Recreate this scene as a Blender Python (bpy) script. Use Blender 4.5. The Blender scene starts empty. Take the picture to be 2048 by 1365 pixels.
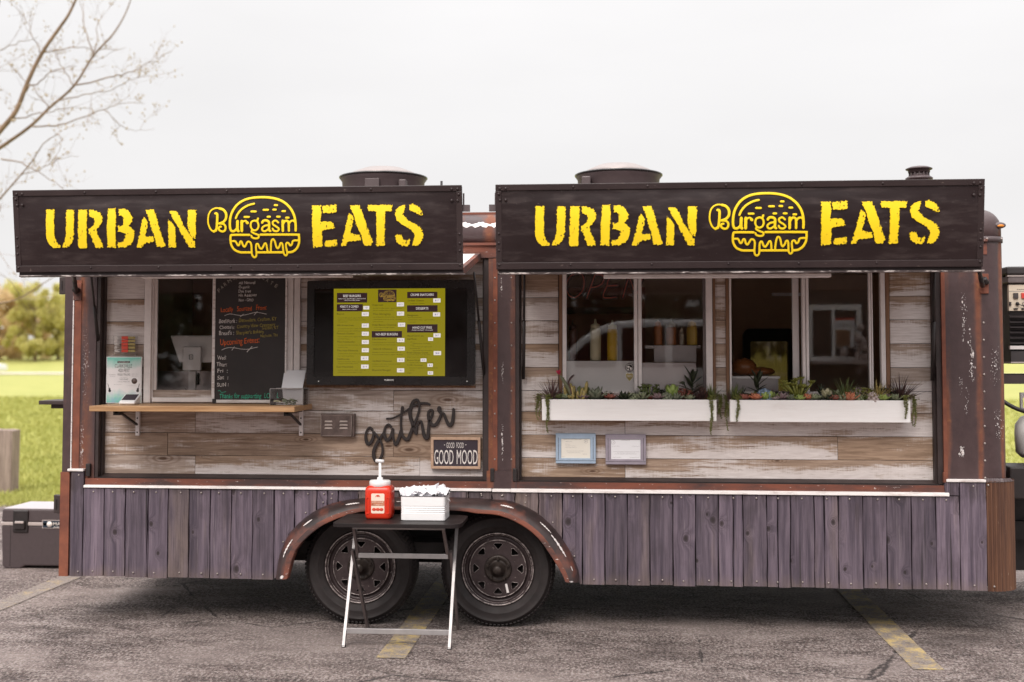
import bpy, bmesh, math, random
import numpy as np
from mathutils import Vector, Matrix, noise as mnoise
from mathutils.geometry import tessellate_polygon

S = bpy.context.scene
rad = math.radians
# ------------------------------------------------------------------ camera
# focal length in photograph pixels, principal point, yaw against the facade normal, pitch
FPX, PPX, PPY = 2400.0, 1024.0, 596.0
YAW, PITCH = rad(4.8), math.atan(115 / 2400)
CAM = Vector((0, -7.4, 1.67))
cd = bpy.data.cameras.new('camera'); cam = bpy.data.objects.new('camera', cd)
S.collection.objects.link(cam); S.camera = cam
cam.location = CAM
cam.rotation_euler = (rad(90) + PITCH, 0, YAW)
cd.sensor_width = 36; cd.lens = FPX / 2048 * 36
cd.shift_y = -(682.5 - PPY) / 2048
cd.clip_start = .05; cd.clip_end = 2000
cd.dof.use_dof = True; cd.dof.focus_distance = 7.1; cd.dof.aperture_fstop = 1.5

# ------------------------------------------------------------------ world: overcast sky
W = bpy.data.worlds.new('World'); S.world = W; W.use_nodes = True
nt = W.node_tree; nt.nodes.clear()
def wn(t): return nt.nodes.new(t)
SUN_EL, SUN_AZ = rad(44), rad(196)          # azimuth measured clockwise from +Y
out = wn('ShaderNodeOutputWorld'); bg = wn('ShaderNodeBackground')
sky = wn('ShaderNodeTexSky'); sky.sky_type = 'NISHITA'; sky.sun_disc = False
sky.sun_elevation = SUN_EL; sky.sun_rotation = SUN_AZ; sky.dust_density = 4
skm = wn('ShaderNodeVectorMath'); skm.operation = 'SCALE'; skm.inputs['Scale'].default_value = .05
nt.links.new(sky.outputs[0], skm.inputs[0])
tc = wn('ShaderNodeTexCoord'); sep = wn('ShaderNodeSeparateXYZ')
nt.links.new(tc.outputs['Generated'], sep.inputs[0])
# cloud deck: brighter towards the zenith as an overcast sky is
mx = wn('ShaderNodeMath'); mx.operation = 'MAXIMUM'; mx.inputs[1].default_value = 0
nt.links.new(sep.outputs['Z'], mx.inputs[0])
pw = wn('ShaderNodeMath'); pw.operation = 'POWER'; pw.inputs[1].default_value = 2.8
nt.links.new(mx.outputs[0], pw.inputs[0])
ml = wn('ShaderNodeMath'); ml.operation = 'MULTIPLY_ADD'; ml.inputs[1].default_value = 2.0; ml.inputs[2].default_value = .562
nt.links.new(pw.outputs[0], ml.inputs[0])
cn = wn('ShaderNodeTexNoise'); cn.inputs['Scale'].default_value = 2.2; cn.inputs['Detail'].default_value = 5
cmp_ = wn('ShaderNodeMapping'); cmp_.inputs['Scale'].default_value = (1, 1, 3.5)
nt.links.new(tc.outputs['Generated'], cmp_.inputs[0]); nt.links.new(cmp_.outputs[0], cn.inputs['Vector'])
cr_ = wn('ShaderNodeMapRange'); cr_.inputs['From Min'].default_value = .3; cr_.inputs['From Max'].default_value = .7
cr_.inputs['To Min'].default_value = .955; cr_.inputs['To Max'].default_value = 1.045
nt.links.new(cn.outputs[0], cr_.inputs[0])
m2 = wn('ShaderNodeMath'); m2.operation = 'MULTIPLY'
nt.links.new(ml.outputs[0], m2.inputs[0]); nt.links.new(cr_.outputs[0], m2.inputs[1])
tint = wn('ShaderNodeVectorMath'); tint.operation = 'SCALE'; tint.inputs[0].default_value = (1.0, .982, .98)
nt.links.new(m2.outputs[0], tint.inputs['Scale'])
mixw = wn('ShaderNodeMix'); mixw.data_type = 'RGBA'; mixw.inputs[0].default_value = .93
nt.links.new(skm.outputs[0], mixw.inputs[6]); nt.links.new(tint.outputs[0], mixw.inputs[7])
nt.links.new(mixw.outputs[2], bg.inputs['Color']); bg.inputs['Strength'].default_value = 1.0
nt.links.new(bg.outputs[0], out.inputs[0])
# soft sun behind the cloud, from behind the camera
sl = bpy.data.lights.new('sun', 'SUN'); sl.energy = 1.5; sl.angle = rad(28); sl.color = (1, .925, .86)
so = bpy.data.objects.new('sun', sl); S.collection.objects.link(so)
sd = Vector((math.sin(SUN_AZ) * math.cos(SUN_EL), math.cos(SUN_AZ) * math.cos(SUN_EL), math.sin(SUN_EL)))
so.rotation_euler = sd.to_track_quat('Z', 'Y').to_euler(); so.location = sd * 30
S.view_settings.view_transform = 'Standard'; S.view_settings.look = 'None'
S.view_settings.exposure = .72; S.view_settings.gamma = 1.0
S.render.engine = 'CYCLES'; S.cycles.use_denoising = True
S.cycles.max_bounces = 8; S.cycles.transparent_max_bounces = 16; S.cycles.diffuse_bounces = 4
S.cycles.caustics_reflective = False; S.cycles.caustics_refractive = False
S.render.resolution_x = 1024; S.render.resolution_y = 682
random.seed(7); rng = np.random.default_rng(7)

# ------------------------------------------------------------------ measuring from the photograph
_fh = Vector((-math.sin(YAW), math.cos(YAW), 0)); _R = Vector((math.cos(YAW), math.sin(YAW), 0)); _Z = Vector((0, 0, 1))
_FW = _fh * math.cos(PITCH) + _Z * math.sin(PITCH); _UP = _Z * math.cos(PITCH) - _fh * math.sin(PITCH)
def ray(u, v): return _FW + _R * ((u - PPX) / FPX) + _UP * ((PPY - v) / FPX)
def at(u, v, Y=0.0):
    "point of the photograph on the upright plane y = Y (parallel to the trailer's side)"
    r = ray(u, v); return CAM + r * ((Y - CAM.y) / r.y)
def gr(u, v, z=0.0):
    r = ray(u, v); return CAM + r * ((z - CAM.z) / r.z)
def ppm(u, v, Y): return 1.0 / (at(u + 1, v, Y).x - at(u, v, Y).x)

# ------------------------------------------------------------------ materials
class Mat:
    def __init__(s, name, rough=.6, metal=0., spec=.5):
        s.m = bpy.data.materials.new(name); s.m.use_nodes = True; s.t = s.m.node_tree
        s.b = s.t.nodes['Principled BSDF']; s.b.inputs['Roughness'].default_value = rough
        s.b.inputs['Metallic'].default_value = metal; s.b.inputs['Specular IOR Level'].default_value = spec
    def n(s, t, **k):
        o = s.t.nodes.new(t)
        for a, v in k.items(): setattr(o, a, v)
        return o
    def put(s, inp, v):
        if isinstance(v, bpy.types.NodeSocket): s.t.links.new(v, inp)
        elif isinstance(v, (tuple, list)):
            inp.default_value = tuple(v) + (1,) if inp.type == 'RGBA' and len(v) == 3 else tuple(v)
        else: inp.default_value = v
    def co(s, scale=(1, 1, 1), kind='Object', rand=0., rot=(0, 0, 0)):
        if kind == 'World': v = s.n('ShaderNodeNewGeometry').outputs['Position']
        else: v = s.n('ShaderNodeTexCoord').outputs[kind]
        if rand:
            oi = s.n('ShaderNodeObjectInfo'); mm = s.n('ShaderNodeMath', operation='MULTIPLY'); mm.inputs[1].default_value = rand
            s.t.links.new(oi.outputs['Random'], mm.inputs[0])
            ad = s.n('ShaderNodeVectorMath', operation='ADD'); s.t.links.new(v, ad.inputs[0]); s.t.links.new(mm.outputs[0], ad.inputs[1]); v = ad.outputs[0]
        mp = s.n('ShaderNodeMapping'); mp.inputs['Scale'].default_value = scale; mp.inputs['Rotation'].default_value = rot
        s.t.links.new(v, mp.inputs[0]); return mp.outputs[0]
    def noise(s, vec, scale=1., detail=5., rough=.6, dist=0.):
        o = s.n('ShaderNodeTexNoise'); s.t.links.new(vec, o.inputs['Vector'])
        o.inputs['Scale'].default_value = scale; o.inputs['Detail'].default_value = detail
        o.inputs['Roughness'].default_value = rough; o.inputs['Distortion'].default_value = dist
        return o.outputs['Fac']
    def xz(s, v):
        e = s.sepxyz(v); o = s.n('ShaderNodeCombineXYZ'); s.put(o.inputs[0], e[0]); s.put(o.inputs[1], e[2]); return o.outputs[0]
    def voro(s, vec, scale=1., feature='F1', outp='Distance', dim='3D'):
        o = s.n('ShaderNodeTexVoronoi', feature=feature, voronoi_dimensions=dim); s.t.links.new(vec, o.inputs['Vector']); o.inputs['Scale'].default_value = scale
        return o.outputs[outp]
    def rng(s, v, a, b, c=0., d=1., smooth=False):
        o = s.n('ShaderNodeMapRange'); s.put(o.inputs[0], v)
        if smooth: o.interpolation_type = 'SMOOTHSTEP'
        for i, x in zip((1, 2, 3, 4), (a, b, c, d)): o.inputs[i].default_value = x
        return o.outputs[0]
    def math(s, op, a, b=0.):
        o = s.n('ShaderNodeMath', operation=op); s.put(o.inputs[0], a); s.put(o.inputs[1], b); return o.outputs[0]
    def mix(s, f, a, b, blend='MIX'):
        o = s.n('ShaderNodeMix', data_type='RGBA', blend_type=blend); s.put(o.inputs[0], f); s.put(o.inputs[6], a); s.put(o.inputs[7], b); return o.outputs[2]
    def sepxyz(s, v):
        o = s.n('ShaderNodeSeparateXYZ'); s.t.links.new(v, o.inputs[0]); return o.outputs
    def objcol(s):
        o = s.n('ShaderNodeObjectInfo'); c = s.n('ShaderNodeSeparateColor'); s.t.links.new(o.outputs['Color'], c.inputs[0]); return c.outputs
    def col(s, v): s.put(s.b.inputs['Base Color'], v); return s
    def rough(s, v): s.put(s.b.inputs['Roughness'], v); return s
    def bump(s, h, strength=.3, dist=.01):
        o = s.n('ShaderNodeBump'); o.inputs['Strength'].default_value = strength; o.inputs['Distance'].default_value = dist
        s.put(o.inputs['Height'], h); s.t.links.new(o.outputs[0], s.b.inputs['Normal']); return s

def L(r, g, b):
    "8-bit display colour to linear"
    f = lambda c: (c / 255 / 12.92) if c <= 10 else ((c / 255 + .055) / 1.055) ** 2.4
    return (f(r), f(g), f(b))
def sc(c, k): return tuple(x * k for x in c)

MT = {}
def simple(name, c, rough=.6, metal=0., var=.12, scale=14., bump=0., spec=.5):
    m = Mat(name, rough, metal, spec); v = m.co(kind='Object', rand=9)
    nz = m.noise(v, scale, 5, .65)
    m.col(m.mix(m.rng(nz, .3, .7), sc(c, 1 - var), sc(c, 1 + var)))
    m.rough(m.rng(m.noise(v, scale * .6, 3), .3, .7, max(.03, rough - .07), min(1, rough + .07)))
    if bump: m.bump(nz, bump, .004)
    MT[name] = m.m; return m.m

def build_materials():
    # dark enamelled sheet of the signs: dust in soft streaks, shallow dents
    m = Mat('sign_sheet', .42, 0, .32); v = m.co(kind='World')
    a = m.noise(v, 1.6, 4); d = m.noise(m.co((2, 2, 9), 'World'), 3, 5)
    c = m.mix(m.rng(a, .35, .7), (.017, .0094, .0098), (.024, .0140, .0146))
    c = m.mix(m.rng(d, .50, .78, 0, .75), c, (.060, .043, .041))
    sp = m.noise(m.co((26, 26, 40), 'World'), 3, 2)
    c = m.mix(m.rng(sp, .73, .76, 0, .5), c, (.22, .19, .18))
    m.col(c).rough(m.rng(d, .3, .75, .30, .46)); m.bump(m.noise(m.co((1.1, 1, 2.2), 'World'), 2.2, 2), .30, .03); MT['sign'] = m.m
    # trim of the signs
    m = Mat('sign_trim', .45, 0, .35); v = m.co(kind='World'); a = m.noise(v, 5, 5)
    c = m.mix(m.rng(a, .3, .7), (.023, .0135, .0138), (.036, .0225, .0225))
    c = m.mix(m.rng(m.noise(m.co((18, 18, 30), 'World'), 2, 4), .66, .74, 0, .75), c, (.16, .12, .105))
    m.col(c); m.bump(a, .2, .004); MT['trim'] = m.m
    # chipped edge strip
    m = Mat('chipped_edge', .5); a = m.noise(m.co((5, 5, 20), 'World'), 3, 6, .7)
    m.col(m.mix(m.rng(a, .50, .60), (.045, .030, .029), (.50, .44, .42))); MT['chip'] = m.m
    # painted steel body going to rust
    m = Mat('rusty_body', .5); pos = m.co(kind='World')
    st = m.noise(m.co((5.5, 5.5, .75), 'World'), 1.25, 4, .55, .25)
    fn = m.noise(pos, 22, 6, .7)
    base = m.mix(m.rng(fn, .3, .7), (.044, .0245, .0255), (.064, .037, .038))
    bl = m.noise(m.co((3, 3, 1.2), 'World'), 2.2, 4)
    base = m.mix(m.rng(bl, .4, .72, 0, .75), base, (.080, .050, .050))
    rust = m.mix(m.rng(m.noise(pos, 9, 5), .3, .7), (.125, .043, .027), (.235, .080, .040))
    rust = m.mix(m.rng(m.noise(pos, 30, 3), .55, .75, 0, .6), rust, (.36, .15, .05))
    X_ = m.sepxyz(pos)[0]; band = None
    for xc_, w_, a_ in ((2.185, .040, .20), (1.985, .05, .20), (2.335, .05, .20), (-.755, .05, .22), (-.615, .05, .2), (-3.37, .07, .14), (-3.46, .03, .05)):
        g_ = m.math('MULTIPLY', m.rng(m.math('ABSOLUTE', m.math('SUBTRACT', X_, xc_)), 0, w_, 1, 0, True), a_)
        band = g_ if band is None else m.math('ADD', band, g_)
    k = m.rng(m.math('ADD', m.math('ADD', st, band), m.math('MULTIPLY', fn, .14)), .60, .86, smooth=True)
    c = m.mix(k, base, rust)
    ch = m.math('MULTIPLY', m.rng(m.noise(m.co((16, 16, 6), 'World'), 4.5, 4, .7), .60, .66), m.rng(m.noise(m.co((4, 4, .8), 'World'), 1.7, 2), .54, .62))
    m.col(c)
    m.rough(m.rng(k, 0, 1, .42, .8)); m.bump(m.math('ADD', m.math('MULTIPLY', fn, .5), m.noise(pos, 2.5, 2)), .25, .012); MT['body'] = m.m
    # bare rust, for rails and the fender lip
    m = Mat('rust_rail', .7); pos = m.co(kind='World')
    c = m.mix(m.rng(m.noise(m.co((1.6, 3, 6), 'World'), 1.6, 5), .38, .62), (.055, .029, .027), (.20, .060, .034))
    ch = m.rng(m.noise(m.co((10, 10, 30), 'World'), 3, 4, .7), .66, .70)
    m.col(m.mix(ch, c, (.6, .53, .5))); m.bump(m.noise(pos, 60, 5), .3, .004); MT['rust'] = m.m
    m = Mat('orange_rust', .75); pos = m.co(kind='World')
    m.col(m.mix(m.rng(m.noise(pos, 7, 5), .35, .65), (.135, .042, .026), (.24, .076, .040))); m.bump(m.noise(pos, 70, 5), .3, .003); MT['orange'] = m.m
    # corrugated corner
    m = Mat('weathered_corrugated', .7); a = m.noise(m.co((14, 14, .8), 'World'), 2, 5)
    c = m.mix(m.rng(a, .35, .65), (.055, .022, .014), (.140, .062, .032))
    m.col(m.mix(m.rng(m.noise(m.co((20, 20, 4), 'World'), 3, 4), .68, .73, 0, .7), c, (.45, .36, .28))); MT['corr'] = m.m
    # dark jamb steel
    simple('jamb', (.035, .022, .021), .55, 0, .3, 12)
    simple('black_metal', (.016, .011, .011), .5, 0, .3, 20)
    simple('under', (.012, .009, .009), .8, 0, .3, 6)
    # horizontal reclaimed planks: brown wood with whitewash left in patches; object colour drives how much
    m = Mat('whitewashed_plank', .78); oc = m.objcol()
    v = m.co((2.2, 2.2, 34), rand=53); g = m.noise(v, 1.7, 7, .62, .5)
    g2 = m.noise(m.co((5, 5, 120), rand=31), 2, 5, .6)
    brown = m.mix(m.rng(g, .36, .64), (.235, .150, .094), (.42, .285, .192))
    grey = m.mix(m.rng(g, .36, .64), (.28, .215, .180), (.48, .395, .345))
    c = m.mix(oc[0], brown, grey)
    c = m.mix(m.rng(g2, .57, .72, 0, .5), c, (.10, .062, .043))
    kn = m.voro(m.xz(m.co((1.4, 1, 4.2), rand=17)), 1., dim='2D')
    kc = m.n('ShaderNodeSeparateColor'); m.put(kc.inputs[0], m.voro(m.xz(m.co((1.4, 1, 4.2), rand=17)), 1., 'F1', 'Color', '2D'))
    kn = m.math('ADD', m.math('MULTIPLY', kn, m.rng(kc.outputs[0], 0, 1, 1., 2.6)), m.rng(kc.outputs[1], .42, .44, 0, 1))
    c = m.mix(m.math('MULTIPLY', m.rng(kn, .04, .30, .8, 0), m.rng(m.math('SINE', m.math('MULTIPLY', kn, 70.)), -.3, .8)), c, (.15, .080, .046))
    c = m.mix(m.rng(kn, .035, .075, .85, 0), c, (.085, .042, .024))
    pt = m.noise(m.co((2.4, 2.4, 5), rand=83), 1.6, 5, .65)
    c = m.mix(m.rng(pt, .54, .72, 0, .4), c, (.16, .10, .066))
    saw = m.noise(m.co((150, 20, 7), rand=23), 1, 3, .6)
    wv = m.noise(m.co((1.5, 1.5, 8.5), rand=71), 1.25, 5, .6, .3)
    wsum = m.math('ADD', m.math('ADD', wv, m.math('MULTIPLY', saw, .17)), m.math('ADD', m.math('MULTIPLY', g, .34), m.math('MULTIPLY', oc[1], .50)))
    zz = m.sepxyz(m.n('ShaderNodeTexCoord').outputs['Object'])[2]
    wsum = m.math('ADD', wsum, m.math('MULTIPLY', m.math('MULTIPLY', zz, m.math('SUBTRACT', oc[2], .5)), 8.))
    wsum = m.math('SUBTRACT', wsum, m.rng(g2, .48, .66, 0, .16))
    wk = m.rng(wsum, .83, 1.01, 0, .94, True)
    c = m.mix(wk, c, m.mix(m.rng(g2, .3, .7), (.54, .475, .455), (.82, .765, .75)))
    m.col(c); m.bump(m.math('ADD', g, m.math('MULTIPLY', g2, .6)), .35, .004); MT['plank'] = m.m
    # upright skirt boards: purple-grey stain
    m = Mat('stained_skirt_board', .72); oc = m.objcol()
    v = m.co((30, 30, 1.5), rand=41)
    kv = m.voro(m.xz(m.co((5.2, 1, 3.9), rand=13)), 1.0, dim='2D')
    kc = m.n('ShaderNodeSeparateColor'); m.put(kc.inputs[0], m.voro(m.xz(m.co((5.2, 1, 3.9), rand=13)), 1.0, 'F1', 'Color', '2D'))
    kv = m.math('ADD', m.math('MULTIPLY', kv, m.rng(kc.outputs[0], 0, 1, .8, 2.4)), m.rng(kc.outputs[1], .50, .52, 0, 1))
    kv = m.math('ADD', kv, m.math('MULTIPLY', m.math('SUBTRACT', m.noise(m.co((30, 30, 30), rand=3), 1., 3), .5), .07))
    knot = m.rng(kv, .03, .20, 1, 0, True)
    dv = m.n('ShaderNodeVectorMath', operation='ADD')
    cb = m.n('ShaderNodeCombineXYZ'); m.put(cb.inputs[0], m.math('MULTIPLY', m.rng(kv, 0, .40, 1, 0, True), 1.5))
    m.t.links.new(v, dv.inputs[0]); m.t.links.new(cb.outputs[0], dv.inputs[1])
    g = m.noise(dv.outputs[0], 1., 7, .66, .08)
    g2 = m.noise(m.co((90, 90, 2.2), rand=19), 1.5, 4, .6)
    dark = (.040, .029, .045); lite = (.165, .126, .160)
    c = m.mix(m.rng(g, .32, .68), dark, lite)
    tan = m.mix(m.rng(g, .32, .68), (.12, .084, .070), (.27, .20, .165))
    sel = m.rng(m.math('ADD', m.noise(m.co((5, 5, .9), rand=29), 1.2, 3), m.math('MULTIPLY', oc[0], .5)), .58, .92)
    c = m.mix(sel, c, tan)
    blot = m.noise(m.co((5, 5, 3), rand=61), 1.5, 4)
    c = m.mix(m.rng(blot, .52, .72, 0, .55), c, (.050, .036, .046))
    c = m.mix(m.rng(g2, .55, .70, 0, .6), c, (.026, .018, .023))
    spl = m.noise(m.co((55, 55, .55), rand=97), 1., 2, .4)
    c = m.mix(m.rng(spl, .705, .735, 0, .9), c, (.012, .008, .009))
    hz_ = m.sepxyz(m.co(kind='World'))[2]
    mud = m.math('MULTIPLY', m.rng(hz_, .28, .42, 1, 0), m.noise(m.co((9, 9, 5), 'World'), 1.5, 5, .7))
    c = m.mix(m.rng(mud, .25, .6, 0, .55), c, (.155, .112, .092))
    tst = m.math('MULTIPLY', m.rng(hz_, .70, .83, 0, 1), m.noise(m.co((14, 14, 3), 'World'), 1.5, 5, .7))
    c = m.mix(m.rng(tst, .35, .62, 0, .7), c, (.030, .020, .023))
    c = m.mix(m.rng(g2, .30, .40, .35, 0), c, (.27, .225, .235))
    rings = m.math('SINE', m.math('MULTIPLY', kv, 95.))
    c = m.mix(m.math('MULTIPLY', m.rng(kv, .06, .26, .75, 0), m.rng(rings, -.2, .9)), c, (.045, .031, .037))
    c = m.mix(m.math('MULTIPLY', m.rng(kv, .05, .10, 1, 0), .9), c, (.020, .012, .013))
    c = m.mix(1.0, c, m.rng(oc[1], 0, 1, .62, 1.35), 'MULTIPLY')
    m.col(c); m.bump(m.math('ADD', m.math('ADD', g, m.math('MULTIPLY', g2, .8)), m.math('MULTIPLY', knot, -.6)), .55, .005); MT['skirt'] = m.m
    # shelf
    m = Mat('oiled_shelf', .5); g = m.noise(m.co((3, 40, 40)), 1.5, 6)
    m.col(m.mix(m.rng(g, .3, .7), (.30, .155, .065), (.50, .30, .15))); MT['shelf'] = m.m
    m = Mat('trim_wood', .65); g = m.noise(m.co((40, 40, 3)), 1.5, 6)
    m.col(m.mix(m.rng(g, .3, .7), (.15, .070, .035), (.29, .155, .085))); MT['trimwood'] = m.m
    m = Mat('frame_oak', .6); g = m.noise(m.co((25, 25, 25), rand=5), 1.5, 5)
    m.col(m.mix(m.rng(g, .3, .7), (.44, .28, .19), (.60, .41, .29))); MT['oak'] = m.m
    simple('white_frame', (.76, .70, .685), .45, 0, .07, 25)
    m = Mat('white_strip', .45); a = m.noise(m.co((6, 6, 40), 'World'), 1.5, 5, .7)
    m.col(m.mix(m.rng(a, .50, .72, 0, .75), (.76, .715, .70), (.34, .25, .22))); MT['white_strip'] = m.m
    m = Mat('planter_white', .6); g = m.noise(m.co((2.2, 30, 30), rand=11), 1.6, 6, .65); st = m.noise(m.co((3, 3, 9), rand=5), 1.2, 5, .7)
    c = m.mix(m.rng(g, .3, .7), (.82, .79, .78), (.88, .86, .855)); c = m.mix(m.rng(st, .58, .78, 0, .5), c, (.70, .65, .62)); m.col(c); m.bump(g, .25, .003); MT['planter_white'] = m.m
    simple('white_plastic', (.80, .785, .785), .4, 0, .02, 9)
    simple('grey_plastic', (.62, .575, .57), .45, 0, .03, 9)
    simple('yellow_vinyl', (.94, .66, .012), .4, 0, .04, 9)
    simple('black_cutout', (.022, .014, .013), .6, 0, .25, 30)
    simple('tyre_rubber', (.016, .011, .011), .72, 0, .3, 25, .2)
    m = Mat('rim_paint', .38, .25); v = m.co(kind='World'); a = m.noise(v, 26, 5, .7)
    c = m.mix(m.rng(a, .3, .7), (.032, .021, .022), (.060, .042, .043))
    m.col(m.mix(m.rng(m.noise(v, 45, 4), .66, .72, 0, .8), c, (.30, .25, .24))); MT['rim'] = m.m
    m = Mat('rim_edge', .4, .4); a = m.noise(m.co(kind='World'), 30, 5, .7)
    m.col(m.mix(m.rng(a, .40, .58), (.07, .05, .05), (.46, .40, .385))); MT['rimedge'] = m.m
    simple('hub', (.038, .028, .024), .45, .4, .4, 40)
    simple('aluminium', (.34, .32, .32), .45, .4, .1, 20)
    simple('grey_steel', (.17, .14, .138), .45, .5, .15, 20)
    simple('steel', (.40, .35, .345), .33, .8, .08, 6)
    simple('table_top', (.011, .0068, .0068), .5, 0, .2, 12, 0, .35)
    simple('ketchup_red', (.64, .034, .012), .3, 0, .06, 8)
    simple('label_cream', (.80, .66, .55), .5, 0, .03, 8)
    simple('label_red', (.62, .06, .03), .5, 0, .05, 8)
    simple('enamel_white', (.82, .81, .815), .3, 0, .02, 10)
    simple('napkin', (.84, .83, .86), .85, 0, .03, 30)
    simple('cooler_grey', (.058, .041, .043), .6, 0, .08, 40, .1)
    simple('cooler_lid', (.40, .37, .385), .55, 0, .05, 40)
    simple('cooler_trim', (.42, .36, .34), .5, 0, .05, 20)
    simple('navy', (.010, .022, .040), .5, 0, .1, 20)
    simple('chalkboard', (.020, .0135, .013), .55, 0, .3, 5)
    simple('tv_case', (.011, .0075, .0078), .28, 0, .15, 15)
    simple('tv_glass', (.012, .008, .0085), .12, 0, .1, 4)
    simple('tin_grey', (.13, .095, .085), .5, .5, .35, 18, .2)
    simple('tin_edge', (.50, .42, .38), .5, .3, .2, 30)
    simple('blue_frame', (.36, .46, .585), .65, 0, .10, 16)
    simple('mauve_frame', (.315, .275, .325), .65, 0, .12, 16)
    simple('paper_cream', (.80, .76, .68), .8, 0, .02, 10)
    simple('paper_white', (.82, .82, .845), .8, 0, .02, 10)
    simple('ink_grey', (.30, .28, .28), .8, 0, .05, 20)
    simple('ink_dark', (.055, .045, .045), .8, 0, .1, 20)
    simple('ink_black', (.014, .011, .011), .7, 0, .1, 20)
    simple('slate', (.038, .026, .036), .7, 0, .15, 9)
    simple('cream_print', (.80, .74, .70), .7, 0, .04, 12)
    simple('chalk_white', (.78, .73, .70), .9, 0, .25, 90)
    simple('chalk_grey', (.34, .30, .26), .9, 0, .25, 90)
    simple('chalk_orange', (.80, .15, .03), .9, 0, .2, 90)
    simple('chalk_olive', (.40, .32, .06), .9, 0, .3, 90)
    simple('chalk_teal', (.05, .44, .28), .9, 0, .2, 90)
    simple('interior_wall', (.62, .43, .29), .6, 0, .1, 3)
    simple('interior_red', (.42, .15, .09), .5, 0, .1, 3)
    simple('interior_dark', (.02, .014, .013), .6, 0, .2, 4); simple('lid_inner', (.30, .22, .18), .6, 0, .1, 4)
    simple('interior_white', (.87, .82, .80), .5, 0, .03, 6)
    simple('neon_case', (.085, .030, .022), .5, 0, .2, 20)
    simple('neon_red', (.75, .16, .11), .35, 0, .1, 20)
    simple('vent_paint', (.088, .064, .066), .5, .1, .12, 9, .15)
    simple('vent_light', (.30, .26, .25), .45, .3, .1, 9)
    simple('amber', (.75, .26, .03), .3, 0, .1, 30)
    simple('soil', (.022, .015, .011), .9, 0, .4, 60, .4)
    simple('gen_panel', (.62, .53, .42), .5, 0, .06, 20)
    simple('gen_red', (.55, .05, .04), .4, 0, .1, 20)
    simple('louvre_plastic', (.030, .024, .025), .5, 0, .2, 20)
    simple('tank_white', (.84, .82, .80), .4, 0, .05, 9)
    simple('screw', (.36, .31, .29), .4, .6, .2, 40)
    simple('bark', (.22, .15, .095), .85, 0, .35, 6, .3)
    simple('twig', (.30, .235, .21), .85, 0, .3, 6)
    simple('bud', (.42, .33, .20), .85, 0, .3, 6)
    m = Mat('old_post_wood', .85); g = m.noise(m.co((30, 30, 2)), 1.5, 6)
    m.col(m.mix(m.rng(g, .3, .7), (.16, .115, .095), (.36, .28, .24))); MT['post'] = m.m
    # window glass: clear with a Fresnel reflection
    def glass(name, tintc, ior=1.5):
        m = Mat(name); t = m.t; t.nodes.remove(m.b)
        fr = m.n('ShaderNodeFresnel'); fr.inputs[0].default_value = ior
        tr = m.n('ShaderNodeBsdfTransparent'); tr.inputs[0].default_value = (*tintc, 1)
        gl = m.n('ShaderNodeBsdfGlossy'); gl.inputs['Roughness'].default_value = .015
        mx_ = m.n('ShaderNodeMixShader'); t.links.new(fr.outputs[0], mx_.inputs[0]); t.links.new(tr.outputs[0], mx_.inputs[1]); t.links.new(gl.outputs[0], mx_.inputs[2])
        t.links.new(mx_.outputs[0], t.nodes['Material Output'].inputs[0]); MT[name] = m.m
    glass('glass', (.985, .975, .97), 1.6); glass('tinted_glass', (.25, .22, .17)); glass('acrylic', (.985, .98, .98), 1.35)
    # lit menu page on the screen
    def glow(name, c, k=1.):
        m = Mat(name, .25); m.col((.01, .008, .008)); m.put(m.b.inputs['Emission Color'], c); m.b.inputs['Emission Strength'].default_value = k; MT[name] = m.m
    glow('menu_yellow', L(108, 99, 3)); glow('menu_black', L(34, 18, 20)); glow('menu_white', L(182, 174, 168)); glow('menu_ink', L(46, 38, 6)); glow('menu_blue', L(48, 48, 110)); glow('menu_gold', L(150, 120, 45))
    # asphalt
    m = Mat('old_asphalt', .88); v = m.co(kind='World')
    big = m.noise(v, .55, 5, .6, .4); mid = m.noise(m.co((1, 1.8, 1), 'World'), 3.2, 6, .68, .3); fine = m.noise(v, 95, 4, .75); sp = m.voro(v, 210)
    c = m.mix(m.rng(mid, .30, .70), (.085, .055, .050), (.30, .225, .205))
    c = m.mix(m.rng(big, .42, .70, 0, .6), c, (.245, .19, .176))
    gk = m.math('ADD', m.noise(m.co((1, .55, 1), 'World'), 62, 3, .75), m.math('MULTIPLY', m.math('SUBTRACT', mid, .5), .38))
    c = m.mix(m.rng(gk, .53, .60, 0, .95), c, (.50, .43, .405))
    c = m.mix(m.rng(gk, .36, .46, .95, 0), c, (.016, .0095, .009))
    c = m.mix(m.rng(fine, .55, .72, 0, .7), c, (.50, .44, .42))
    st = m.n('ShaderNodeSeparateColor'); m.put(st.inputs[0], m.voro(m.co((1, .62, 1), 'World'), 92, 'F1', 'Color'))
    pk_ = m.rng(m.noise(m.co((1, 1.6, 1), 'World'), 2.1, 4, .6), .38, .62)
    c = m.mix(m.math('MULTIPLY', m.rng(st.outputs[0], .74, .84, 0, .6), m.rng(pk_, 0, 1, .45, 1)), c, (.52, .45, .42))
    c = m.mix(m.rng(st.outputs[1], .80, .88, 0, .55), c, (.030, .019, .017))
    stn = m.noise(m.co((.8, 1.3, 1), 'World'), .95, 4, .55, .5)
    c = m.mix(m.rng(stn, .55, .72, 0, .62), c, (.050, .032, .028))
    c = m.mix(m.rng(stn, .32, .50, .6, 0), c, (.44, .36, .335))
    c = m.mix(m.rng(sp, .10, .22, .55, 0), c, (.50, .44, .42))
    crk = m.voro(m.co((1, 1, 1), 'World'), .42, 'DISTANCE_TO_EDGE')
    cw = m.math('ADD', crk, m.math('MULTIPLY', m.math('SUBTRACT', m.noise(v, 3, 6, .7), .5), .045))
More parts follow.
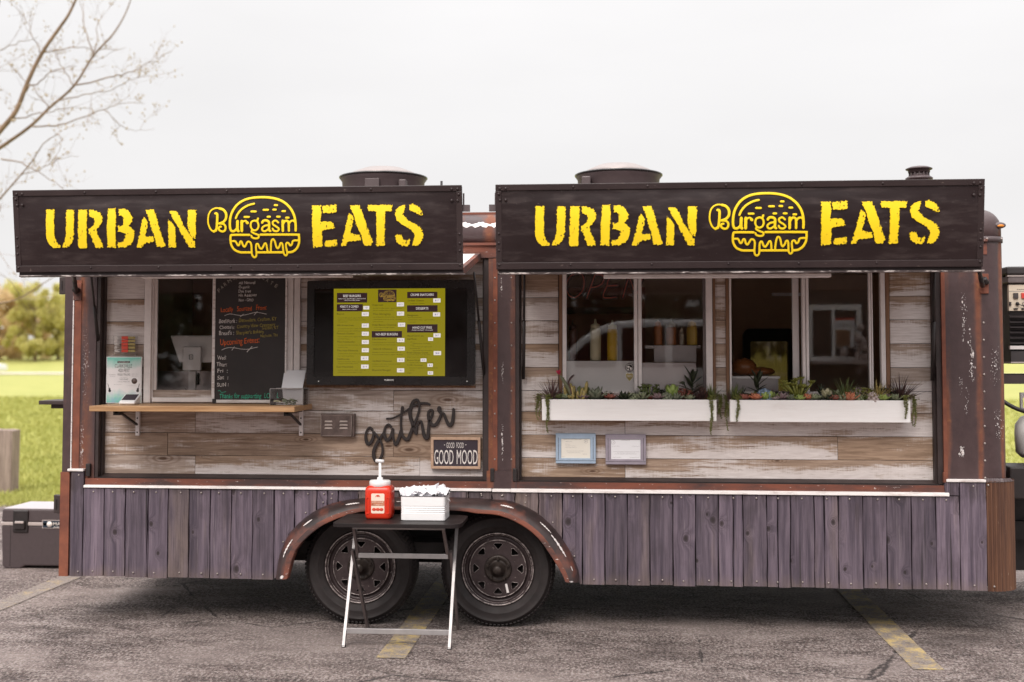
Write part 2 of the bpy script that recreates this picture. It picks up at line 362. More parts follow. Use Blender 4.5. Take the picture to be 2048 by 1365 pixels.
    ck = m.math('MULTIPLY', m.rng(m.math('ABSOLUTE', cw), .0012, .0045, 1, 0), m.rng(m.noise(v, .5, 2), .46, .52))
    c = m.mix(m.math('MULTIPLY', ck, .85), c, (.022, .015, .015))
    m.col(c); m.bump(m.math('ADD', m.math('MULTIPLY', fine, 1.), m.math('MULTIPLY', sp, .8)), 1., .012); MT['asphalt'] = m.m
    m = Mat('worn_yellow_paint', .8); v = m.co(kind='World')
    fine = m.noise(v, 95, 4, .75); wear = m.noise(m.co((1, 1, 1), 'World'), 7, 6, .75)
    c = m.mix(m.rng(m.noise(v, 14, 4), .3, .7), (.50, .36, .12), (.66, .50, .22))
    worn = m.mix(m.rng(fine, .35, .65), (.06, .045, .042), (.33, .28, .25))
    c = m.mix(m.rng(m.math('ADD', m.math('MULTIPLY', wear, .7), m.math('MULTIPLY', fine, .45)), .475, .60), c, worn)
    m.col(c); m.bump(fine, .5, .004); MT['line'] = m.m
    m2x = m.m.copy(); m2x.name = 'faded_yellow_paint'; MT['line_faded'] = m2x
    for nd in m2x.node_tree.nodes:
        if nd.bl_idname == 'ShaderNodeMapRange' and abs(nd.inputs[1].default_value - .475) < .001: nd.inputs[1].default_value = .40; nd.inputs[2].default_value = .53
    # lawn
    m = Mat('spring_lawn', .9); v = m.co(kind='World')
    c = m.mix(m.rng(m.noise(v, .45, 6, .7), .3, .7), (.215, .245, .045), (.35, .345, .095))
    c = m.mix(m.rng(m.noise(v, 6, 5, .7), .4, .75, 0, .6), c, (.43, .38, .115)); m.col(c); MT['lawn'] = m.m
    m = Mat('grass_blade', .8); v = m.co(kind='World')
    m.col(m.mix(m.rng(m.noise(v, 1.3, 6, .75), .3, .7), (.25, .275, .05), (.45, .43, .13))); MT['blade'] = m.m
    simple('path_concrete', (.58, .52, .46), .9, 0, .08, .5)
    def leaf(name, a, b, tr=.3):
        m = Mat(name, .75); m.col(m.mix(m.rng(m.noise(m.co(kind='World'), 1.1, 4), .32, .68), a, b))
        tl = m.n('ShaderNodeBsdfTranslucent'); mxs = m.n('ShaderNodeMixShader'); mxs.inputs[0].default_value = tr; m.put(tl.inputs[0], m.b.inputs['Base Color'].links[0].from_socket)
        m.t.links.new(m.b.outputs[0], mxs.inputs[1]); m.t.links.new(tl.outputs[0], mxs.inputs[2]); m.t.links.new(mxs.outputs[0], m.t.nodes['Material Output'].inputs[0]); MT[name] = m.m
    leaf('leaf_yellowgreen', (.50, .47, .13), (.72, .66, .30), .5); leaf('leaf_orange', (.66, .50, .27), (.80, .66, .42), .5); leaf('leaf_olive', (.17, .145, .045), (.32, .25, .09)); leaf('leaf_dark', (.035, .045, .014), (.085, .085, .03), .05)
    m = Mat('painted_car_white', .25); m.col((.78, .78, .79)); MT['carwhite'] = m.m
build_materials()
def plantmat(name, a, b, tip=None):
    m = Mat(name, .5); v = m.co(kind='Object', rand=7)
    m.col(m.mix(m.rng(m.noise(v, 45, 4), .32, .68), a, b)); MT[name] = m.m
for nm_, a_, b_ in (
    ('p_purple', (.075, .030, .032), (.20, .105, .10)), ('p_darkpurple', (.040, .016, .016), (.115, .055, .05)),
    ('p_green', (.075, .10, .020), (.20, .24, .07)), ('p_sage', (.17, .20, .11), (.34, .36, .22)),
    ('p_greygreen', (.13, .15, .09), (.29, .31, .22)), ('p_dark', (.014, .020, .008), (.045, .055, .022)),
    ('p_lime', (.24, .34, .05), (.46, .56, .18)), ('p_red', (.26, .06, .04), (.46, .17, .12)),
    ('p_orange', (.52, .13, .055), (.75, .30, .17)), ('p_mauve', (.19, .11, .12), (.34, .24, .245)),
    ('p_yellow', (.34, .25, .06), (.56, .44, .16)), ('p_blue', (.20, .29, .44), (.40, .50, .62)),
    ('p_cream', (.44, .40, .22), (.62, .58, .40)), ('p_string', (.12, .13, .022), (.28, .28, .075)),
    ('p_pink', (.60, .015, .07), (.80, .06, .14)), ('p_stem', (.14, .15, .085), (.24, .25, .15)), ('p_pale', (.42, .32, .31), (.60, .50, .47)),
    ('p_moss', (.16, .17, .025), (.34, .34, .065))):
    plantmat(nm_, sc(a_, .72), sc(b_, .80))
# ------------------------------------------------------------------ mesh helpers
COL = S.collection
ORG = {}
class MB:
    "collects faces in world coordinates; build() links them as one mesh object"
    def __init__(s): s.v = []; s.f = []; s.sm = []
    def add(s, vs, fs, smooth=False):
        o = len(s.v); s.v += [tuple(x) for x in vs]; s.f += [tuple(i + o for i in f) for f in fs]; s.sm += [smooth] * len(fs); return s
    def box(s, x0, x1, y0, y1, z0, z1):
        return s.add([(x0, y0, z0), (x1, y0, z0), (x1, y1, z0), (x0, y1, z0), (x0, y0, z1), (x1, y0, z1), (x1, y1, z1), (x0, y1, z1)],
                     [(0, 3, 2, 1), (4, 5, 6, 7), (0, 1, 5, 4), (1, 2, 6, 5), (2, 3, 7, 6), (3, 0, 4, 7)])
    def bar(s, a, b, w, h, up=(0, 0, 1)):
        "square bar from a to b"
        a, b = Vector(a), Vector(b); d = (b - a).normalized(); u = Vector(up)
        r = d.cross(u)
        if r.length < 1e-4: r = d.cross(Vector((0, 1, 0)))
        r.normalize(); u = r.cross(d)
        vs = [p + r * (i * w / 2) + u * (j * h / 2) for p in (a, b) for i, j in ((-1, -1), (1, -1), (1, 1), (-1, 1))]
        return s.add(vs, [(0, 1, 2, 3), (7, 6, 5, 4), (0, 4, 5, 1), (1, 5, 6, 2), (2, 6, 7, 3), (3, 7, 4, 0)])
    def prism(s, poly, y0, y1, smooth_side=False):
        "outline in (x, z), extruded from y0 (front) to y1"
        n = len(poly); tri = tessellate_polygon([[Vector((p[0], p[1], 0)) for p in poly]])
        vs = [(p[0], y0, p[1]) for p in poly] + [(p[0], y1, p[1]) for p in poly]
        ar = sum(poly[i][0] * poly[(i + 1) % n][1] - poly[(i + 1) % n][0] * poly[i][1] for i in range(n))
        fs = []
        for t in tri:
            a, b, c = t
            cr = (poly[b][0] - poly[a][0]) * (poly[c][1] - poly[a][1]) - (poly[c][0] - poly[a][0]) * (poly[b][1] - poly[a][1])
            if cr < 0: a, b, c = a, c, b
            fs.append((a, b, c)); fs.append((a + n, c + n, b + n))
        for i in range(n):
            j = (i + 1) % n
            fs.append((i, i + n, j + n, j) if ar > 0 else (i, j, j + n, i + n))
        return s.add(vs, fs)
    def prism_map(s, poly, fn, depth):
        "outline in (x, z) carried to 3-D by fn(x, z, d)"
        n = len(poly); m = MB(); m.prism(poly, 0, depth)
        return s.add([fn(x, z, y) for x, y, z in m.v], m.f)
    def tube(s, pts, r, n=8, caps=True, smooth=True, closed=False):
        pts = [Vector(p) for p in pts]; k = len(pts); rs = r if isinstance(r, (list, tuple)) else [r] * k
        vs = []; ref = None
        for i, p in enumerate(pts):
            a = pts[i - 1] if (i > 0 or closed) else p; b = pts[(i + 1) % k] if (i < k - 1 or closed) else p
            d = (b - a)
            d = d.normalized() if d.length > 1e-9 else Vector((0, 0, 1))
            if ref is None:
                ref = d.cross(Vector((0, 1, 0)))
                if ref.length < .2: ref = d.cross(Vector((1, 0, 0)))
            ref = (ref - d * ref.dot(d)).normalized(); w = d.cross(ref)
            vs += [p + (ref * math.cos(2 * math.pi * j / n) + w * math.sin(2 * math.pi * j / n)) * rs[i] for j in range(n)]
        fs = [(i * n + j, i * n + (j + 1) % n, ((i + 1) % k) * n + (j + 1) % n, ((i + 1) % k) * n + j) for i in range(k if closed else k - 1) for j in range(n)]
        if caps and not closed: fs += [tuple(range(n - 1, -1, -1)), tuple(range((k - 1) * n, k * n))]
        return s.add(vs, fs, smooth)
    def stroke(s, pts, r, fn, dep, n=10, half=False):
        "flattened rounded stroke along (x, z) points; fn(x, z, d) gives the 3-D point, d towards the viewer"
        P = [Vector((p[0], p[1])) for p in pts]; k = len(P); rs = list(r) if isinstance(r, (list, tuple)) else [r] * k
        d0 = (P[0] - P[1]).normalized(); d1 = (P[-1] - P[-2]).normalized()
        Q = []; R = []
        for t in (1., .9, .6): Q.append(P[0] + d0 * rs[0] * t); R.append(rs[0] * math.sqrt(max(0.004, 1 - t * t)))
        Q += P; R += rs
        for t in (.6, .9, 1.): Q.append(P[-1] + d1 * rs[-1] * t); R.append(rs[-1] * math.sqrt(max(0.004, 1 - t * t)))
        vs = []; k = len(Q)
        for i in range(k):
            d = (Q[min(i + 1, k - 1)] - Q[max(i - 1, 0)]); d = d.normalized() if d.length > 1e-9 else Vector((1, 0)); nn = Vector((-d.y, d.x))
            for j in range(n):
                a = 2 * math.pi * j / n; ca, sa = math.cos(a), math.sin(a)
                ca = math.copysign(abs(ca) ** .6, ca); sa = math.copysign(abs(sa) ** .6, sa)
                q = Q[i] + nn * ca * R[i]; vs.append(fn(q.x, q.y, sa * dep))
        fs = [(i * n + j, i * n + (j + 1) % n, (i + 1) * n + (j + 1) % n, (i + 1) * n + j) for i in range(k - 1) for j in range(n)]
        fs += [tuple(range(n - 1, -1, -1)), tuple(range((k - 1) * n, k * n))]
        return s.add(vs, fs, False)
    def lathe(s, prof, c, axis='z', n=32, smooth=True, caps=True):
        "profile of (radius, height) about an axis through c"
        c = Vector(c); vs = []
        for r, h in prof:
            for j in range(n):
                a = 2 * math.pi * j / n; p = (r * math.cos(a), r * math.sin(a), h)
                vs.append(c + (Vector(p) if axis == 'z' else Vector((p[0], p[2], p[1])) if axis == 'y' else Vector((p[2], p[0], p[1]))))
        k = len(prof)
        fs = [(i * n + j, i * n + (j + 1) % n, (i + 1) * n + (j + 1) % n, (i + 1) * n + j) for i in range(k - 1) for j in range(n)]
        if caps: fs += [tuple(range(n - 1, -1, -1)), tuple(range((k - 1) * n, k * n))]
        return s.add(vs, fs, smooth)
    def ball(s, c, r, n=10, m=6, sx=1, sy=1, sz=1):
        pr = [(r * math.sin(math.pi * i / m) + 1e-5, -r * math.cos(math.pi * i / m)) for i in range(m + 1)]
        b = MB().lathe(pr, (0, 0, 0), 'z', n)
        return s.add([(c[0] + x * sx, c[1] + y * sy, c[2] + z * sz) for x, y, z in b.v], b.f, True)
    def join(s, o): return s.add(o.v, o.f)
    def build(s, name, mat, parent=None, bevel=0., seg=2, flip=False, recalc=True, color=None, kind=None):
        me = bpy.data.meshes.new(name)
        V = np.array(s.v, dtype=float); c = (V.min(0) + V.max(0)) / 2
        base = c.copy()
        if parent is None: base[2] = V[:, 2].min()
        me.from_pydata((V - base).tolist(), [], s.f)
        if any(s.sm): me.polygons.foreach_set('use_smooth', s.sm)
        if recalc:
            b = bmesh.new(); b.from_mesh(me); bmesh.ops.recalc_face_normals(b, faces=b.faces); b.to_mesh(me); b.free()
        me.materials.append(MT[mat] if isinstance(mat, str) else mat); me.update()
        o = bpy.data.objects.new(name, me); COL.objects.link(o); ORG[o.name] = Vector(base)
        o.location = Vector(base) - (ORG[parent.name] if parent else Vector())
        if parent: o.parent = parent
        if bevel:
            md = o.modifiers.new('bevel', 'BEVEL'); md.width = bevel; md.segments = seg; md.limit_method = 'ANGLE'; md.angle_limit = rad(40)
        if color: o.color = (*color, 1)
        if kind: o['kind'] = kind
        return o
def thing(name, loc, label, cat, group=None):
    o = bpy.data.objects.new(name, None); COL.objects.link(o); o.location = loc; ORG[o.name] = Vector(loc); o.empty_display_size = .1
    return tag(o, label, cat, group)
def tag(o, label=None, cat=None, group=None, kind=None):
    if label: o['label'] = label
    if cat: o['category'] = cat
    if group: o['group'] = group
    if kind: o['kind'] = kind
    return o
def B(name, mat, parent, *a, **k): return MB().box(*a).build(name, mat, parent, **k)
def cr(pts, m=5, closed=False):
    "Catmull-Rom through the points"
    P = [Vector(p) for p in pts]; n = len(P); o = []
    for i in range(n if closed else n - 1):
        p0 = P[(i - 1) % n] if (closed or i > 0) else P[0]; p1 = P[i]; p2 = P[(i + 1) % n]; p3 = P[(i + 2) % n] if (closed or i < n - 2) else P[-1]
        for j in range(m):
            t = j / m; o.append(.5 * ((2 * p1) + (p2 - p0) * t + (2 * p0 - 5 * p1 + 4 * p2 - p3) * t * t + (3 * p1 - p0 - 3 * p2 + p3) * t ** 3))
    if not closed: o.append(P[-1])
    return o
def pbox(u0, v0, u1, v1, Yf, Yb):
    "box whose front face, on y = Yf, covers the given rectangle of the photograph; returns box arguments"
    um, vm = (u0 + u1) / 2, (v0 + v1) / 2
    return (at(u0, vm, Yf).x, at(u1, vm, Yf).x, Yf, Yb, at(um, v1, Yf).z, at(um, v0, Yf).z)
_fc = bpy.data.curves.new('text', 'FONT'); _fo = bpy.data.objects.new('text', _fc); COL.objects.link(_fo)
_fc.resolution_u = 3
def glyphs(body):
    _fc.body = body; bpy.context.view_layer.update()
    me = _fo.evaluated_get(bpy.context.evaluated_depsgraph_get()).to_mesh()
    v = [tuple(x.co) for x in me.vertices]; f = [tuple(p.vertices) for p in me.polygons]; _fo.to_mesh_clear(); return v, f
def text(mb, body, x, z, Y, h, w=None, al='L', rot=0., shear=0., jit=0.):
    "flat lettering: baseline start (x, z) on plane Y, cap height h, optional total width w (metres)"
    v, f = glyphs(body)
    if not v: return
    x0 = min(p[0] for p in v); x1 = max(p[0] for p in v); cap = .73
    k = h / cap; kx = (w / (x1 - x0)) if w else k
    off = {'L': 0, 'C': -.5, 'R': -1}[al] * (x1 - x0) * kx
    ca, sa = math.cos(rot), math.sin(rot); o = []
    for p in v:
        a = (p[0] - x0) * kx + off; b = p[1] * k; a += b * shear
        if jit: b = b * (1 + .10 * math.sin(a * 95 + z * 70)) + jit * math.sin(a * 75 + z * 40); a += jit * .6 * math.sin(b * 400 + a * 30)
        o.append((x + a * ca - b * sa, Y, z + a * sa + b * ca))
    mb.add(o, f)
def ptext(mb, body, u, v, Y, hpx, wpx=None, al='L', **k):
    "lettering placed by its baseline in the photograph, on the plane Y"
    p = at(u, v, Y); q = ppm(u, v, Y); text(mb, body, p.x, p.z, Y, hpx / q, wpx / q if wpx else None, al, **k)
# ------------------------------------------------------------------ the setting
def sheet(name, x0, x1, y0, y1, z, mat, nx=1, ny=1, hf=None):
    vs = []; fs = []
    for j in range(ny + 1):
        for i in range(nx + 1):
            x = x0 + (x1 - x0) * i / nx; y = y0 + (y1 - y0) * j / ny; vs.append((x, y, z + (hf(x, y) if hf else 0)))
    for j in range(ny):
        for i in range(nx):
            a = j * (nx + 1) + i; fs.append((a, a + 1, a + nx + 2, a + nx + 1))
    m = MB(); m.add(vs, fs, bool(hf)); o = m.build(name, mat); return o
LOTY = 5.6
ground = sheet('parking_lot', -60, 60, -70, LOTY, 0, 'asphalt'); tag(ground, 'weathered grey asphalt car park with worn yellow bay lines', None, None, 'structure')
def sst(a, b, x): t = min(1, max(0, (x - a) / (b - a))); return t * t * (3 - 2 * t)
def lawn_h(x, y): return -.03 + 1.25 * sst(106, 128, y + .10 * (x + 50)) + 2.0 * sst(140, 260, y)
lawn = sheet('lawn', -420, 420, LOTY, 620, 0, 'lawn', 84, 120, lawn_h); tag(lawn, 'yellow green spring lawn rising to a low hill', None, None, 'structure')
path = sheet('path', -200, 200, 95, 104, .03, 'path_concrete'); tag(path, 'pale concrete path crossing the lawn far behind', None, None, 'structure')
def bay_line(x, y0, y1, w=.165, end=0):
    m = MB(); n = 14; lo = []; hi = []
    for i in range(n + 1):
        y = y0 + (y1 - y0) * i / n
        lo.append((x - w / 2 + random.uniform(-.006, .006), y, .004)); hi.append((x + w / 2 + random.uniform(-.006, .006), y, .004))
    m.add(lo + hi, [(i, n + 1 + i, n + 2 + i, i + 1) for i in range(n)])
    m.build('parking_line', 'line_faded' if x < -3 else 'line', ground)
for x_ in (-1.225, 1.665, -4.08, -6.95, 4.55): bay_line(x_, -.78, 4.9)
# grass blades near the edge of the asphalt, left and right of the trailer
def blades(n):
    P = []
    while len(P) < n:
        d = LOTY + (rng.random() ** 2.2) * 34
        if rng.random() < .8: u = rng.uniform(-160, 190)
        else: u = rng.uniform(1990, 2260)
        p = at(u, 711, d); P.append((p.x + rng.uniform(-.3, .3), d + rng.uniform(-.2, .2)))
    P = np.array(P); h = rng.uniform(.035, .10, n); a = rng.uniform(0, 6.283, n); w = .006 + .0012 * (P[:, 1] - LOTY)
    z = np.array([lawn_h(x, y) for x, y in P])
    lean = rng.normal(0, .035, (n, 2))
    V = np.zeros((n, 3, 3)); V[:, 0, 0] = P[:, 0] - np.cos(a) * w; V[:, 0, 1] = P[:, 1] - np.sin(a) * w; V[:, 0, 2] = z
    V[:, 1, 0] = P[:, 0] + np.cos(a) * w; V[:, 1, 1] = P[:, 1] + np.sin(a) * w; V[:, 1, 2] = z
    V[:, 2, 0] = P[:, 0] + lean[:, 0]; V[:, 2, 1] = P[:, 1] + lean[:, 1]; V[:, 2, 2] = z + h
    me = bpy.data.meshes.new('grass'); me.from_pydata(V.reshape(-1, 3).tolist(), [], np.arange(3 * n).reshape(-1, 3).tolist())
    me.materials.append(MT['blade']); o = bpy.data.objects.new('grass', me); COL.objects.link(o)
    tag(o, 'short yellow green grass along the edge of the asphalt', 'grass', None, 'stuff')
blades(45000)

# trees: tapered trunk with limbs, crown of many small leaf faces in clumps
TREE = {}
def tree_meshes(key, mat, seed, h, rx, dens):
    r = np.random.default_rng(seed); m = MB(); limbs = []
    m.tube([(0, 0, 0), (.05, .02, h * .25), (-.05, .05, h * .5), (.05, 0, h * .8)], [.03 * h, .024 * h, .016 * h, .005 * h], 7)
    for i in range(9):
        a = r.uniform(0, 6.28); z0 = r.uniform(.15, .6) * h; q = r.uniform(.4, .9) * rx
        e = (math.cos(a) * q, math.sin(a) * q, z0 + r.uniform(.15, .4) * h); limbs.append(e)
        m.tube([(0, 0, z0), (e[0] * .5, e[1] * .5, (z0 + e[2]) / 2 + .1), e], [.010 * h, .007 * h, .003 * h], 5)
    tr = bpy.data.meshes.new('trunk'); tr.from_pydata([tuple(x) for x in m.v], [], m.f); tr.materials.append(MT['bark'])
    # clump centres fill an uneven volume down to near the ground
    nc = 70; C = []
    for i in range(nc):
        a = r.uniform(0, 6.28); zz = r.uniform(.05, 1.0); q = rx * math.sqrt(r.random()) * (1.05 - .55 * abs(zz - .45)) * r.uniform(.75, 1.15)
        C.append((math.cos(a) * q, math.sin(a) * q, zz * h, r.uniform(.10, .24) * rx))
    n = dens; ci = r.integers(0, nc, n); C = np.array(C)
    d = r.normal(0, 1, (n, 3)); d /= np.linalg.norm(d, axis=1)[:, None]
    c = C[ci, :3] + d * (C[ci, 3] * r.random(n) ** .4)[:, None]
    a1 = r.normal(0, 1, (n, 3)); a1 /= np.linalg.norm(a1, axis=1)[:, None]; a2 = np.cross(a1, r.normal(0, 1, (n, 3))); a2 /= np.linalg.norm(a2, axis=1)[:, None]
    sz = r.uniform(.08, .19, n)[:, None] * (h / 6)
    V = np.stack([c - a1 * sz, c + a2 * sz * .6, c + a1 * sz, c - a2 * sz * .6], 1).reshape(-1, 3)
    cm = bpy.data.meshes.new('crown'); cm.from_pydata(V.tolist(), [], np.arange(4 * n).reshape(-1, 4).tolist()); cm.materials.append(MT[mat])
    TREE[key] = (tr, cm)
tree_meshes('yellow', 'leaf_yellowgreen', 1, 6.6, 2.9, 9000)
tree_meshes('orange', 'leaf_orange', 2, 6.2, 3.1, 9000)
tree_meshes('olive', 'leaf_olive', 3, 5.4, 2.8, 7000)
tree_meshes('dark', 'leaf_dark', 4, 8.6, 3.9, 9000)
def place_tree(key, x, y, k, label, group, rz):
    t = thing('tree', (x, y, lawn_h(x, y) if y > LOTY else 0), label, 'tree', group)
    for nm, me in zip(('trunk', 'crown'), TREE[key]):
        o = bpy.data.objects.new(nm, me); COL.objects.link(o); o.parent = t
    t.scale = (k, k, k); t.rotation_euler.z = rz
for key, u, d, k, lab in (
    ('orange', -10, 126, 1.45, 'bushy orange brown budding tree at the left edge of the photo, on the far hill'),
    ('orange', 38, 134, 1.3, 'orange brown budding tree between the leftmost tree and the yellow green trees'),
    ('yellow', 70, 124, 1.32, 'tallest yellow green leafing tree beyond the hill, left of the trailer'),
    ('yellow', 116, 128, 1.12, 'lower yellow green tree just beside the left edge of the trailer'),
    ('yellow', 92, 140, 1.1, 'hazier yellow tree in the gap between the two yellow green trees'),
    ('orange', -70, 130, 1.4, 'budding tree outside the left edge of the photo'),
    ('olive', 1505, 150, .8, 'olive tree seen left in the window at the back of the trailer'),
    ('olive', 1560, 156, .72, 'olive tree seen right in the window at the back of the trailer'),
    ('olive', 1640, 150, .7, 'olive tree hidden behind the right window of the trailer'),
    ('yellow', 2040, 140, .5, 'small pale yellow tree seen under the generator at the right edge')):
    p = at(u, 711, d); place_tree(key, p.x, d, k, lab, 'trees on the far hill', random.uniform(0, 6))
for i in range(22):  # evergreen row added behind the camera to keep the glass reflections dark
    place_tree('dark', -36 + i * 3.5 + random.uniform(-1, 1), -58 - 7 * (i % 2) + random.uniform(-2, 2), random.uniform(.9, 1.2), 'dark evergreen added behind the camera to darken the window reflections', 'evergreens added to darken the reflections', random.uniform(0, 6))

# bare tree reaching in from the left
def bare_tree():
    D = 9.0
    base = at(-330, 711, D); root = thing('bare_tree', (base.x, D, lawn_h(base.x, D)), 'leafless tree with thin budding branches reaching in at the top left', 'tree')
    tk = MB(); lb = MB(); tw = MB(); bd = MB()
    z0 = lawn_h(base.x, D)
    fork = at(-210, 560, D)
    tk.tube(cr([(base.x, D, z0 - .1), (base.x + .08, D, z0 + .9), (fork.x - .25, D + .1, fork.z - .9), tuple(fork)], 5), [.21 - .006 * i for i in range(16)], 10)
    main = [
        ([(-210, 560), (-120, 420), (-40, 310), (0, 262), (32, 222), (55, 165), (83, 108), (116, 60), (138, 28), (160, -20), (190, -90)], .075, .018, 0),
        ([(-210, 560), (-110, 400), (-40, 325), (0, 296), (58, 255), (100, 215), (148, 172), (186, 113), (228, 66), (255, 18), (272, -40)], .055, .008, .35),
        ([(-210, 560), (-140, 520), (-70, 470), (-20, 420), (20, 375), (52, 338), (72, 312)], .036, .008, -.3),
        ([(-210, 560), (-140, 600), (-60, 615), (0, 608), (40, 596), (82, 570), (110, 553)], .030, .006, -.25),
        ([(-120, 420), (-90, 250), (-40, 120), (-10, 40), (10, -60)], .05, .012, .2),
        ([(-210, 560), (-150, 380), (-110, 200), (-100, 20), (-60, -150)], .07, .02, -.4)]
    subs = [
        ([(60, 252), (110, 252), (150, 240), (210, 219), (245, 208), (290, 210)], .012, .35), ([(148, 172), (215, 155), (255, 147), (300, 128), (345, 102)], .012, .4),
        ([(110, 205), (170, 190), (220, 180), (262, 160), (300, 150)], .009, .3), ([(186, 113), (176, 70), (165, 30), (155, -10)], .010, .4),
        ([(186, 113), (196, 60), (206, 20)], .008, .45), ([(148, 172), (130, 145), (115, 115), (95, 90)], .009, .3),
        ([(25, 238), (80, 228), (130, 218), (180, 216)], .010, .1), ([(50, 182), (80, 162), (104, 142), (150, 130)], .012, .05),
        ([(83, 108), (70, 80), (55, 45), (40, 10)], .008, 0), ([(0, 318), (40, 326), (85, 350), (130, 378)], .012, -.2),
        ([(0, 100), (40, 85), (80, 75)], .008, 0), ([(0, 180), (-30, 150), (30, 140)], .007, 0), ([(83, 108), (140, 95), (200, 100), (250, 95)], .009, .2),
        ([(210, 219), (240, 250), (270, 262), (310, 258)], .006, .35), ([(100, 215), (50, 160), (10, 120)], .008, .3), ([(70, 312), (110, 270), (122, 285), (108, 318)], .008, -.2),
        ([(40, 352), (90, 335), (125, 318), (160, 312)], .007, -.3), ([(0, 410), (-10, 470), (15, 540)], .008, -.3), ([(40, 596), (20, 560), (-10, 548)], .006, -.3)]
    # the limb's curve is measured where it shows; its depth comes from the given offset
    def world(pts, off): return [Vector(at(u, v, D + off * (.3 + i / max(1, len(pts) - 1)))) for i, (u, v) in enumerate(pts)]
    stems = []
    for pts, r0, r1, off in main:
        c = cr(world(pts, off), 4); n = len(c); lb.tube(c, [.72 * (r0 + (r1 - r0) * (i / (n - 1)) ** .8) for i in range(n)], 7); stems.append((c, .5))
    for pts, r0, off in subs:
        c = cr(world(pts, off), 4); n = len(c); c = [p + Vector((random.uniform(-.012, .012), random.uniform(-.05, .05), random.uniform(-.012, .012))) for p in c]
        lb.tube(c, [r0 * (1 - .75 * i / (n - 1)) for i in range(n)], 5); stems.append((c, 1.))
    def twig(p, d, ln, r, lev):
        pts = [p]; dd = d.copy(); n = 4
        for i in range(n):
            dd = (dd + Vector((random.gauss(0, .16), random.gauss(0, .16), random.gauss(.04, .16)))).normalized(); pts.append(pts[-1] + dd * ln / n)
        tw.tube(pts, [r * (1 - .7 * i / n) for i in range(n + 1)], 3, caps=False, smooth=False)
        for q in pts[1:]:
            if random.random() < .18: bd.ball(q + Vector((random.gauss(0, .01), 0, random.gauss(0, .01))), random.uniform(.006, .013), 4, 3, 1, 1, 1.5)
        if lev:
            for i in range(random.randint(2, 4)):
                q = random.choice(pts[1:]); e = (dd + Vector((random.gauss(0, .75), random.gauss(0, .75), random.gauss(.1, .6)))).normalized()
                twig(q, e, ln * random.uniform(.45, .75), r * .65, lev - 1)
    for c, dn in stems:
        k = int(len(c) * dn * .30)
        for i in range(k):
            j = random.randint(len(c) // 5, len(c) - 2); d = (c[j + 1] - c[j]).normalized()
            e = (d + Vector((random.gauss(0, .7), random.gauss(0, .7), random.gauss(.15, .6)))).normalized()
            twig(c[j], e, random.uniform(.25, .60), .0034, 2)
    tk.build('trunk', 'bark', root); l = lb.build('branches', 'bark', root); tw.build('twigs', 'twig', root, recalc=False, kind='stuff'); bd.build('buds', 'bud', root, recalc=False, kind='stuff')
bare_tree()
# ------------------------------------------------------------------ food trailer
XL, XR, YB = -3.49, 2.36, 2.30
OLx0, OLx1, ORx0, ORx1 = at(191, 760, 0).x, -.767, -.600, 1.968
OZ0, OZ1 = .905, 2.275
T = thing('food_trailer', (-.6, 1.1, 0), 'rusty brown food trailer with plank walls, open hatches and yellow lettering', 'food trailer')
# posts, rails and shell
px = lambda u, v=760, Y=0.: at(u, v, Y).x
pz = lambda v, u=1000, Y=0.: at(u, v, Y).z
B('corner_post', 'body', T, XL, OLx0, 0, .14, .28, 2.36)
B('post_strip', 'orange', T, px(147), px(161), -.004, .02, .935, 2.15)
B('post_seam', 'white_strip', T, px(144.3), px(146.3), -.007, .02, .94, 2.05)
B('centre_post', 'body', T, OLx1, ORx0, 0, .14, .88, 2.36)
B('post_strip', 'orange', T, px(986), px(995), -.004, .02, .96, 2.27)
B('header_rail', 'rust', T, XL, XR - .12, -.006, .14, OZ1, 2.352)
B('header_molding', 'rust', T, XL, XR - .12, -.022, .02, 2.352, 2.368)
# right post with rounded front corner
m = MB(); R_ = .125; z0_, z1_ = .93, 2.36
prof = [(ORx1, 0.)] + [(XR - R_ + R_ * math.sin(a), R_ - R_ * math.cos(a)) for a in [i * math.pi / 20 for i in range(11)]] + [(XR, YB)]
n = len(prof); vs = [(x, y, z) for z in (z0_, z1_) for x, y in prof]
m.add(vs, [(i, i + 1, n + i + 1, n + i) for i in range(n - 1)], True); m.build('front_corner', 'body', T)
B('post_edge', 'orange', T, ORx1, ORx1 + .022, -.004, .14, .90, 2.30)
# rivets down the right post and strips
rv = MB()
for i in range(11): rv.ball((px(1967 + .35 * i, 640 + 34 * i), -.001, pz(646 + 34.5 * i, 1967)), .0075, 6, 4, 1, .6, 1)
for i in range(9): rv.ball((px(149, 600), -.005, 1.0 + i * .123), .006, 6, 4, 1, .6, 1); rv.ball((px(990, 600), -.005, 1.03 + i * .14), .006, 6, 4, 1, .6, 1)
for i in range(9): rv.ball((px(1023, 600), -.001, 1.03 + i * .14), .006, 6, 4, 1, .6, 1)
rv.build('rivets', 'screw', T, kind='stuff')
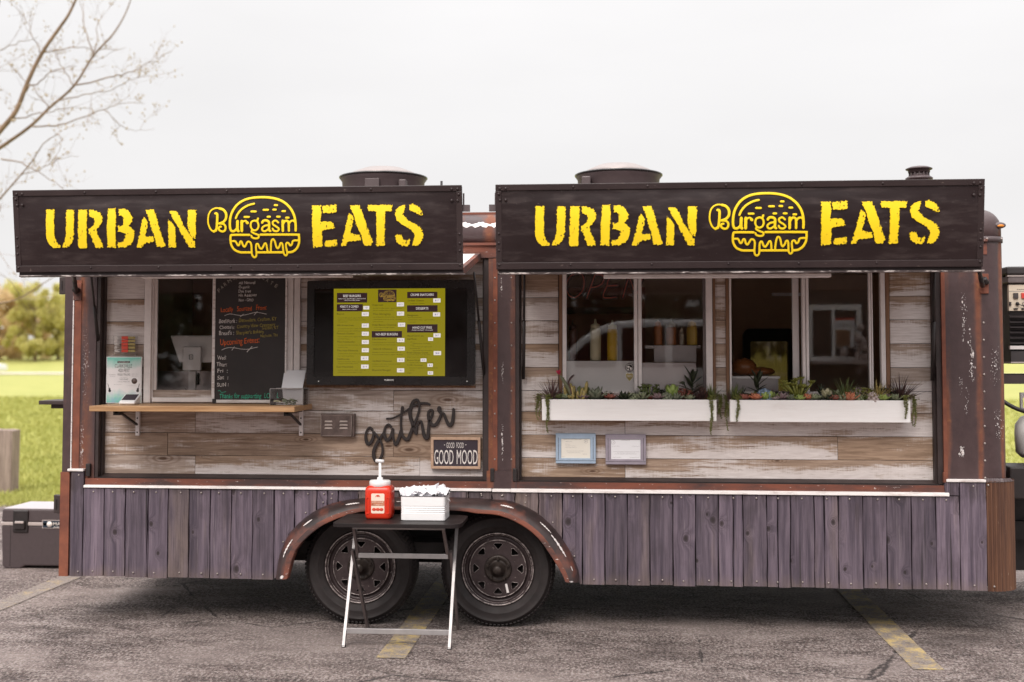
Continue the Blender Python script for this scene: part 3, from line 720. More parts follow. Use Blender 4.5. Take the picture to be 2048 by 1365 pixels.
# band and marker light near the roof on the right corner
def corner_ring(name, mat, z0, z1, o, x0):
    pr = [(x0, -o)] + [(XR - R_ + (R_ + o) * math.sin(a), R_ - (R_ + o) * math.cos(a)) for a in [i * math.pi / 20 for i in range(11)]] + [(XR + o, YB)]
    k = len(pr); mm = MB(); mm.add([(x, y, z) for z in (z0, z1) for x, y in pr] + [(x, y + .01, z) for z in (z0, z1) for x, y in pr], [(i, i + 1, k + i + 1, k + i) for i in range(k - 1)] + [(k + i, k + i + 1, 3 * k + i + 1, 3 * k + i) for i in range(k - 1)] + [(i, 2 * k + i, 2 * k + i + 1, i + 1) for i in range(k - 1)], True)
    return mm.build(name, mat, T)
corner_ring('corner_band', 'vent_paint', 2.352, 2.385, .008, 1.95)
rv = MB(); rv.ball((px(1973, 474), -.010, 2.368), .008, 6, 4); rv.ball((px(2003, 474), .0, 2.368), .008, 6, 4); rv.build('band_screws', 'screw', T, kind='stuff')
# roof with rounded shoulders
bm = bmesh.new(); bmesh.ops.create_cube(bm, size=1)
for v in bm.verts: v.co = Vector((XL if v.co.x < 0 else XR, 0 if v.co.y < 0 else YB, 2.36 if v.co.z < 0 else 2.56))
ed = [e for e in bm.edges if (e.verts[0].co.z > 2.5 and e.verts[1].co.z > 2.5) or (abs(e.verts[0].co.z - e.verts[1].co.z) > .1 and e.verts[0].co.x > 0)]
bmesh.ops.bevel(bm, geom=ed, offset=.124, segments=7, profile=.5, affect='EDGES')
m = MB(); bm.verts.index_update(); m.add([v.co.copy() for v in bm.verts], [tuple(v.index for v in f.verts) for f in bm.faces], True); bm.free()
m.build('roof', 'body', T)
B('roof_lip', 'rust', T, XL, XR - .2, .10, .135, 2.555, 2.572)
# paint scar on the roof shoulder between the awnings
# white scar on the roof shoulder between the awnings: a thin film following the curve
def shoulder(z):
    a = math.asin(max(-1, min(1, (z - (2.56 - .124)) / .124))); return .124 - .126 * math.cos(a)
m = MB(); pts = [(-.95 + i * .012, 2.470 + .006 * math.sin(i * 1.3) + .004 * math.sin(i * 3.1), 2.494 + .007 * math.sin(i * .7) + .003 * math.sin(i * 2.7)) for i in range(20)]
vs = []
for x, za, zb in pts:
    for k in range(4): z = za + (zb - za) * k / 3; vs.append((x, shoulder(z), z))
m.add(vs, [(i * 4 + k, (i + 1) * 4 + k, (i + 1) * 4 + k + 1, i * 4 + k + 1) for i in range(19) for k in range(3)], True); m.build('paint_scar', 'white_strip', T)
ml_ = MB().ball((px(2000, 452, .03), .028, pz(452, 2000, .03)), .026, 14, 8, 1., .55, .42); mk = ml_.build('marker_light', 'amber', T)
MB().ball((px(1999, 451, .03), .036, pz(451, 1999, .03)), .040, 14, 8, 1., .5, .5).build('lamp_base', 'vent_paint', mk)
# end walls, rear wall with window, floor, ceiling, added floor plate
YW = 2.22
B('end_wall', 'interior_wall', T, XL, XL + .05, .14, YB, .3, 2.36)
B('end_wall', 'interior_wall', T, XR - .06, XR - .01, .14, YB, .3, 2.36)
B('floor', 'under', T, XL, XR - .01, .10, YB, .42, .50)
B('floor_bounce_plate', 'interior_wall', T, XL + .06, XR - .08, .38, YW - .01, .501, .512)  # pale plate added over the dark floor to bounce light inside
B('ceiling', 'interior_wall', T, XL + .05, XR - .06, .145, YB - .05, 2.30, 2.33)
wx0, wx1, wz0, wz1 = at(1500, 720, YW).x, at(1576, 720, YW).x, .95, at(1540, 683, YW).z
for a in ((XL + .05, wx0, .5, 2.36), (wx1, XR - .06, .5, 2.36), (wx0, wx1, .5, wz0), (wx0, wx1, wz1, 2.36)):
    B('rear_wall', 'interior_wall', T, a[0], a[1], YW, YW + .06, a[2], a[3])
# dark rounded surround of the rear window
def rrect(x0, x1, z0, z1, r, n=6):
    o = []
    for cx, cz, a0 in ((x1 - r, z1 - r, 0), (x0 + r, z1 - r, 90), (x0 + r, z0 + r, 180), (x1 - r, z0 + r, 270)):
        o += [(cx + r * math.cos(rad(a0 + 90 * i / n)), cz + r * math.sin(rad(a0 + 90 * i / n))) for i in range(n + 1)]
    return o
def ring_prism(mb, A, Bp, y0, y1):
    n = len(A); mb.add([(x, y0, z) for x, z in A] + [(x, y0, z) for x, z in Bp] + [(x, y1, z) for x, z in A] + [(x, y1, z) for x, z in Bp],
        [(i, (i + 1) % n, n + (i + 1) % n, n + i) for i in range(n)] + [(2 * n + i, 3 * n + i, 3 * n + (i + 1) % n, 2 * n + (i + 1) % n) for i in range(n)] +
        [(i, 2 * n + i, 2 * n + (i + 1) % n, (i + 1) % n) for i in range(n)] + [(n + i, n + (i + 1) % n, 3 * n + (i + 1) % n, 3 * n + i) for i in range(n)]); return mb
rw = ring_prism(MB(), rrect(wx0 - .055, wx1 + .06, wz0 - .06, wz1 + .10, .06), rrect(wx0 + .001, wx1 - .001, wz0 + .001, wz1 - .001, .012), YW - .03, YW + .03).build('rear_window', 'interior_dark', T)
B('pane', 'tinted_glass', rw, wx0, wx1, YW + .01, YW + .014, wz0, wz1)
B('lower_panel', 'under', T, XL + .02, -2.05, .012, .10, .30, .90); B('lower_panel', 'under', T, -.22, XR - .14, .012, .10, .30, .90); B('lower_panel', 'under', T, -2.05, -.22, .012, .10, .80, .90)
# chassis
B('chassis_rail', 'under', T, XL + .3, XR - .2, .55, .63, .30, .44); B('chassis_rail', 'under', T, XL + .3, XR - .2, 1.7, 1.78, .30, .44)
B('wheel_well', 'under', T, -2.02, -.24, .32, .36, .36, .84)
B('rear_skirt', 'under', T, XL + .1, XR - .1, YB - .03, YB, .30, .5)
for xx in (-.71, -1.573): MB().tube([(xx, .25, .352), (xx, 2.1, .352)], .035, 10).build('axle', 'under', T)

# ---- plank walls behind the hatches
YP = .088
B('plank_backing', 'interior_dark', T, OLx0 - .02, at(288, 760, YP).x + .01, YP + .022, .135, OZ0 - .02, OZ1)
LW = [(288, 601)]; RW = [(1117, 1431), (1452, 1780)]
rowv = [536, 549.5, 596, 642, 688.5, 735, 781.5, 823.5, 869.5, 915.5, 957.5]
rowz = [pz(v, 1000, YP) for v in rowv]
WZ0 = pz(800, 1000, YP)      # underside of the windows
def planks(x0, x1, wins, joints, seed, fixed):
    r = random.Random(seed); num = 0
    wx = [(at(a, 700, YP).x, at(b, 700, YP).x) for a, b in wins]
    for i in range(len(rowz) - 1):
        zt, zb = rowz[i], rowz[i + 1]
        if i == 0: zt = OZ1 - .002
        zm = (zt + zb) / 2
        segs = [(x0, x1)]
        if zb > WZ0 - .03:
            cut = x0; segs = []
            for a, b in wx: segs.append((cut, a)); cut = b
            segs.append((cut, x1))
        js = sorted(at(u, 860, YP).x for u in joints.get(i, []))
        for a, b in segs:
            cuts = [a] + [j for j in js if a + .05 < j < b - .05] + [b]
            for c, d in zip(cuts, cuts[1:]):
                if d - c < .01: continue
                dy = r.uniform(0, .005); g = .0013; t = r.uniform(-.0007, .0007)
                poly = [(c + g, zb + .0016 + t), (d - g, zb + .0016 - t), (d - g, zt - .0016 - t), (c + g, zt - .0016 + t)]
                MB().prism(poly, YP - dy, YP + .02).build('wall_plank', 'plank', T, color=fixed.get((i, round((c + d) / 2 > (x0 + x1) / 2)), (r.random(), min(1, max(0, r.gauss(.42, .22))), r.choice((.02, .1, .15, .25, .35, .6)))))
planks(OLx0 + .03, OLx1 - .02, LW, {6: [787], 7: [391], 8: [336, 787], 9: [391, 840]}, 11, {(6, 0): (.9, .34, .5), (6, 1): (.8, .40, .4), (7, 0): (.55, .12, .4), (7, 1): (.9, .34, .5), (8, 0): (.3, .10, .5), (8, 1): (.25, .12, .5), (9, 0): (.8, .14, .5), (9, 1): (.2, .48, .12)})
planks(ORx0 + .03, ORx1 - .025, RW, {7: [1250], 8: [1675], 9: [1250]}, 5, {(7, 0): (.1, .30, .05), (7, 1): (.5, .50, .2), (8, 0): (.2, .42, .12), (8, 1): (.1, .12, .6), (9, 0): (.15, .10, .6), (9, 1): (.3, .46, .1)})
# solid wall behind the planks, around the windows
for a, b in ((OLx0, px(288, 700, YP)), (px(601, 700, YP), OLx1), (ORx0, px(1117, 700, YP)), (px(1431, 700, YP), px(1452, 700, YP)), (px(1780, 700, YP), ORx1)):
    B('wall_core', 'interior_dark', T, a - .012, b + .012, YP + .021, .132, WZ0 - .02, OZ1)
B('wall_core', 'interior_dark', T, OLx0 - .01, OLx1 + .01, YP + .021, .132, OZ0 - .02, WZ0 - .021)
B('wall_core', 'interior_dark', T, ORx0 - .01, ORx1 + .01, YP + .021, .132, OZ0 - .02, WZ0 - .021)
# jambs and sills
for x0, x1 in ((OLx0, OLx1), (ORx0, ORx1)):
    j = MB().box(x0 + .001, x0 + .022, .006, YP + .015, OZ0 - .01, OZ1).box(x0 + .022, x0 + .032, .05, YP + .015, OZ0 - .01, OZ1)
    j.build('jamb', 'jamb', T); j = MB().box(x1 - .030, x1 - .001, .012, YP + .014, OZ0 - .01, OZ1).box(x1 - .042, x1 - .030, .045, YP + .014, OZ0 - .01, OZ1); j.build('jamb', 'jamb', T)
    m = MB(); m.add([(x0 + .02, .004, OZ0 - .012), (x1 - .02, .004, OZ0 - .012), (x1 - .02, YP, OZ0 + .012), (x0 + .02, YP, OZ0 + .012), (x0 + .02, .004, OZ0 - .03), (x1 - .02, .004, OZ0 - .03), (x1 - .02, YP, OZ0 - .03), (x0 + .02, YP, OZ0 - .03)],
        [(0, 1, 2, 3), (4, 5, 1, 0), (4, 7, 6, 5), (1, 5, 6, 2), (3, 2, 6, 7), (0, 3, 7, 4)]); m.build('sill', 'jamb', T)
B('sill_rail', 'rust', T, OLx0 - .05, ORx1 + .02, -.014, .012, .853, .893)
B('sill_rail', 'body', T, OLx1 - .01, ORx0 + .01, -.017, .0, .855, .96)
# white drip strip in lengths
for a, b, za, zb in ((px(171, 975), px(984, 982), .836, .852), (px(985, 983), px(1022, 984), .833, .851), (px(1022, 984), px(1896, 990), .832, .853)):
    m = MB(); m.add([(a, -.034, za), (b, -.034, za), (b, -.030, zb), (a, -.030, zb), (a, .01, za), (b, .01, za), (b, .01, zb + .003), (a, .01, zb + .003)], [(0, 1, 2, 3), (3, 2, 6, 7), (0, 4, 5, 1), (1, 5, 6, 2), (0, 3, 7, 4), (4, 7, 6, 5)])
    m.build('drip_strip', 'white_strip', T, bevel=.003)
for a, b, z in ((px(139, 945), px(171, 945), .937), (px(1890, 968), px(1969, 968), .917)):
    B('drip_strip', 'white_strip', T, a, b, -.034, .01, z, z + .016, bevel=.003)

# ---- skirt boards
FO = [(553, 1156), (562, 1104), (585, 1060), (624, 1026), (665, 1007), (710, 998), (770, 995), (850, 994), (930, 996), (985, 999), (1023, 1003), (1071, 1024), (1111, 1060), (1139, 1101), (1156, 1138), (1159, 1162)]
FI = [(575, 1158), (592, 1101), (628, 1063), (662, 1043), (700, 1029), (735, 1022), (785, 1020), (850, 1020), (920, 1022), (955, 1027), (999, 1031), (1043, 1050), (1077, 1077), (1108, 1121), (1124, 1148), (1131, 1164)]
YS = -.020
arch = [(at(u, v, YS).x, at(u, v, YS).z) for u, v in FO]
def arch_z(x):
    if x <= arch[0][0] or x >= arch[-1][0]: return 0
    for (a, za), (b, zb) in zip(arch, arch[1:]):
        if a <= x <= b: return za + (zb - za) * (x - a) / (b - a)
    return 0
edges = [140, 166, 208, 250, 294, 336, 377.5, 420, 462, 505, 548, 589, 633, 654, 676, 716, 757, 800, 846, 890, 937, 984, 1030, 1077, 1125, 1165, 1210, 1255, 1300, 1346, 1391, 1437, 1486, 1534, 1581, 1629, 1677, 1726, 1774, 1823, 1872, 1920, 1974]
split = {1437: .60, 1534: .47, 1629: .42, 294: .06}
rb = random.Random(3); nails = MB()
def board(x0, x1, zb, zt, colr, ya):
    g = .0028; n = 9; top = []; bot = []; L_ = []; R2 = []
    ph = rb.uniform(0, 9)
    for i in range(n + 1):
        t = i / n; L_.append((x0 + g + .0016 * math.sin(ph + t * 7) + rb.uniform(-.0008, .0008), t)); R2.append((x1 - g + .0016 * math.sin(ph + 2 + t * 6) + rb.uniform(-.0008, .0008), t))
    xs = [x0 + g + (x1 - x0 - 2 * g) * i / 8 for i in range(9)]
    lo = [max(zb, arch_z(x)) for x in xs]
    if max(lo) > zt - .005: return
    poly = [(x, z) for x, z in zip(xs, lo)]
    zr = lo[-1]; zl = lo[0]
    poly += [(x, zr + (zt - zr) * t) for x, t in R2[1:]]
    poly += [(x, zl + (zt - zl) * t) for x, t in reversed(L_[1:])]
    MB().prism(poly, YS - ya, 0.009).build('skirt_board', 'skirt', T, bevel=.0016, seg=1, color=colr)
for i in range(len(edges) - 1):
    u0, u1 = edges[i], edges[i + 1]; x0, x1 = at(u0, 1080, YS).x, at(u1, 1080, YS).x
    zt = .832
    if u1 <= 166: zt = .935
    if u0 >= 1872: zt = .832 if u0 < 1890 else .915
    zb = .281 + rb.uniform(-.003, .003); tan = .0
    if u0 in (1210, 1346, 336): tan = .16
    if 700 <= u0 < 1100: tan = .55
    colr = (min(1, max(0, tan + rb.uniform(-.12, .10))), rb.uniform(.15, .85), rb.random()); ya = rb.uniform(0, .006)
    if u0 in split:
        xs_ = x0 + (x1 - x0) * split[u0]; board(x0, xs_, zb, zt, colr, ya); board(xs_, x1, zb - .002, zt, colr, ya + .002)
    else: board(x0, x1, zb, zt, colr, ya)
    if u0 == 1872:
        board(at(1889, 1000, YS).x, x1, .838, .915, colr, ya)
    xm = (x0 + x1) / 2 + rb.uniform(-.015, .015)
    for z in (zt - .022, max(zb, arch_z(xm)) + .03):
        if not (676 <= u0 < 930) and z > arch_z(xm) + .012: nails.ball((xm + rb.uniform(-.01, .01), YS - .006, z), .0062, 7, 4, 1, .7, 1)
nails.build('nail_heads', 'screw', T, kind='stuff')
# left edge angle and corrugated right corner
B('corner_angle', 'orange', T, XL - .004, px(139, 1050), -.012, .1, .277, .93)
m = MB(); k = 90; x0c = at(1974, 1080, YS).x; Rc = .16; xe = 2.405; lnf = xe - Rc - x0c; s_tot = lnf + Rc * math.pi / 2
pr = []
for i in range(k + 1):
    s_ = s_tot * i / k; w_ = .0055 * math.sin(s_ / .0245 * 2 * math.pi)
    if s_ < lnf: p = (x0c + s_, YS); nn = (0, -1)
    else:
        a = (s_ - lnf) / Rc; p = (xe - Rc + Rc * math.sin(a), YS + Rc - Rc * math.cos(a)); nn = (math.sin(a), -math.cos(a))
    pr.append((p[0] + nn[0] * w_, p[1] + nn[1] * w_))
pr += [(xe, 1.6)]; k = len(pr); m.add([(x, y, z) for z in (.275, .925) for x, y in pr] , [(i, i + 1, k + i + 1, k + i) for i in range(k - 1)], True)
cc = m.build('corrugated_corner', 'corr', T)
# lead flashing on top of the corrugated sheet
m = MB(); m.add([(x, y - .004, .918) for x, y in pr[:-1]] + [(min(x, XR + .002) , max(y, .0) , .938) for x, y in pr[:-1]], [(i, i + 1, k + i, k - 1 + i) for i in range(k - 2)], True); m.build('flashing', 'vent_paint', T)
nl = MB(); nl.ball((at(1976, 982, YS).x, YS - .006, .90), .007, 6, 4); nl.ball((at(1988, 1167, YS).x, YS - .006, .305), .007, 6, 4); nl.build('corner_nails', 'screw', cc, kind='stuff')

# ---- fender over both wheels
A_ = cr([at(u, v, YS - .008) for u, v in FO], 3); I_ = cr([at(u, v, -.135) for u, v in FI], 3); ns = 8
def fender_strip(name, mat, s0, s1, parent, extra=None):
    m = MB(); vs = []; k = 7
    for a, b in zip(A_, I_):
        for j in range(k):
            s_ = s0 + (s1 - s0) * j / (k - 1); f = 1 - math.cos(s_ * math.pi / 2); y = (YS - .008) - .118 * math.sin(s_ * math.pi / 2)
            vs.append((a.x + (b.x - a.x) * f, y, a.z + (b.z - a.z) * f))
        if extra: vs.append((b.x, b.y + .06, b.z)); 
    kk = k + (1 if extra else 0); n = len(A_)
    m.add(vs, [(i * kk + j, (i + 1) * kk + j, (i + 1) * kk + j + 1, i * kk + j + 1) for i in range(n - 1) for j in range(kk - 1)], True)
    return m.build(name, mat, parent)
mf = Mat('fender_paint', .4); ps = mf.co(kind='World'); a_ = mf.noise(ps, 7, 5)
c_ = mf.mix(mf.rng(a_, .35, .68), (.024, .016, .016), (.060, .036, .034)); c_ = mf.mix(mf.rng(mf.noise(ps, 3.1, 4), .56, .66, 0, .8), c_, (.17, .055, .035))
mf.col(c_); mf.bump(mf.noise(ps, 14, 3), .2, .008); MT['fender'] = mf.m
fen = fender_strip('fender', 'fender', 0, .80, T); fender_strip('fender_lip', 'rust', .80, 1., fen, True)
# scars where the paint came off the fender, as thin chips following its curve
def scar(t0, t1, s_, w, name='paint_chip'):
    m = MB(); vs = []; q = 14; n = len(A_) - 1
    for i in range(q + 1):
        t = (t0 + (t1 - t0) * i / q) * n; j = min(int(t), n - 1); f_ = t - j
        a = A_[j].lerp(A_[j + 1], f_); b = I_[j].lerp(I_[j + 1], f_)
        ww = w * math.sin(math.pi * (.04 + .92 * i / q)) ** .5 * (.75 + .4 * math.sin(i * 2.4))
        for s2 in (s_ - ww, s_ + ww):
            f = 1 - math.cos(s2 * math.pi / 2); vs.append((a.x + (b.x - a.x) * f - .0, (YS - .008) - .118 * math.sin(s2 * math.pi / 2) - .0025, a.z + (b.z - a.z) * f + .0015))
    m.add(vs, [(2 * i, 2 * i + 2, 2 * i + 3, 2 * i + 1) for i in range(q)], True); m.build(name, 'white_strip', fen)
for a, b, s_, w in ((.055, .105, .60, .045), (.155, .185, .55, .04), (.30, .34, .5, .05), (.42, .47, .5, .04), (.645, .685, .5, .05), (.76, .80, .45, .035), (.805, .875, .5, .05), (.91, .93, .5, .03), (.985, .998, .7, .12), (.002, .012, .75, .1)): scar(a, b, s_, w)

# ---- wheels
def wheel(xc):
    zc = .352
    w = MB()
    hb = [(.158, -7), (.158, 7), (.150, 11), (.137, 7.5), (.119, 2.2), (.119, -2.2), (.137, -7.5), (.150, -11)]
    ob = [(.174, -10), (.174, 10), (.174, 22.5), (.125, 22.5), (.084, 10), (.084, -10), (.125, -22.5), (.174, -22.5)]
    P = lambda r, a, y: (xc + r * math.cos(a), y, zc + r * math.sin(a))
    for i in range(8):
        c = rad(90 + 45 * i)
        vs = [P(r, c + rad(d), .062 if r > .1 else .060) for r, d in hb] + [P(r, c + rad(d), .062) for r, d in ob] + [P(r * .985, c + rad(d), .088) for r, d in hb] + [P(.084, c + rad(22.5), .062), P(.084, c - rad(22.5), .062)]
        fs = [(j, (j + 1) % 8, 8 + (j + 1) % 8, 8 + j) for j in range(8)] + [(j, 16 + j, 16 + (j + 1) % 8, (j + 1) % 8) for j in range(8)] + [(11, 12, 24), (14, 25, 13)]
        w.add(vs, fs)
    o = w.build('wheel', 'rim', T)
    MB().lathe([(.174, .062), (.186, .075), (.198, .080), (.206, .062), (.213, .044), (.223, .040), (.226, .05), (.20, .13), (.03, .135)], (xc, 0, zc), 'y', 48, True, False).build('rim_barrel', 'rim', o)
    for r_, y_, t_ in ((.2195, .036, .0042), (.175, .058, .0030), (.208, .052, .0018)):
        MB().tube([P(r_, 2 * math.pi * i / 56, y_) for i in range(56)], t_, 6, closed=True).build('rim_ring', 'rimedge', o)
    he = MB()
    for i in range(8):
        c = rad(90 + 45 * i); he.tube([P(r, c + rad(d), .0605) for r, d in hb], .0016, 4, closed=True)
    he.build('hole_edges', 'rimedge', o, kind='stuff')
    MB().lathe([(.086, .063), (.084, .052), (.072, .046), (.060, .052), (.048, .056), (.044, .030), (.030, .022), (.027, -.004), (.022, -.010), (.001, -.010)], (xc, 0, zc), 'y', 36).build('hub', 'hub', o)
    lg = MB()
    for i in range(5):
        a = rad(90 + 72 * i); lg.lathe([(.011, .052), (.011, .030), (.007, .026), (.001, .026)], P(.066, a, 0), 'y', 6, False)
    lg.build('lug_nuts', 'hub', o, kind='stuff')
    ty = MB(); pf = [(.205, .10), (.224, .046), (.230, .034), (.240, .026), (.262, .016), (.266, .012), (.270, .014), (.292, .010), (.310, .012), (.313, .008), (.317, .013), (.330, .026), (.341, .044), (.348, .060), (.350, .09), (.350, .17), (.340, .20), (.30, .225), (.22, .22), (.205, .12)]
    ty.lathe(pf, (xc, 0, zc), 'y', 72)
    for i in range(84):
        a = 2 * math.pi * i / 84; a2 = a + .042
        q = [P(.3325, a, .023), P(.3325, a2, .023), P(.349, a2 + .02, .052), P(.349, a + .02, .052), P(.337, a, .021), P(.337, a2, .021), P(.3545, a2 + .02, .050), P(.3545, a + .02, .050), P(.3545, a + .0, .10), P(.3545, a2 + .0, .10), P(.349, a2, .10), P(.349, a, .10)]
        ty.add(q, [(4, 5, 6, 7), (0, 4, 7, 3), (1, 2, 6, 5), (0, 1, 5, 4), (7, 6, 9, 8), (3, 7, 8, 11), (6, 2, 10, 9), (8, 9, 10, 11)])
    ty.build('tyre', 'tyre_rubber', o)
    return o
w1 = wheel(-1.573); w2 = wheel(-.713)
MB().bar(at(1012, 1168, .056), at(1016, 1186, .056), .014, .002, (0, 1, 0)).build('tape_patch', 'white_strip', w2)

# ---- awnings with the signs
YF0, YF1, ZF0, ZF1 = -.900, -.960, 2.140, 2.590
SIGNX = ((-3.348, -.818), (-.627, 1.942))
def bulge(x, z):
    for i, (a, b) in enumerate(SIGNX):
        if a < x < b and ZF0 < z < ZF1:
            s_ = min(1, max(0, ((x - a) / (b - a) - .012) / .976)); t_ = min(1, max(0, ((z - ZF0) / (ZF1 - ZF0) - .085) / .84))
            return (math.sin(math.pi * s_) ** .3) * (math.sin(math.pi * t_) ** .9) * (.026 + .004 * mnoise.noise(Vector((x * 1.1 + i * 9, z * 2.5, 3))))
    return 0.
def FP(x, z, d=0.):
    "point on the leaning, slightly bulging sign face; d is how far it stands out towards the viewer"
    k = (YF1 - YF0) / (ZF1 - ZF0); return Vector((x, YF0 + k * (z - ZF0) - d - bulge(x, z), z))
def FQ(u, v):
    r = ray(u, v); k = (YF1 - YF0) / (ZF1 - ZF0); d = YF0 - k * ZF0
    t = (d - (CAM.y - k * CAM.z)) / (r.y - k * r.z); p = CAM + r * t; return (p.x, p.z)
LET = [  # stencil letters of the first sign, outlines measured in 4x enlargements
  (0, 360, [[(380,243),(447,241),(447,420),(450,460),(465,500),(495,530),(492,547),(440,550),(405,520),(385,470)], [(542,243),(606,243),(606,420),(598,490),(570,530),(540,550),(515,545),(513,520),(535,490),(543,440)]]),
  (0, 360, [[(640,245),(710,243),(708,548),(640,548)], [(725,245),(770,245),(810,265),(835,300),(833,345),(810,380),(790,400),(795,430),(815,480),(840,540),(835,548),(778,547),(760,500),(745,450),(725,430),(727,395),(755,380),(770,360),(772,330),(760,305),(725,295)]]),
  (0, 360, [[(874,235),(940,230),(940,545),(872,545)], [(960,235),(1010,235),(1045,255),(1060,285),(1075,310),(1070,340),(1045,370),(1075,395),(1092,430),(1085,480),(1060,520),(1000,545),(960,545),(952,520),(958,505),(1000,500),(1015,470),(1015,440),(1000,425),(962,420),(960,375),(1000,370),(1005,340),(1000,310),(985,292),(960,290)]]),
  (0, 360, [[(1165,300),(1185,320),(1195,350),(1190,390),(1180,460),(1215,460),(1235,455),(1250,500),(1165,515),(1145,545),(1108,548),(1115,510),(1135,420),(1150,340)], [(1175,245),(1243,240),(1260,290),(1280,350),(1305,440),(1335,525),(1320,540),(1270,540),(1250,460),(1225,380),(1195,290)]]),
  (0, 360, [[(1360,320),(1395,350),(1420,395),(1420,545),(1362,545)], [(1368,255),(1428,255),(1460,320),(1500,400),(1540,450),(1572,500),(1570,545),(1520,540),(1500,500),(1450,400),(1400,320)], [(1515,245),(1580,243),(1582,440),(1575,478),(1555,470),(1530,430),(1515,380)]]),
  (512, 320, [[(455,370),(527,367),(530,500),(600,498),(630,510),(640,550),(600,560),(540,570),(540,600),(540,700),(467,705),(460,540)], [(537,370),(650,362),(652,425),(600,430),(545,430)], [(570,650),(655,642),(655,695),(560,698),(555,665)]]),
  (512, 320, [[(755,430),(790,460),(785,510),(765,590),(800,600),(840,605),(845,648),(740,660),(725,690),(690,697),(700,650),(730,530),(745,450)], [(757,370),(830,365),(855,420),(890,520),(920,600),(940,660),(925,690),(870,690),(855,620),(820,540),(790,450)]]),
  (512, 320, [[(900,365),(1095,362),(1092,415),(1040,415),(1035,690),(970,692),(970,415),(905,415)]]),
  (512, 320, [[(1115,440),(1130,395),(1160,370),(1203,365),(1190,410),(1178,440),(1210,480),(1280,520),(1325,550),(1343,600),(1335,650),(1300,690),(1255,690),(1260,660),(1275,620),(1270,590),(1240,560),(1170,520),(1135,490)], [(1230,365),(1260,357),(1300,375),(1330,410),(1340,445),(1305,450),(1280,425),(1235,405)], [(1118,605),(1170,600),(1180,640),(1210,645),(1237,630),(1235,670),(1215,695),(1170,690),(1130,660)]])]
LOGO = [  # strokes of the burger mark, in a 10.11x enlargement, with half widths
  ([(265,790),(210,805),(150,760),(105,660),(95,560),(110,450),(160,370),(240,332),(320,338)],17),([(320,338),(390,362),(440,415),(460,480),(452,550),(418,602),(370,632),(325,645)],26),
  ([(325,645),(400,652),(440,685),(452,735),(432,790),(385,806),(335,785),(315,750),(330,715),(358,708)],22),([(240,440),(275,455),(280,560),(275,700),(262,770),(215,806)],26),
  ([(690,600),(690,760),(708,795)],30),([(690,730),(640,788),(590,800),(552,770),(537,680),(543,540),(582,400),(670,262),(800,168),(950,122),(1130,106),(1300,112),(1460,142),(1600,202),(1720,302),(1800,420),(1843,540),(1862,680),(1862,785)],25),
  ([(655,535),(690,450),(760,360),(850,295),(930,260),(1010,240)],22),([(965,400),(1050,400)],22),([(830,512),(915,512)],22),([(1210,367),(1295,367)],22),([(1405,362),(1450,362)],22),([(1430,270),(1475,270)],22),([(1590,393),(1640,393)],22),([(1295,508),(1340,508)],22),([(1488,507),(1535,507)],22),([(1670,527),(1715,527)],22),
  ([(775,600),(778,790)],30),([(775,680),(800,612),(850,590),(880,612)],18),([(880,625),(890,632)],30),
  ([(1035,585),(1090,610),(1115,690),(1090,760),(1035,785),(980,755),(955,685),(975,610),(1035,585)],20),([(1085,590),(1102,545)],22),([(995,770),(975,810),(1040,850),(1110,880),(1112,930),(1050,945),(985,925),(970,892)],20),
  ([(1190,625),(1210,592),(1260,582),(1310,602),(1328,650),(1328,770),(1350,795)],25),([(1320,680),(1240,692),(1188,740),(1198,788),(1250,800),(1310,760)],20),
  ([(1510,625),(1460,585),(1402,612),(1412,668),(1480,712),(1525,758),(1490,800),(1422,790),(1398,748)],20),
  ([(1600,592),(1605,790)],27),([(1605,660),(1640,602),(1690,592),(1720,640),(1726,790)],24),([(1726,650),(1760,602),(1810,588),(1850,620)],21),
  ([(930,875),(600,875),(553,900),(548,1000),(562,1080),(620,1170),(720,1218),(800,1224),(945,1224)],23),([(1155,870),(1870,870),(1922,892),(1930,980),(1918,1062),(1870,1150),(1790,1208),(1700,1222)],23),([(1085,1223),(1600,1222)],23),
  ([(575,1000),(640,1000),(668,1040),(690,1080),(718,1075),(742,1012),(770,1012),(798,1088),(830,1110),(860,1062),(892,1012),(940,1020),(964,1080),(965,1240),(982,1300),(1015,1320),(1048,1300),(1060,1240),(1055,1120),(1068,1060),(1100,1060),(1130,1130),(1165,1153),(1200,1110),(1232,1050),(1265,1062),(1285,1205)],20),
  ([(1350,1205),(1366,1020),(1400,960),(1438,1000),(1465,1110),(1495,1143),(1530,1100),(1552,1042),(1590,1060),(1610,1240),(1650,1283),(1680,1240),(1660,1100),(1672,1042),(1710,1035),(1745,1085),(1782,1060),(1800,1002),(1840,985),(1910,985)],20)]
def roughen(poly, seed, amp, step):
    r = random.Random(seed); o = []
    n = len(poly)
    for i in range(n):
        a, b = Vector(poly[i]), Vector(poly[(i + 1) % n]); d = b - a; k = max(1, int(d.length / step)); nn = Vector((-d.y, d.x)).normalized() if d.length else Vector((0, 0))
        for j in range(k):
            q = a + d * (j / k) + nn * r.gauss(0, amp) + nn * (amp * 1.6 if r.random() < .10 else 0); o.append((q.x, q.y))
    return o
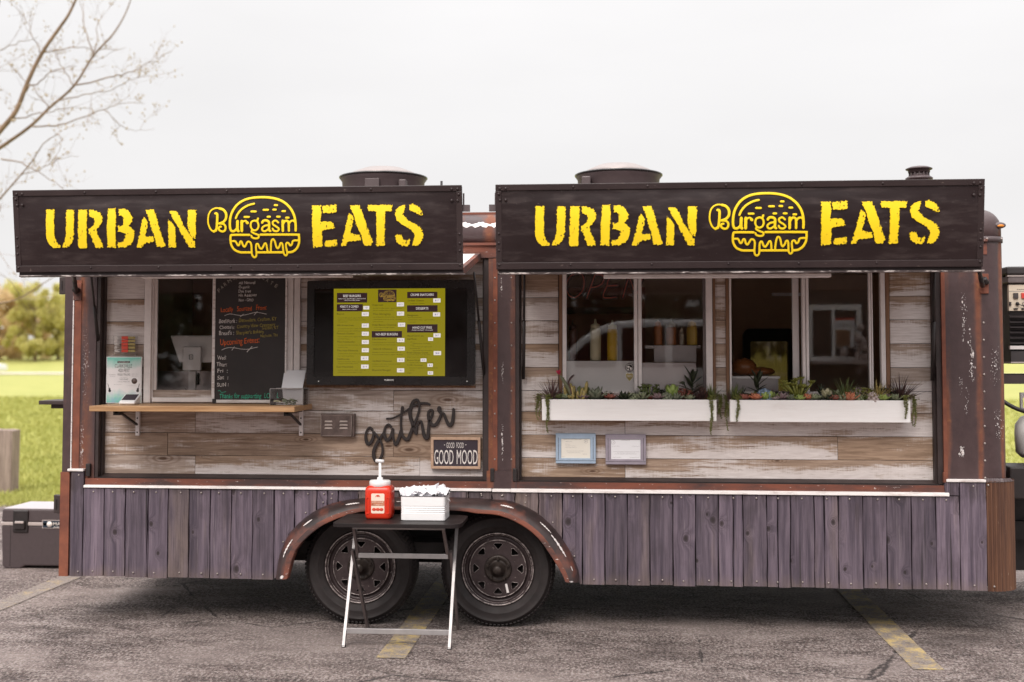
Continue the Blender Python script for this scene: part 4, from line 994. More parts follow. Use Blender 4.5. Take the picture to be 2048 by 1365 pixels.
def awning(x0, x1, dx, dz, bar, k):
    a = MB(); t = .045
    # sign box: face grid so that the sheet can be slightly dished, with sides and back
    nx, nz = 48, 16; vs = []
    for j in range(nz + 1):
        for i in range(nx + 1):
            x = x0 + (x1 - x0) * i / nx; z = ZF0 + (ZF1 - ZF0) * j / nz
            vs.append(FP(x, z))
    fs = [(j * (nx + 1) + i, j * (nx + 1) + i + 1, (j + 1) * (nx + 1) + i + 1, (j + 1) * (nx + 1) + i) for j in range(nz) for i in range(nx)]
    a.add(vs, fs, True)
    cs = [FP(x0, ZF0), FP(x1, ZF0), FP(x1, ZF1), FP(x0, ZF1)]; bk = [c + Vector((0, t, 0)) for c in cs]
    a.add(cs + bk, [(0, 4, 5, 1), (1, 5, 6, 2), (2, 6, 7, 3), (3, 7, 4, 0), (7, 6, 5, 4)])
    A = a.build('awning', 'sign', T, recalc=False)
    A['label'] = ('left' if k == 0 else 'right') + ' hatch awning with dark sign panel and yellow stencil lettering'
    def rim(xa, xb, za, zb, name='rim_strip', d=.007):
        m = MB(); cs = [FP(xa, za, d), FP(xb, za, d), FP(xb, zb, d), FP(xa, zb, d)]; bk = [FP(xa, za, -.002), FP(xb, za, -.002), FP(xb, zb, -.002), FP(xa, zb, -.002)]
        m.add(cs + bk, [(0, 1, 2, 3), (0, 4, 5, 1), (1, 5, 6, 2), (2, 6, 7, 3), (3, 7, 4, 0), (7, 6, 5, 4)]); m.build(name, 'trim', A, bevel=.003)
    rim(x0 - .004, x1 + .004, ZF1 - .030, ZF1 + .004); rim(x0 - .004, x1 + .004, ZF0 - .004, ZF0 + .034)
    rim(x0 - .005, x0 + .028, ZF0 + .034, ZF1 - .030, d=.006); rim(x1 - .028, x1 + .005, ZF0 + .034, ZF1 - .030, d=.006)
    r = MB(); z_t, z_b = ZF1 - .014, ZF0 + .020
    for xx in np.arange(x0 + .42, x1 - .2, .405): r.ball(FP(xx + random.uniform(-.01, .01), z_t, .007), .0075, 7, 4, 1, .7, 1); r.ball(FP(xx + random.uniform(-.02, .02), z_b, .007), .007, 7, 4, 1, .7, 1)
    for sx, sg in ((x0, 1), (x1, -1)):
        for du, dv in ((.02, .018), (.052, .018), (.02, .080), (.052, .080), (.014, .047)): r.ball(FP(sx + sg * du, ZF1 - dv, .007), .0088, 7, 4, 1, .7, 1)
        for dv in (.10, .14, .19, .022): r.ball(FP(sx + sg * .012, ZF0 + dv, .007), .0075, 7, 4, 1, .7, 1)
    r.build('rivets', 'trim', A, kind='stuff')
    # lower channel and chipped drip edge
    B('channel', 'trim', A, x0 + .006, x1 + .002, -.886, -.846, 2.120, 2.139)
    B('drip_edge', 'chip', A, x0 + .012, x1 + .012, -.902, -.846, 2.112, 2.120)
    # lid going back up to the hinge
    m = MB(); y0, y1 = -.86, -.004; za, zb = 2.118, 2.268
    m.add([(x0, y0, za), (x1, y0, za), (x1, y1, zb), (x0, y1, zb), (x0, y0, za + .028), (x1, y0, za + .028), (x1, y1, zb + .028), (x0, y1, zb + .028)], [(0, 3, 2, 1), (4, 5, 6, 7), (0, 1, 5, 4), (1, 2, 6, 5), (2, 3, 7, 6), (3, 0, 4, 7)])
    m.build('lid', 'lid_inner', A)
    for xx in (x0 + .012, x1 - .012): MB().bar((xx, -.86, 2.130), (xx, -.006, 2.286), .026, .040).build('lid_edge', 'rust' if k == 0 else 'trim', A)
    MB().add([(x0 + .03, -.85, 2.146), (x1 - .03, -.85, 2.146), (x1 - .03, -.02, 2.299), (x0 + .03, -.02, 2.299)], [(0, 1, 2, 3)]).build('lid_skin', 'interior_white', A)
    # hold-down hasp at the inner upper corner
    sx = x1 if k == 0 else x0; sg = 1 if k == 0 else -1
    MB().box(*sorted((sx, sx + sg * .042)), -.93, -.90, 2.455, 2.49).box(*sorted((sx + sg * .004, sx + sg * .012)), -.92, -.91, 2.49, 2.555).build('hasp', 'vent_paint', A)
    # yellow stencil lettering
    for w, rngl in (('URBAN', range(0, 5)), ('EATS', range(5, 9))):
        m = MB()
        for li in rngl:
            ox, oz, pols = LET[li]
            for pi, pl in enumerate(pols):
                rp = roughen(pl, li * 10 + pi, 3.0, 6)
                q = [FQ(ox + p[0] / 4, oz + p[1] / 4) for p in rp]; q = [(x + dx, z + dz) for x, z in q]
                m.prism_map(q, lambda x, z, y: FP(x, z, .0055 - y), .004)
        m.build('lettering', 'yellow_vinyl', A)['label'] = 'yellow stencil word ' + w
    m = MB()
    for pts, hw in LOGO:
        c = cr([(*FQ(410 + p[0] / 10.11, 385 + p[1] / 10.11), 0) for p in pts], 5); hwm = hw / 10.11 / 369
        m.stroke([(p[0] + dx, p[1] + dz) for p in c], hwm, lambda x, z, d: FP(x, z, .0042 + d), .0016, 8)
    m.build('burger_logo', 'yellow_vinyl', A)
    # nicks where the print has worn through
    m = MB(); r3 = random.Random(5)
    for ox, oz, pols in LET:
        for pl in pols:
            for i in range(7):
                a_, b_ = r3.sample(pl, 2); t_ = r3.uniform(.03, .97); p = (a_[0] + (b_[0] - a_[0]) * t_ + r3.uniform(-9, 9), a_[1] + (b_[1] - a_[1]) * t_ + r3.uniform(-9, 9)); R0 = r3.uniform(1.2, 5.5); el = r3.uniform(.8, 3.2)
                q = [FQ(ox + (p[0] + R0 * math.cos(j) * r3.uniform(.4, 1)) / 4, oz + (p[1] + R0 * el * math.sin(j) * r3.uniform(.4, 1)) / 4) for j in (0, 1.05, 2.1, 3.14, 4.2, 5.25)]
                m.prism_map([(x + dx, z + dz) for x, z in q], lambda x, z, y: FP(x, z, .0062 - y), .004)
    m.build('print_wear', 'sign', A, kind='stuff')
    # light bar under the front edge
    u0, u1 = bar; bx = pbox(u0, 548, u1, 556, -.80, -.75)
    B('light_bar', 'white_frame', A, bx[0], bx[1], -.80, -.75, bx[4], bx[5], bevel=.005)
    # gas struts: one outside at the far end, one inside by the jamb
    return A
a1 = awning(-3.348, -.818, 0, 0, (282, 703), 0)
a2 = awning(-.627, 1.942, 2.742, -.009, (1207, 1663), 1)
def strut(parent, top, bot, r=.012, r2=.007):
    top, bot = Vector(top), Vector(bot); mid = bot.lerp(top, .55)
    s = MB().tube([bot, mid], r, 8).tube([mid, top], r2, 8).build('gas_strut', 'black_metal', parent)
strut(a1, at(147, 543, -.35), at(152, 585, -.03), .014, .012); strut(a2, at(1958, 540, -.35), at(1965, 572, -.03), .014, .012)
strut(a1, at(182, 548, -.30), at(197, 690, .035), .011); strut(a1, at(948, 545, -.30), at(969, 756, .03), .010); strut(a2, at(1869, 545, -.30), at(1865, 760, .04), .012); strut(a2, at(1049, 545, -.2), at(1047, 758, .05), .010)
def bracket(u, v, w, h, mat):
    c = at(u, v, 0); o = B('strut_bracket', mat, T, c.x - w / 2, c.x + w / 2, -.010, .0, c.z - h / 2, c.z + h / 2, bevel=.003)
    MB().tube([(c.x - .01, -.045, c.z + h * .22), (c.x + .012, -.012, c.z + h * .05)], .016, 8).ball((c.x - .006, -.03, c.z + h * .12), .02, 8, 6).build('ball_joint', 'black_metal', o)
bracket(156, 584, .055, .11, 'rust'); bracket(1968, 568, .05, .12, 'orange')
for u, v, hh in ((128, 572, .11), (117, 1008, .115)):
    c = at(u, v, .03); d = MB().box(c.x - .028, c.x - .002, .02, .05, c.z - hh / 2, c.z + hh / 2).box(c.x + .0, c.x + .026, .0, .05, c.z - hh / 2, c.z + hh / 2)
    h_ = d.build('door_hinge', 'jamb', T, bevel=.004)
    B('hinge_pin', 'black_metal', h_, c.x - .004, c.x + .003, -.004, .05, c.z - hh * .28, c.z + hh * .28)
# flakes of old white paint left on the posts
def flakes(spots, name='paint_flakes'):
    m = MB(); r = random.Random(31)
    for u, v0, v1, wu, n_, sz in spots:
        n_ = int(n_ * 1.7); sz *= .60
        for i in range(n_):
            t_ = r.random(); v = v0 + (v1 - v0) * t_; k_ = math.sin(math.pi * min(.95, max(.05, t_)))
            p = at(u + r.gauss(0, wu), v + r.gauss(0, 3), 0); R0 = sz / 320 * r.uniform(.2, 1.) * (.4 + .6 * k_) * (2.2 if r.random() < .08 else 1); q = r.randint(5, 8); el = r.uniform(1.2, 3.)
            y_ = -.0012 - .0002 * (i % 5)
            m.prism([(p.x + R0 * math.cos(6.283 * j / q) * r.uniform(.5, 1.1), p.z + R0 * el * math.sin(6.283 * j / q) * r.uniform(.5, 1.1)) for j in range(q)], y_, .001)
    return m.build(name, 'white_strip', T, kind='stuff')
flakes([(1927, 585, 690, 2.5, 40, 1.5), (1944, 690, 760, 2.5, 42, 2.0), (1933, 770, 830, 2, 16, 1.5), (1990, 690, 770, 4, 40, 1.1), (1997, 820, 880, 3.5, 36, 1.2), (1923, 895, 915, 3, 34, 2.2), (1940, 650, 700, 2, 14, 1.2), (1922, 755, 790, 2, 14, 1.2),
        (170, 660, 800, 2.5, 60, .9), (164, 850, 930, 1.5, 50, 1.1), (1003, 560, 590, 1.2, 14, 1.2), (1005, 725, 765, .9, 22, 1.5), (1005, 850, 925, .8, 30, 1.5), (1000, 480, 500, 3, 4, 1)])
# small clips at the foot of the posts
for u in (985, 1030): 
    c = at(u, 950, 0); MB().box(c.x - .012, c.x + .012, -.024, .0, c.z - .04, c.z + .04).build('hatch_clip', 'black_metal', T, bevel=.003)
c = at(1889, 955, 0); MB().box(c.x - .012, c.x + .012, -.024, .0, c.z - .03, c.z + .03).build('hatch_clip', 'orange', T, bevel=.003)
c = at(178, 940, 0); MB().box(c.x - .012, c.x + .016, -.024, .0, c.z - .04, c.z + .04).build('hatch_clip', 'black_metal', T, bevel=.003)
# step at the rear corner
c0 = at(88, 803, .7); MB().box(c0.x, XL + .02, .62, .9, c0.z - .02, c0.z + .008).box(c0.x + .05, XL + .02, .70, .74, c0.z - .05, c0.z - .02).build('rear_ledge', 'jamb', T, bevel=.004)

# ---- windows
def vbar(mb, u0, u1, v0, v1, yf, yb):
    b = pbox(u0, v0, u1, v1, yf, yb); mb.box(*b)
def win_frame(bars, mat='white_frame', name='window', parent=T):
    m = MB()
    for b in bars: vbar(m, *b)
    return m.build(name, mat, parent, bevel=.0025, seg=1)
VT = 522
wl = win_frame([(288, 302, VT, 806, .058, .10), (302.5, 307, VT, 800, .078, .10), (303, 571, 796, 805, .062, .10), (572, 586, VT, 806, .060, .10), (587.5, 600, VT, 806, .066, .10)])
wl['label'] = 'left serving window behind the chalkboard'
win_frame([(308, 314, VT, 795, .088, .11), (308, 425, 789, 795.5, .090, .11), (424, 430, VT, 795, .070, .11)], 'white_frame', 'sash', wl)
B('pane', 'glass', wl, *pbox(314, VT, 424, 789, .100, .104))
wr1 = win_frame([(1125, 1133, VT, 795, .060, .11), (1268, 1275, VT, 795, .056, .11), (1276, 1283.5, VT, 795, .064, .11), (1412, 1425, VT, 795, .060, .11), (1134, 1412, 786, 795, .066, .11), (1126, 1424, VT - 6, VT + 1, .062, .11)])
wr1['label'] = 'middle window with neon sign and sauce bottles behind it'
[win_frame([q_], 'trimwood', 'casing', wr1) for q_ in ((1118, 1124.5, VT, 796, .070, .10), (1425.5, 1431, VT, 796, .070, .10))]
win_frame([(1406, 1411.5, VT, 795, .09, .12)], 'grey_steel', 'sash', wr1)
B('pane', 'glass', wr1, *pbox(1133, VT, 1268, 783, .094, .098)); B('pane', 'glass', wr1, *pbox(1283.5, VT, 1412, 795, .100, .104))
wr2 = win_frame([(1459, 1463, VT, 797, .066, .11), (1605, 1611, VT, 797, .058, .11), (1612, 1618, VT, 797, .066, .11), (1738, 1742, VT, 797, .07, .10), (1743, 1746, VT, 797, .074, .10), (1762, 1771, VT, 797, .062, .11), (1460, 1770, 791, 798, .068, .11), (1460, 1770, VT - 6, VT + 1, .064, .11)])
wr2['label'] = 'right window, slid open on its left half'
[win_frame([q_], 'trimwood', 'casing', wr2) for q_ in ((1452, 1458.5, VT, 797, .072, .10), (1771.5, 1779.5, VT, 797, .070, .10))]
win_frame([(1585, 1598, VT, 797, .105, .125)], 'grey_plastic', 'sash', wr2)
B('pane', 'glass', wr2, *pbox(1618, VT, 1738, 797, .098, .102))
# ---- serving shelf
zs = 1.364; b0 = at(178, 820, -.36); b1 = at(589, 822, -.36)
shf = MB().prism([(b0.x, zs - .033), (b1.x, zs - .033), (b1.x, zs), (b0.x, zs)], -.36, .062).build('serving_shelf', 'shelf', T, bevel=.003)
for u in (275, 602):
    c = at(u, 840, .06); o = MB().box(c.x - .012, c.x + .012, .058, .078, c.z - .10, zs - .034).build('shelf_bracket', 'white_frame', shf)
    MB().bar((c.x, .05, c.z - .03), (c.x - .0, -.20, zs - .05), .012, .012).bar((c.x, .05, zs - .042), (c.x, -.27, zs - .042), .02, .014).box(c.x - .02, c.x + .02, -.27, -.23, zs - .06, zs - .034).build('bracket_arm', 'black_metal', shf)
    nl = MB(); nl.ball((c.x, .057, c.z - .08), .005, 6, 4); nl.ball((c.x, .057, c.z + .01), .005, 6, 4); nl.build('bracket_screws', 'black_metal', shf, kind='stuff')
B('plank_ledger', 'trimwood', T, *pbox(614, 771.5, 951, 776, .070, .09))

# ---- roof vents
def fan(u, vr, vt, w, y, k):
    c = at(u, vr, y); q = ppm(u, vr, y); R = w / 2 / q; zr = c.z; zt = at(u, vt, y).z
    o = MB().lathe([(R * .86, 2.50), (R * .88, zr - .17), (R * .93, zr - .13), (R * .955, zr - .03), (R * 1.0, zr - .012), (R * 1.0, zr), (R * .97, zr + .004), (R * .93, zr - .01), (R * .6, zr - .02), (.001, zr - .02)], (c.x, y, 0), 'z', 48).build('exhaust_fan', 'vent_paint', T)
    MB().tube([(c.x + R * math.cos(2 * math.pi * i / 48), y + R * math.sin(2 * math.pi * i / 48), zr) for i in range(48)], .008, 6, closed=True).build('fan_rim', 'tv_case', o)
    MB().lathe([(R * .9, zr + .004), (R * .72, zr + (zt - zr) * .5), (R * .45, zt - .004), (R * .2, zt), (.001, zt)], (c.x, y, 0), 'z', 40).build('fan_cap', 'vent_light', o)
    y_ = y - R * .93
    if k == 0: MB().box(c.x - .07, c.x + .03, y_ - .03, y_ + .05, zr - .16, zr - .045).build('switch_box', 'vent_paint', o, bevel=.004); MB().box(c.x + .16, c.x + .21, y_ - .0, y_ + .09, zr - .16, zr - .05).build('bracket', 'vent_paint', o, bevel=.008)
    else: MB().box(c.x - .25, c.x - .19, y_ - .0, y_ + .1, zr - .16, zr - .04).build('bracket', 'vent_paint', o, bevel=.008); B('bracket', 'vent_paint', o, c.x - .36, c.x - .30, y_ + .05, y_ + .10, zr - .16, zr - .10)
fan(767, 357, 337, 170, 1.0, 0); fan(1237, 352, 330, 172, 1.0, 1)
c = at(1838, 345, .9); zc_ = lambda v: at(1838, v, .9).z
ch = MB().lathe([(.062, 2.50), (.062, zc_(361)), (.088, zc_(360)), (.090, zc_(357)), (.070, zc_(353)), (.058, zc_(352)), (.058, zc_(346)), (.071, zc_(346)), (.072, zc_(339)), (.086, zc_(340)), (.088, zc_(338)), (.06, zc_(334.5)), (.02, zc_(332.5)), (.001, zc_(332))], (c.x, .9, 0), 'z', 28).build('flue_vent', 'vent_paint', T)
m = MB()
for i in range(14): a = 2 * math.pi * i / 14; m.box(c.x + .064 * math.cos(a) - .004, c.x + .064 * math.cos(a) + .004, .9 + .064 * math.sin(a) - .004, .9 + .064 * math.sin(a) + .004, zc_(353), zc_(345))
m.build('flue_slats', 'vent_paint', ch, kind='stuff')
c = at(883, 366, -.5); MB().tube([(c.x, -.5, 2.18), (c.x, -.5, c.z + .01)], .007, 6).build('antenna_stub', 'black_metal', a1)

# ---- interior fittings seen through the windows
B('counter_panel', 'interior_white', T, *pbox(1124, 722.5, 1268, 830, .106, .112))
B('steel_panel', 'steel', T, *pbox(1270, 726, 1392, 830, .116, .122))
B('counter', 'steel', T, XL + .06, XR - .07, .145, .165, .9, 1.28)
B('back_shelf', 'steel', T, at(1290, 690, .5).x, at(1400, 690, .5).x, .46, .62, at(1340, 691.5, .5).z - .02, at(1340, 691.5, .5).z)
B('shelf_front', 'steel', T, at(1308, 700, .46).x, at(1392, 700, .46).x, .45, .458, at(1340, 724, .46).z, at(1340, 694, .46).z)
B('bottle_ledge', 'steel', T, at(1124, 722, .14).x, at(1268, 722, .14).x, .125, .26, at(1200, 722.5, .17).z - .02, at(1200, 722.5, .17).z)
B('red_wall_panel', 'interior_red', T, at(1120, 600, 2.0).x, at(1290, 600, 2.0).x, 2.0, 2.02, .6, 2.2)
B('rack_rail', 'rust', T, at(1120, 600, 1.6).x, at(1275, 600, 1.6).x, 1.6, 1.63, at(1200, 628, 1.6).z, at(1200, 615, 1.6).z)
B('ceiling_tube', 'interior_white', T, at(1545, 590, 1.6).x, at(1610, 590, 1.6).x, 1.6, 1.64, at(1560, 592, 1.6).z, at(1560, 586, 1.6).z)
B('steel_splash', 'steel', T, *pbox(300, 743, 470, 786, .34, .36))
B('inner_counter', 'interior_white', T, *pbox(300, 784, 424, 830, .107, .125))
B('wall_stripe', 'interior_red', T, *pbox(385, 560, 470, 690, 1.9, 1.92))
# ------------------------------------------------------------------ things on and around the trailer
YWL = YP - .006     # face of the plank wall
# menu screen
b = pbox(613.5, 561, 950, 770, -.02, .07)
tv = thing('menu_screen', ((b[0] + b[1]) / 2, .02, b[4]), 'black wall mounted screen showing a yellow menu page', 'screen')
m = MB(); ring_prism(m, rrect(b[0], b[1], b[4], b[5], .012, 3), rrect(*(lambda q: (q[0], q[1], q[4], q[5]))(pbox(628, 577, 934, 754, -.02, 0)), .004, 3), -.02, .02); m.build('bezel', 'tv_case', tv)
B('casing', 'tv_case', tv, b[0] + .01, b[1] - .01, .0, .07, b[4] + .01, b[5] - .01)
q = pbox(628, 577, 934, 754, -.012, .0); B('screen_glass', 'tv_glass', tv, q[0], q[1], -.012, -.002, q[4], q[5])
YM = -.0135
B('menu_page', 'menu_yellow', tv, *pbox(667, 577.5, 890, 752.5, YM, YM + .001))
MX = lambda x: 650 + x / 6.204
MZ = lambda y: 560 + y / 6.204
mk = MB(); mw = MB(); mi = MB(); mb_ = MB(); mg = MB(); mt = MB()
for x0, y0, x1, y1 in ((148, 163, 523, 283), (146, 303, 468, 392), (658, 122, 887, 278), (580, 637, 955, 717), (1020, 150, 1394, 228), (1018, 317, 1396, 397), (1018, 553, 1396, 655)):
    B('menu_block', 'menu_black', tv, *pbox(MX(x0), MZ(y0), MX(x1), MZ(y1), YM - .0008, YM))
def mtx(mb, s, x, y, h, w, al='C', d=.0012): ptext(mb, s, MX(x), MZ(y), YM - d, h / 6.204, w / 6.204, al)
for s_, x, y, w in (('BEEF BURGERS', 335, 214, 218), ('MAKE IT A COMBO', 302, 347, 226), ('NO-BEEF BURGERS', 767, 690, 272), ('CRUMB SNATCHERS', 1206, 200, 288), ('DESSERTS', 1206, 370, 152), ('HAND CUT FRIES', 1206, 607, 240)): mtx(mt, s_, x, y, 30, w)
for s_, x, y, w in (('LOCALLY SOURCED, GRASS FED', 335, 240, 340), ('SERVED ON A BRIOCHE BUN', 337, 260, 190), ('FRIES AND A DRINK', 307, 372, 180), ('FRIED IN BEEF TALLOW', 1208, 630, 260)): mtx(mt, s_, x, y, 11, w)
for s_, x, y, w in (('Burnt', 148, 434, 90), ('All American', 148, 575, 205), ('French Onion', 148, 678, 215), ('The Kentucky', 148, 780, 220), ('The Hot Momma', 148, 888, 260), ('California', 146, 994, 156), ('Get Hatched', 143, 1090, 200),
    ('Caprese', 588, 322, 130), ('The Almighty', 594, 436, 222), ('Holy Bacon Cheesus', 588, 570, 296), ('Herbivore', 588, 748, 172), ('Ham & Cheesus', 597, 868, 236), ('Grilled Cheesus', 590, 1018, 240), ('Beyond Burger', 588, 1130, 230),
    ('Grilled Cheese', 1026, 268, 200), ('Beignets', 1022, 450, 135), ('Hand Cut Fries', 1018, 706, 205), ('Add Flavor', 1018, 745, 122), ('Fried Cheese Curds', 1015, 915, 265)): mtx(mi, s_, x, y, 22, w, 'L')
for s_, x, y, w in (('Onion Rings', 1018, 1006, 158), ('Truffle Parmesan', 1016, 1066, 200), ('Water', 1018, 1163, 60)): mtx(mi, s_, x, y, 15, w, 'L')
fill = ('house made sauce, aged cheddar', 'lettuce tomato onion pickle', 'toasted brioche bun', 'smoked bacon and cheese', 'grilled onions and mushrooms')
for j, (x, y, w) in enumerate(((160, 478, 320), (160, 503, 345), (160, 528, 120), (160, 612, 350), (160, 640, 300), (160, 712, 330), (160, 738, 140), (160, 815, 320), (160, 842, 120), (160, 922, 290), (160, 950, 200), (160, 1022, 310), (160, 1046, 250), (160, 1126, 350), (160, 1152, 300),
    (600, 358, 360), (600, 384, 250), (600, 468, 340), (600, 496, 360), (600, 524, 120), (612, 596, 250), (612, 622, 90), (588, 785, 360), (588, 812, 300), (588, 906, 355), (588, 934, 380), (588, 1050, 350), (588, 1076, 200), (1056, 300, 180), (1030, 474, 170), (1030, 502, 330), (1030, 530, 100), (1056, 776, 55), (1090, 796, 220), (1056, 816, 55), (1090, 836, 240), (1056, 857, 120), (1090, 882, 235), (1020, 936, 285), (1020, 964, 255), (1052, 1034, 300), (1052, 1098, 350), (1052, 1126, 60))):
    mtx(mi, fill[j % 5], x, y, 11, w, 'L')
for x, y, s_, w in ((512, 347, '+$5', 72), (500, 426, '$13', 86), (500, 568, '$12', 86), (500, 670, '$12', 86), (500, 773, '$13', 86), (500, 874, '$13', 86), (492, 974, '$15', 92), (494, 1078, '$14', 92), (935, 306, '$13', 88), (937, 420, '$17', 88), (950, 558, '$14', 88), (940, 749, '$13', 90), (945, 855, '$14', 90), (940, 996, '$15', 90), (938, 1124, '+$2', 90), (1388, 257, '$7', 90), (1384, 430, '$7', 88), (1390, 690, '$7', 88), (1310, 737, '+$1', 62), (1394, 910, '$8', 92), (1222, 997, '$.50', 72), (1304, 1060, '$1', 66), (1308, 1157, '$1', 66)):
    h = 50 if w > 80 else 42
    B('price_tag', 'menu_white', tv, *pbox(MX(x - w / 2), MZ(y - h / 2), MX(x + w / 2), MZ(y + h / 2), YM - .0008, YM)); mtx(mb_, s_, x, y + 9, 20, w * .55)
for pts, hw in LOGO:
    k_ = .098; c_ = cr([(*(lambda p: (p.x, p.z))(at(MX(668 + p[0] * .106), MZ(128 + p[1] * .106), YM)), 0) for p in pts], 3)
    mg.stroke([(p[0], p[1]) for p in c_], .0009, lambda x, z, d: Vector((x, YM - .0014 - d, z)), .0004, 5)
mt.build('menu_headings', 'menu_white', tv, kind='stuff'); mi.build('menu_text', 'menu_ink', tv, kind='stuff'); mb_.build('price_text', 'menu_blue', tv, kind='stuff'); mg.build('menu_logo', 'menu_gold', tv)
m = MB(); ptext(m, 'FURRION', 769, 762, -.0215, 3.2, 18); m.build('maker_mark', 'menu_white', tv)
m = MB(); m.ball(at(637, 763, -.021), .003, 6, 4); m.ball(at(934, 763, -.021), .003, 6, 4); m.build('indicator_light', 'menu_white', tv)

# chalkboard in the serving window
b = pbox(430, 524, 570, 800, .040, .055)
cb = thing('chalkboard', ((b[0] + b[1]) / 2, .05, b[4]), 'tall black chalkboard with coloured handwriting in the left window', 'chalkboard')
B('board', 'chalkboard', cb, *b)
m = MB(); m.box(*pbox(425, 524, 430, 798, .036, .056)); m.box(*pbox(432, 800.2, 588, 806, .036, .058)); m.box(*pbox(570.2, 524, 573, 799, .038, .056)); m.build('edging', 'white_strip', cb)
B('corner_cap', 'black_metal', cb, *pbox(424, 798, 431, 807, .030, .057), bevel=.003)
CX = lambda x: 420 + x / 5.055
CZ = lambda y: 550 + y / 5.055
YC = .0385
groups = {k: MB() for k in ('chalk_white', 'chalk_grey', 'chalk_orange', 'chalk_olive', 'chalk_teal')}
def chalk(mat, s_, x, y, h, w, rot=0., shear=.06): ptext(groups[mat], s_, CX(x), CZ(y), YC, h / 5.055, w / 5.055, 'L', rot=rad(rot), shear=shear, jit=.0012)
for s_, x, y, h, w in (('All Natural', 290, 96, 30, 165), ('Organic', 290, 138, 28, 110), ('Dye Free', 288, 182, 30, 125), ('No Additives', 290, 222, 28, 180), ('Non - GMO', 290, 270, 30, 148)): chalk('chalk_white', s_, x, y, h, w, 1)
for i, (ch_, x, y, r) in enumerate((('F', 92, 180, 38), ('A', 120, 148, 34), ('R', 152, 118, 32), ('M', 190, 86, 28), ('-', 236, 62, 20), ('T', 256, 50, 14), ('O', 300, 42, 6), ('P', 400, 26, -6), ('L', 480, 38, -14), ('C', 525, 45, -22), ('A', 560, 66, -26), ('T', 604, 92, -30), ('E', 650, 122, -32))):
    ptext(groups['chalk_grey'], ch_, CX(x), CZ(y), YC, 38 / 5.055, 26 / 5.055 if ch_ != 'M' else 34 / 5.055, 'L', rot=rad(r))
chalk('chalk_orange', 'Locally   Sourced   From:', 110, 378, 50, 460, 3); chalk('chalk_orange', 'Upcoming Events:', 104, 714, 62, 395, 4)
for s_, x, y, h, w in (('Beef/Pork :', 92, 490, 42, 180), ("Cheese's:", 96, 548, 38, 150), ("Bread's :", 92, 610, 42, 148), ('Wed:', 74, 858, 42, 88), ('Thur:', 64, 926, 42, 106), ('Fri  :', 76, 990, 40, 100), ('Sat  :', 74, 1058, 40, 108), ('SUN :', 70, 1130, 38, 116)): chalk('chalk_white', s_, x, y, h, w, 1)
for s_, x, y, h, w in (('Detweilers, Crofton, KY', 292, 480, 36, 380), ('Country View Creamery', 272, 540, 36, 385), ('Trenton, KY', 520, 556, 36, 170), ('Sharpier\'s Bakery', 265, 604, 36, 280), ('Nashville, TN', 510, 632, 28, 170)): chalk('chalk_olive', s_, x, y, h, w, 3)
chalk('chalk_teal', 'Thanks for supporting  LOCAL', 92, 1250, 50, 600, .6, .12)
def cw(mat, pts, r=2.4): groups[mat].stroke([(p[0], p[1]) for p in cr([(*(lambda q: (q.x, q.z))(at(CX(x), CZ(y), YC)), 0) for x, y in pts], 4)], r / 5.055 / 324, lambda x, z, d: Vector((x, YC - .0004 - d, z)), .0004, 5)
cw('chalk_white', [(150, 412), (200, 396), (260, 405), (320, 412), (400, 395), (470, 380), (570, 398)]); cw('chalk_white', [(305, 425), (340, 398)]); cw('chalk_white', [(445, 408), (478, 372)])
cw('chalk_white', [(118, 762), (170, 740), (240, 738), (320, 752), (390, 752), (440, 740), (480, 732)]); cw('chalk_white', [(222, 762), (246, 728)]); cw('chalk_white', [(374, 780), (424, 726)], 3.2)
cw('chalk_teal', [(82, 1175), (100, 1170), (118, 1190), (160, 1182)])
for k, g in groups.items(): g.build('handwriting', k, cb, kind='stuff')

# gather sign, cut out of board
GA = [[(195,612),(152,580),(105,640),(90,740),(110,828),(150,845),(195,790),(222,690)], [(222,662),(262,702),(322,782),(360,880),(365,990),(330,1090),(268,1130),(226,1070),(224,960),(270,850),(330,750),(390,662)],
  [(500,562),(460,530),(412,580),(392,680),(420,768),(455,785),(500,730),(533,622)], [(533,612),(540,740),(565,838),(595,850),(640,740),(668,630)], [(692,252),(672,400),(668,560),(690,700),(742,770),(790,760),(830,660),(862,560)],
  [(440,435),(530,424),(650,370),(760,300),(880,222),(1000,186),(1100,186),(1140,206)], [(868,565),(930,420),(968,280),(966,175),(930,128),(872,152),(832,250),(817,370),(850,500),(880,600),(918,678)], [(918,678),(930,570),(960,492),(1000,482),(1020,580),(1042,690),(1075,752),(1108,735),(1120,600),(1128,490)],
  [(1128,482),(1178,382),(1188,312),(1152,292),(1117,340),(1122,430),(1160,518),(1210,545),(1260,510),(1308,420),(1330,352)], [(1302,262),(1284,292),(1310,338),(1370,352),(1400,430),(1440,518),(1480,545),(1514,480),(1528,360),(1530,280)]]
m = MB(); yg = .066
for i, st in enumerate(GA):
    c = cr([(*(lambda q: (q.x, q.z))(at(720 + x / 8.192, 785 + y / 8.192, yg)), 0) for x, y in st], 6); n = len(c)
    wd = 27.5 / 8.192 / 322
    rs = [wd * (.92 + .22 * math.sin(3.1 + 7 * k / n)) * (.72 if i == 5 else 1) for k in range(n)]
    m.stroke([(p[0], p[1]) for p in c], rs, lambda x, z, d: Vector((x, yg + .006 - d, z)), .0055 + .0002 * i, 10)
hd = cr([(*(lambda q: (q.x, q.z))(at(720 + x / 8.192, 785 + y / 8.192, yg)), 0) for x, y in [(1296, 262), (1300, 300)]], 2); m.stroke([(p[0], p[1]) for p in hd], 36 / 8.192 / 322, lambda x, z, d: Vector((x, yg + .006 - d, z)), .0058, 10)
gs = m.build('word_sign', 'black_cutout'); tag(gs, 'dark cut-out script sign reading gather on the plank wall', 'sign')

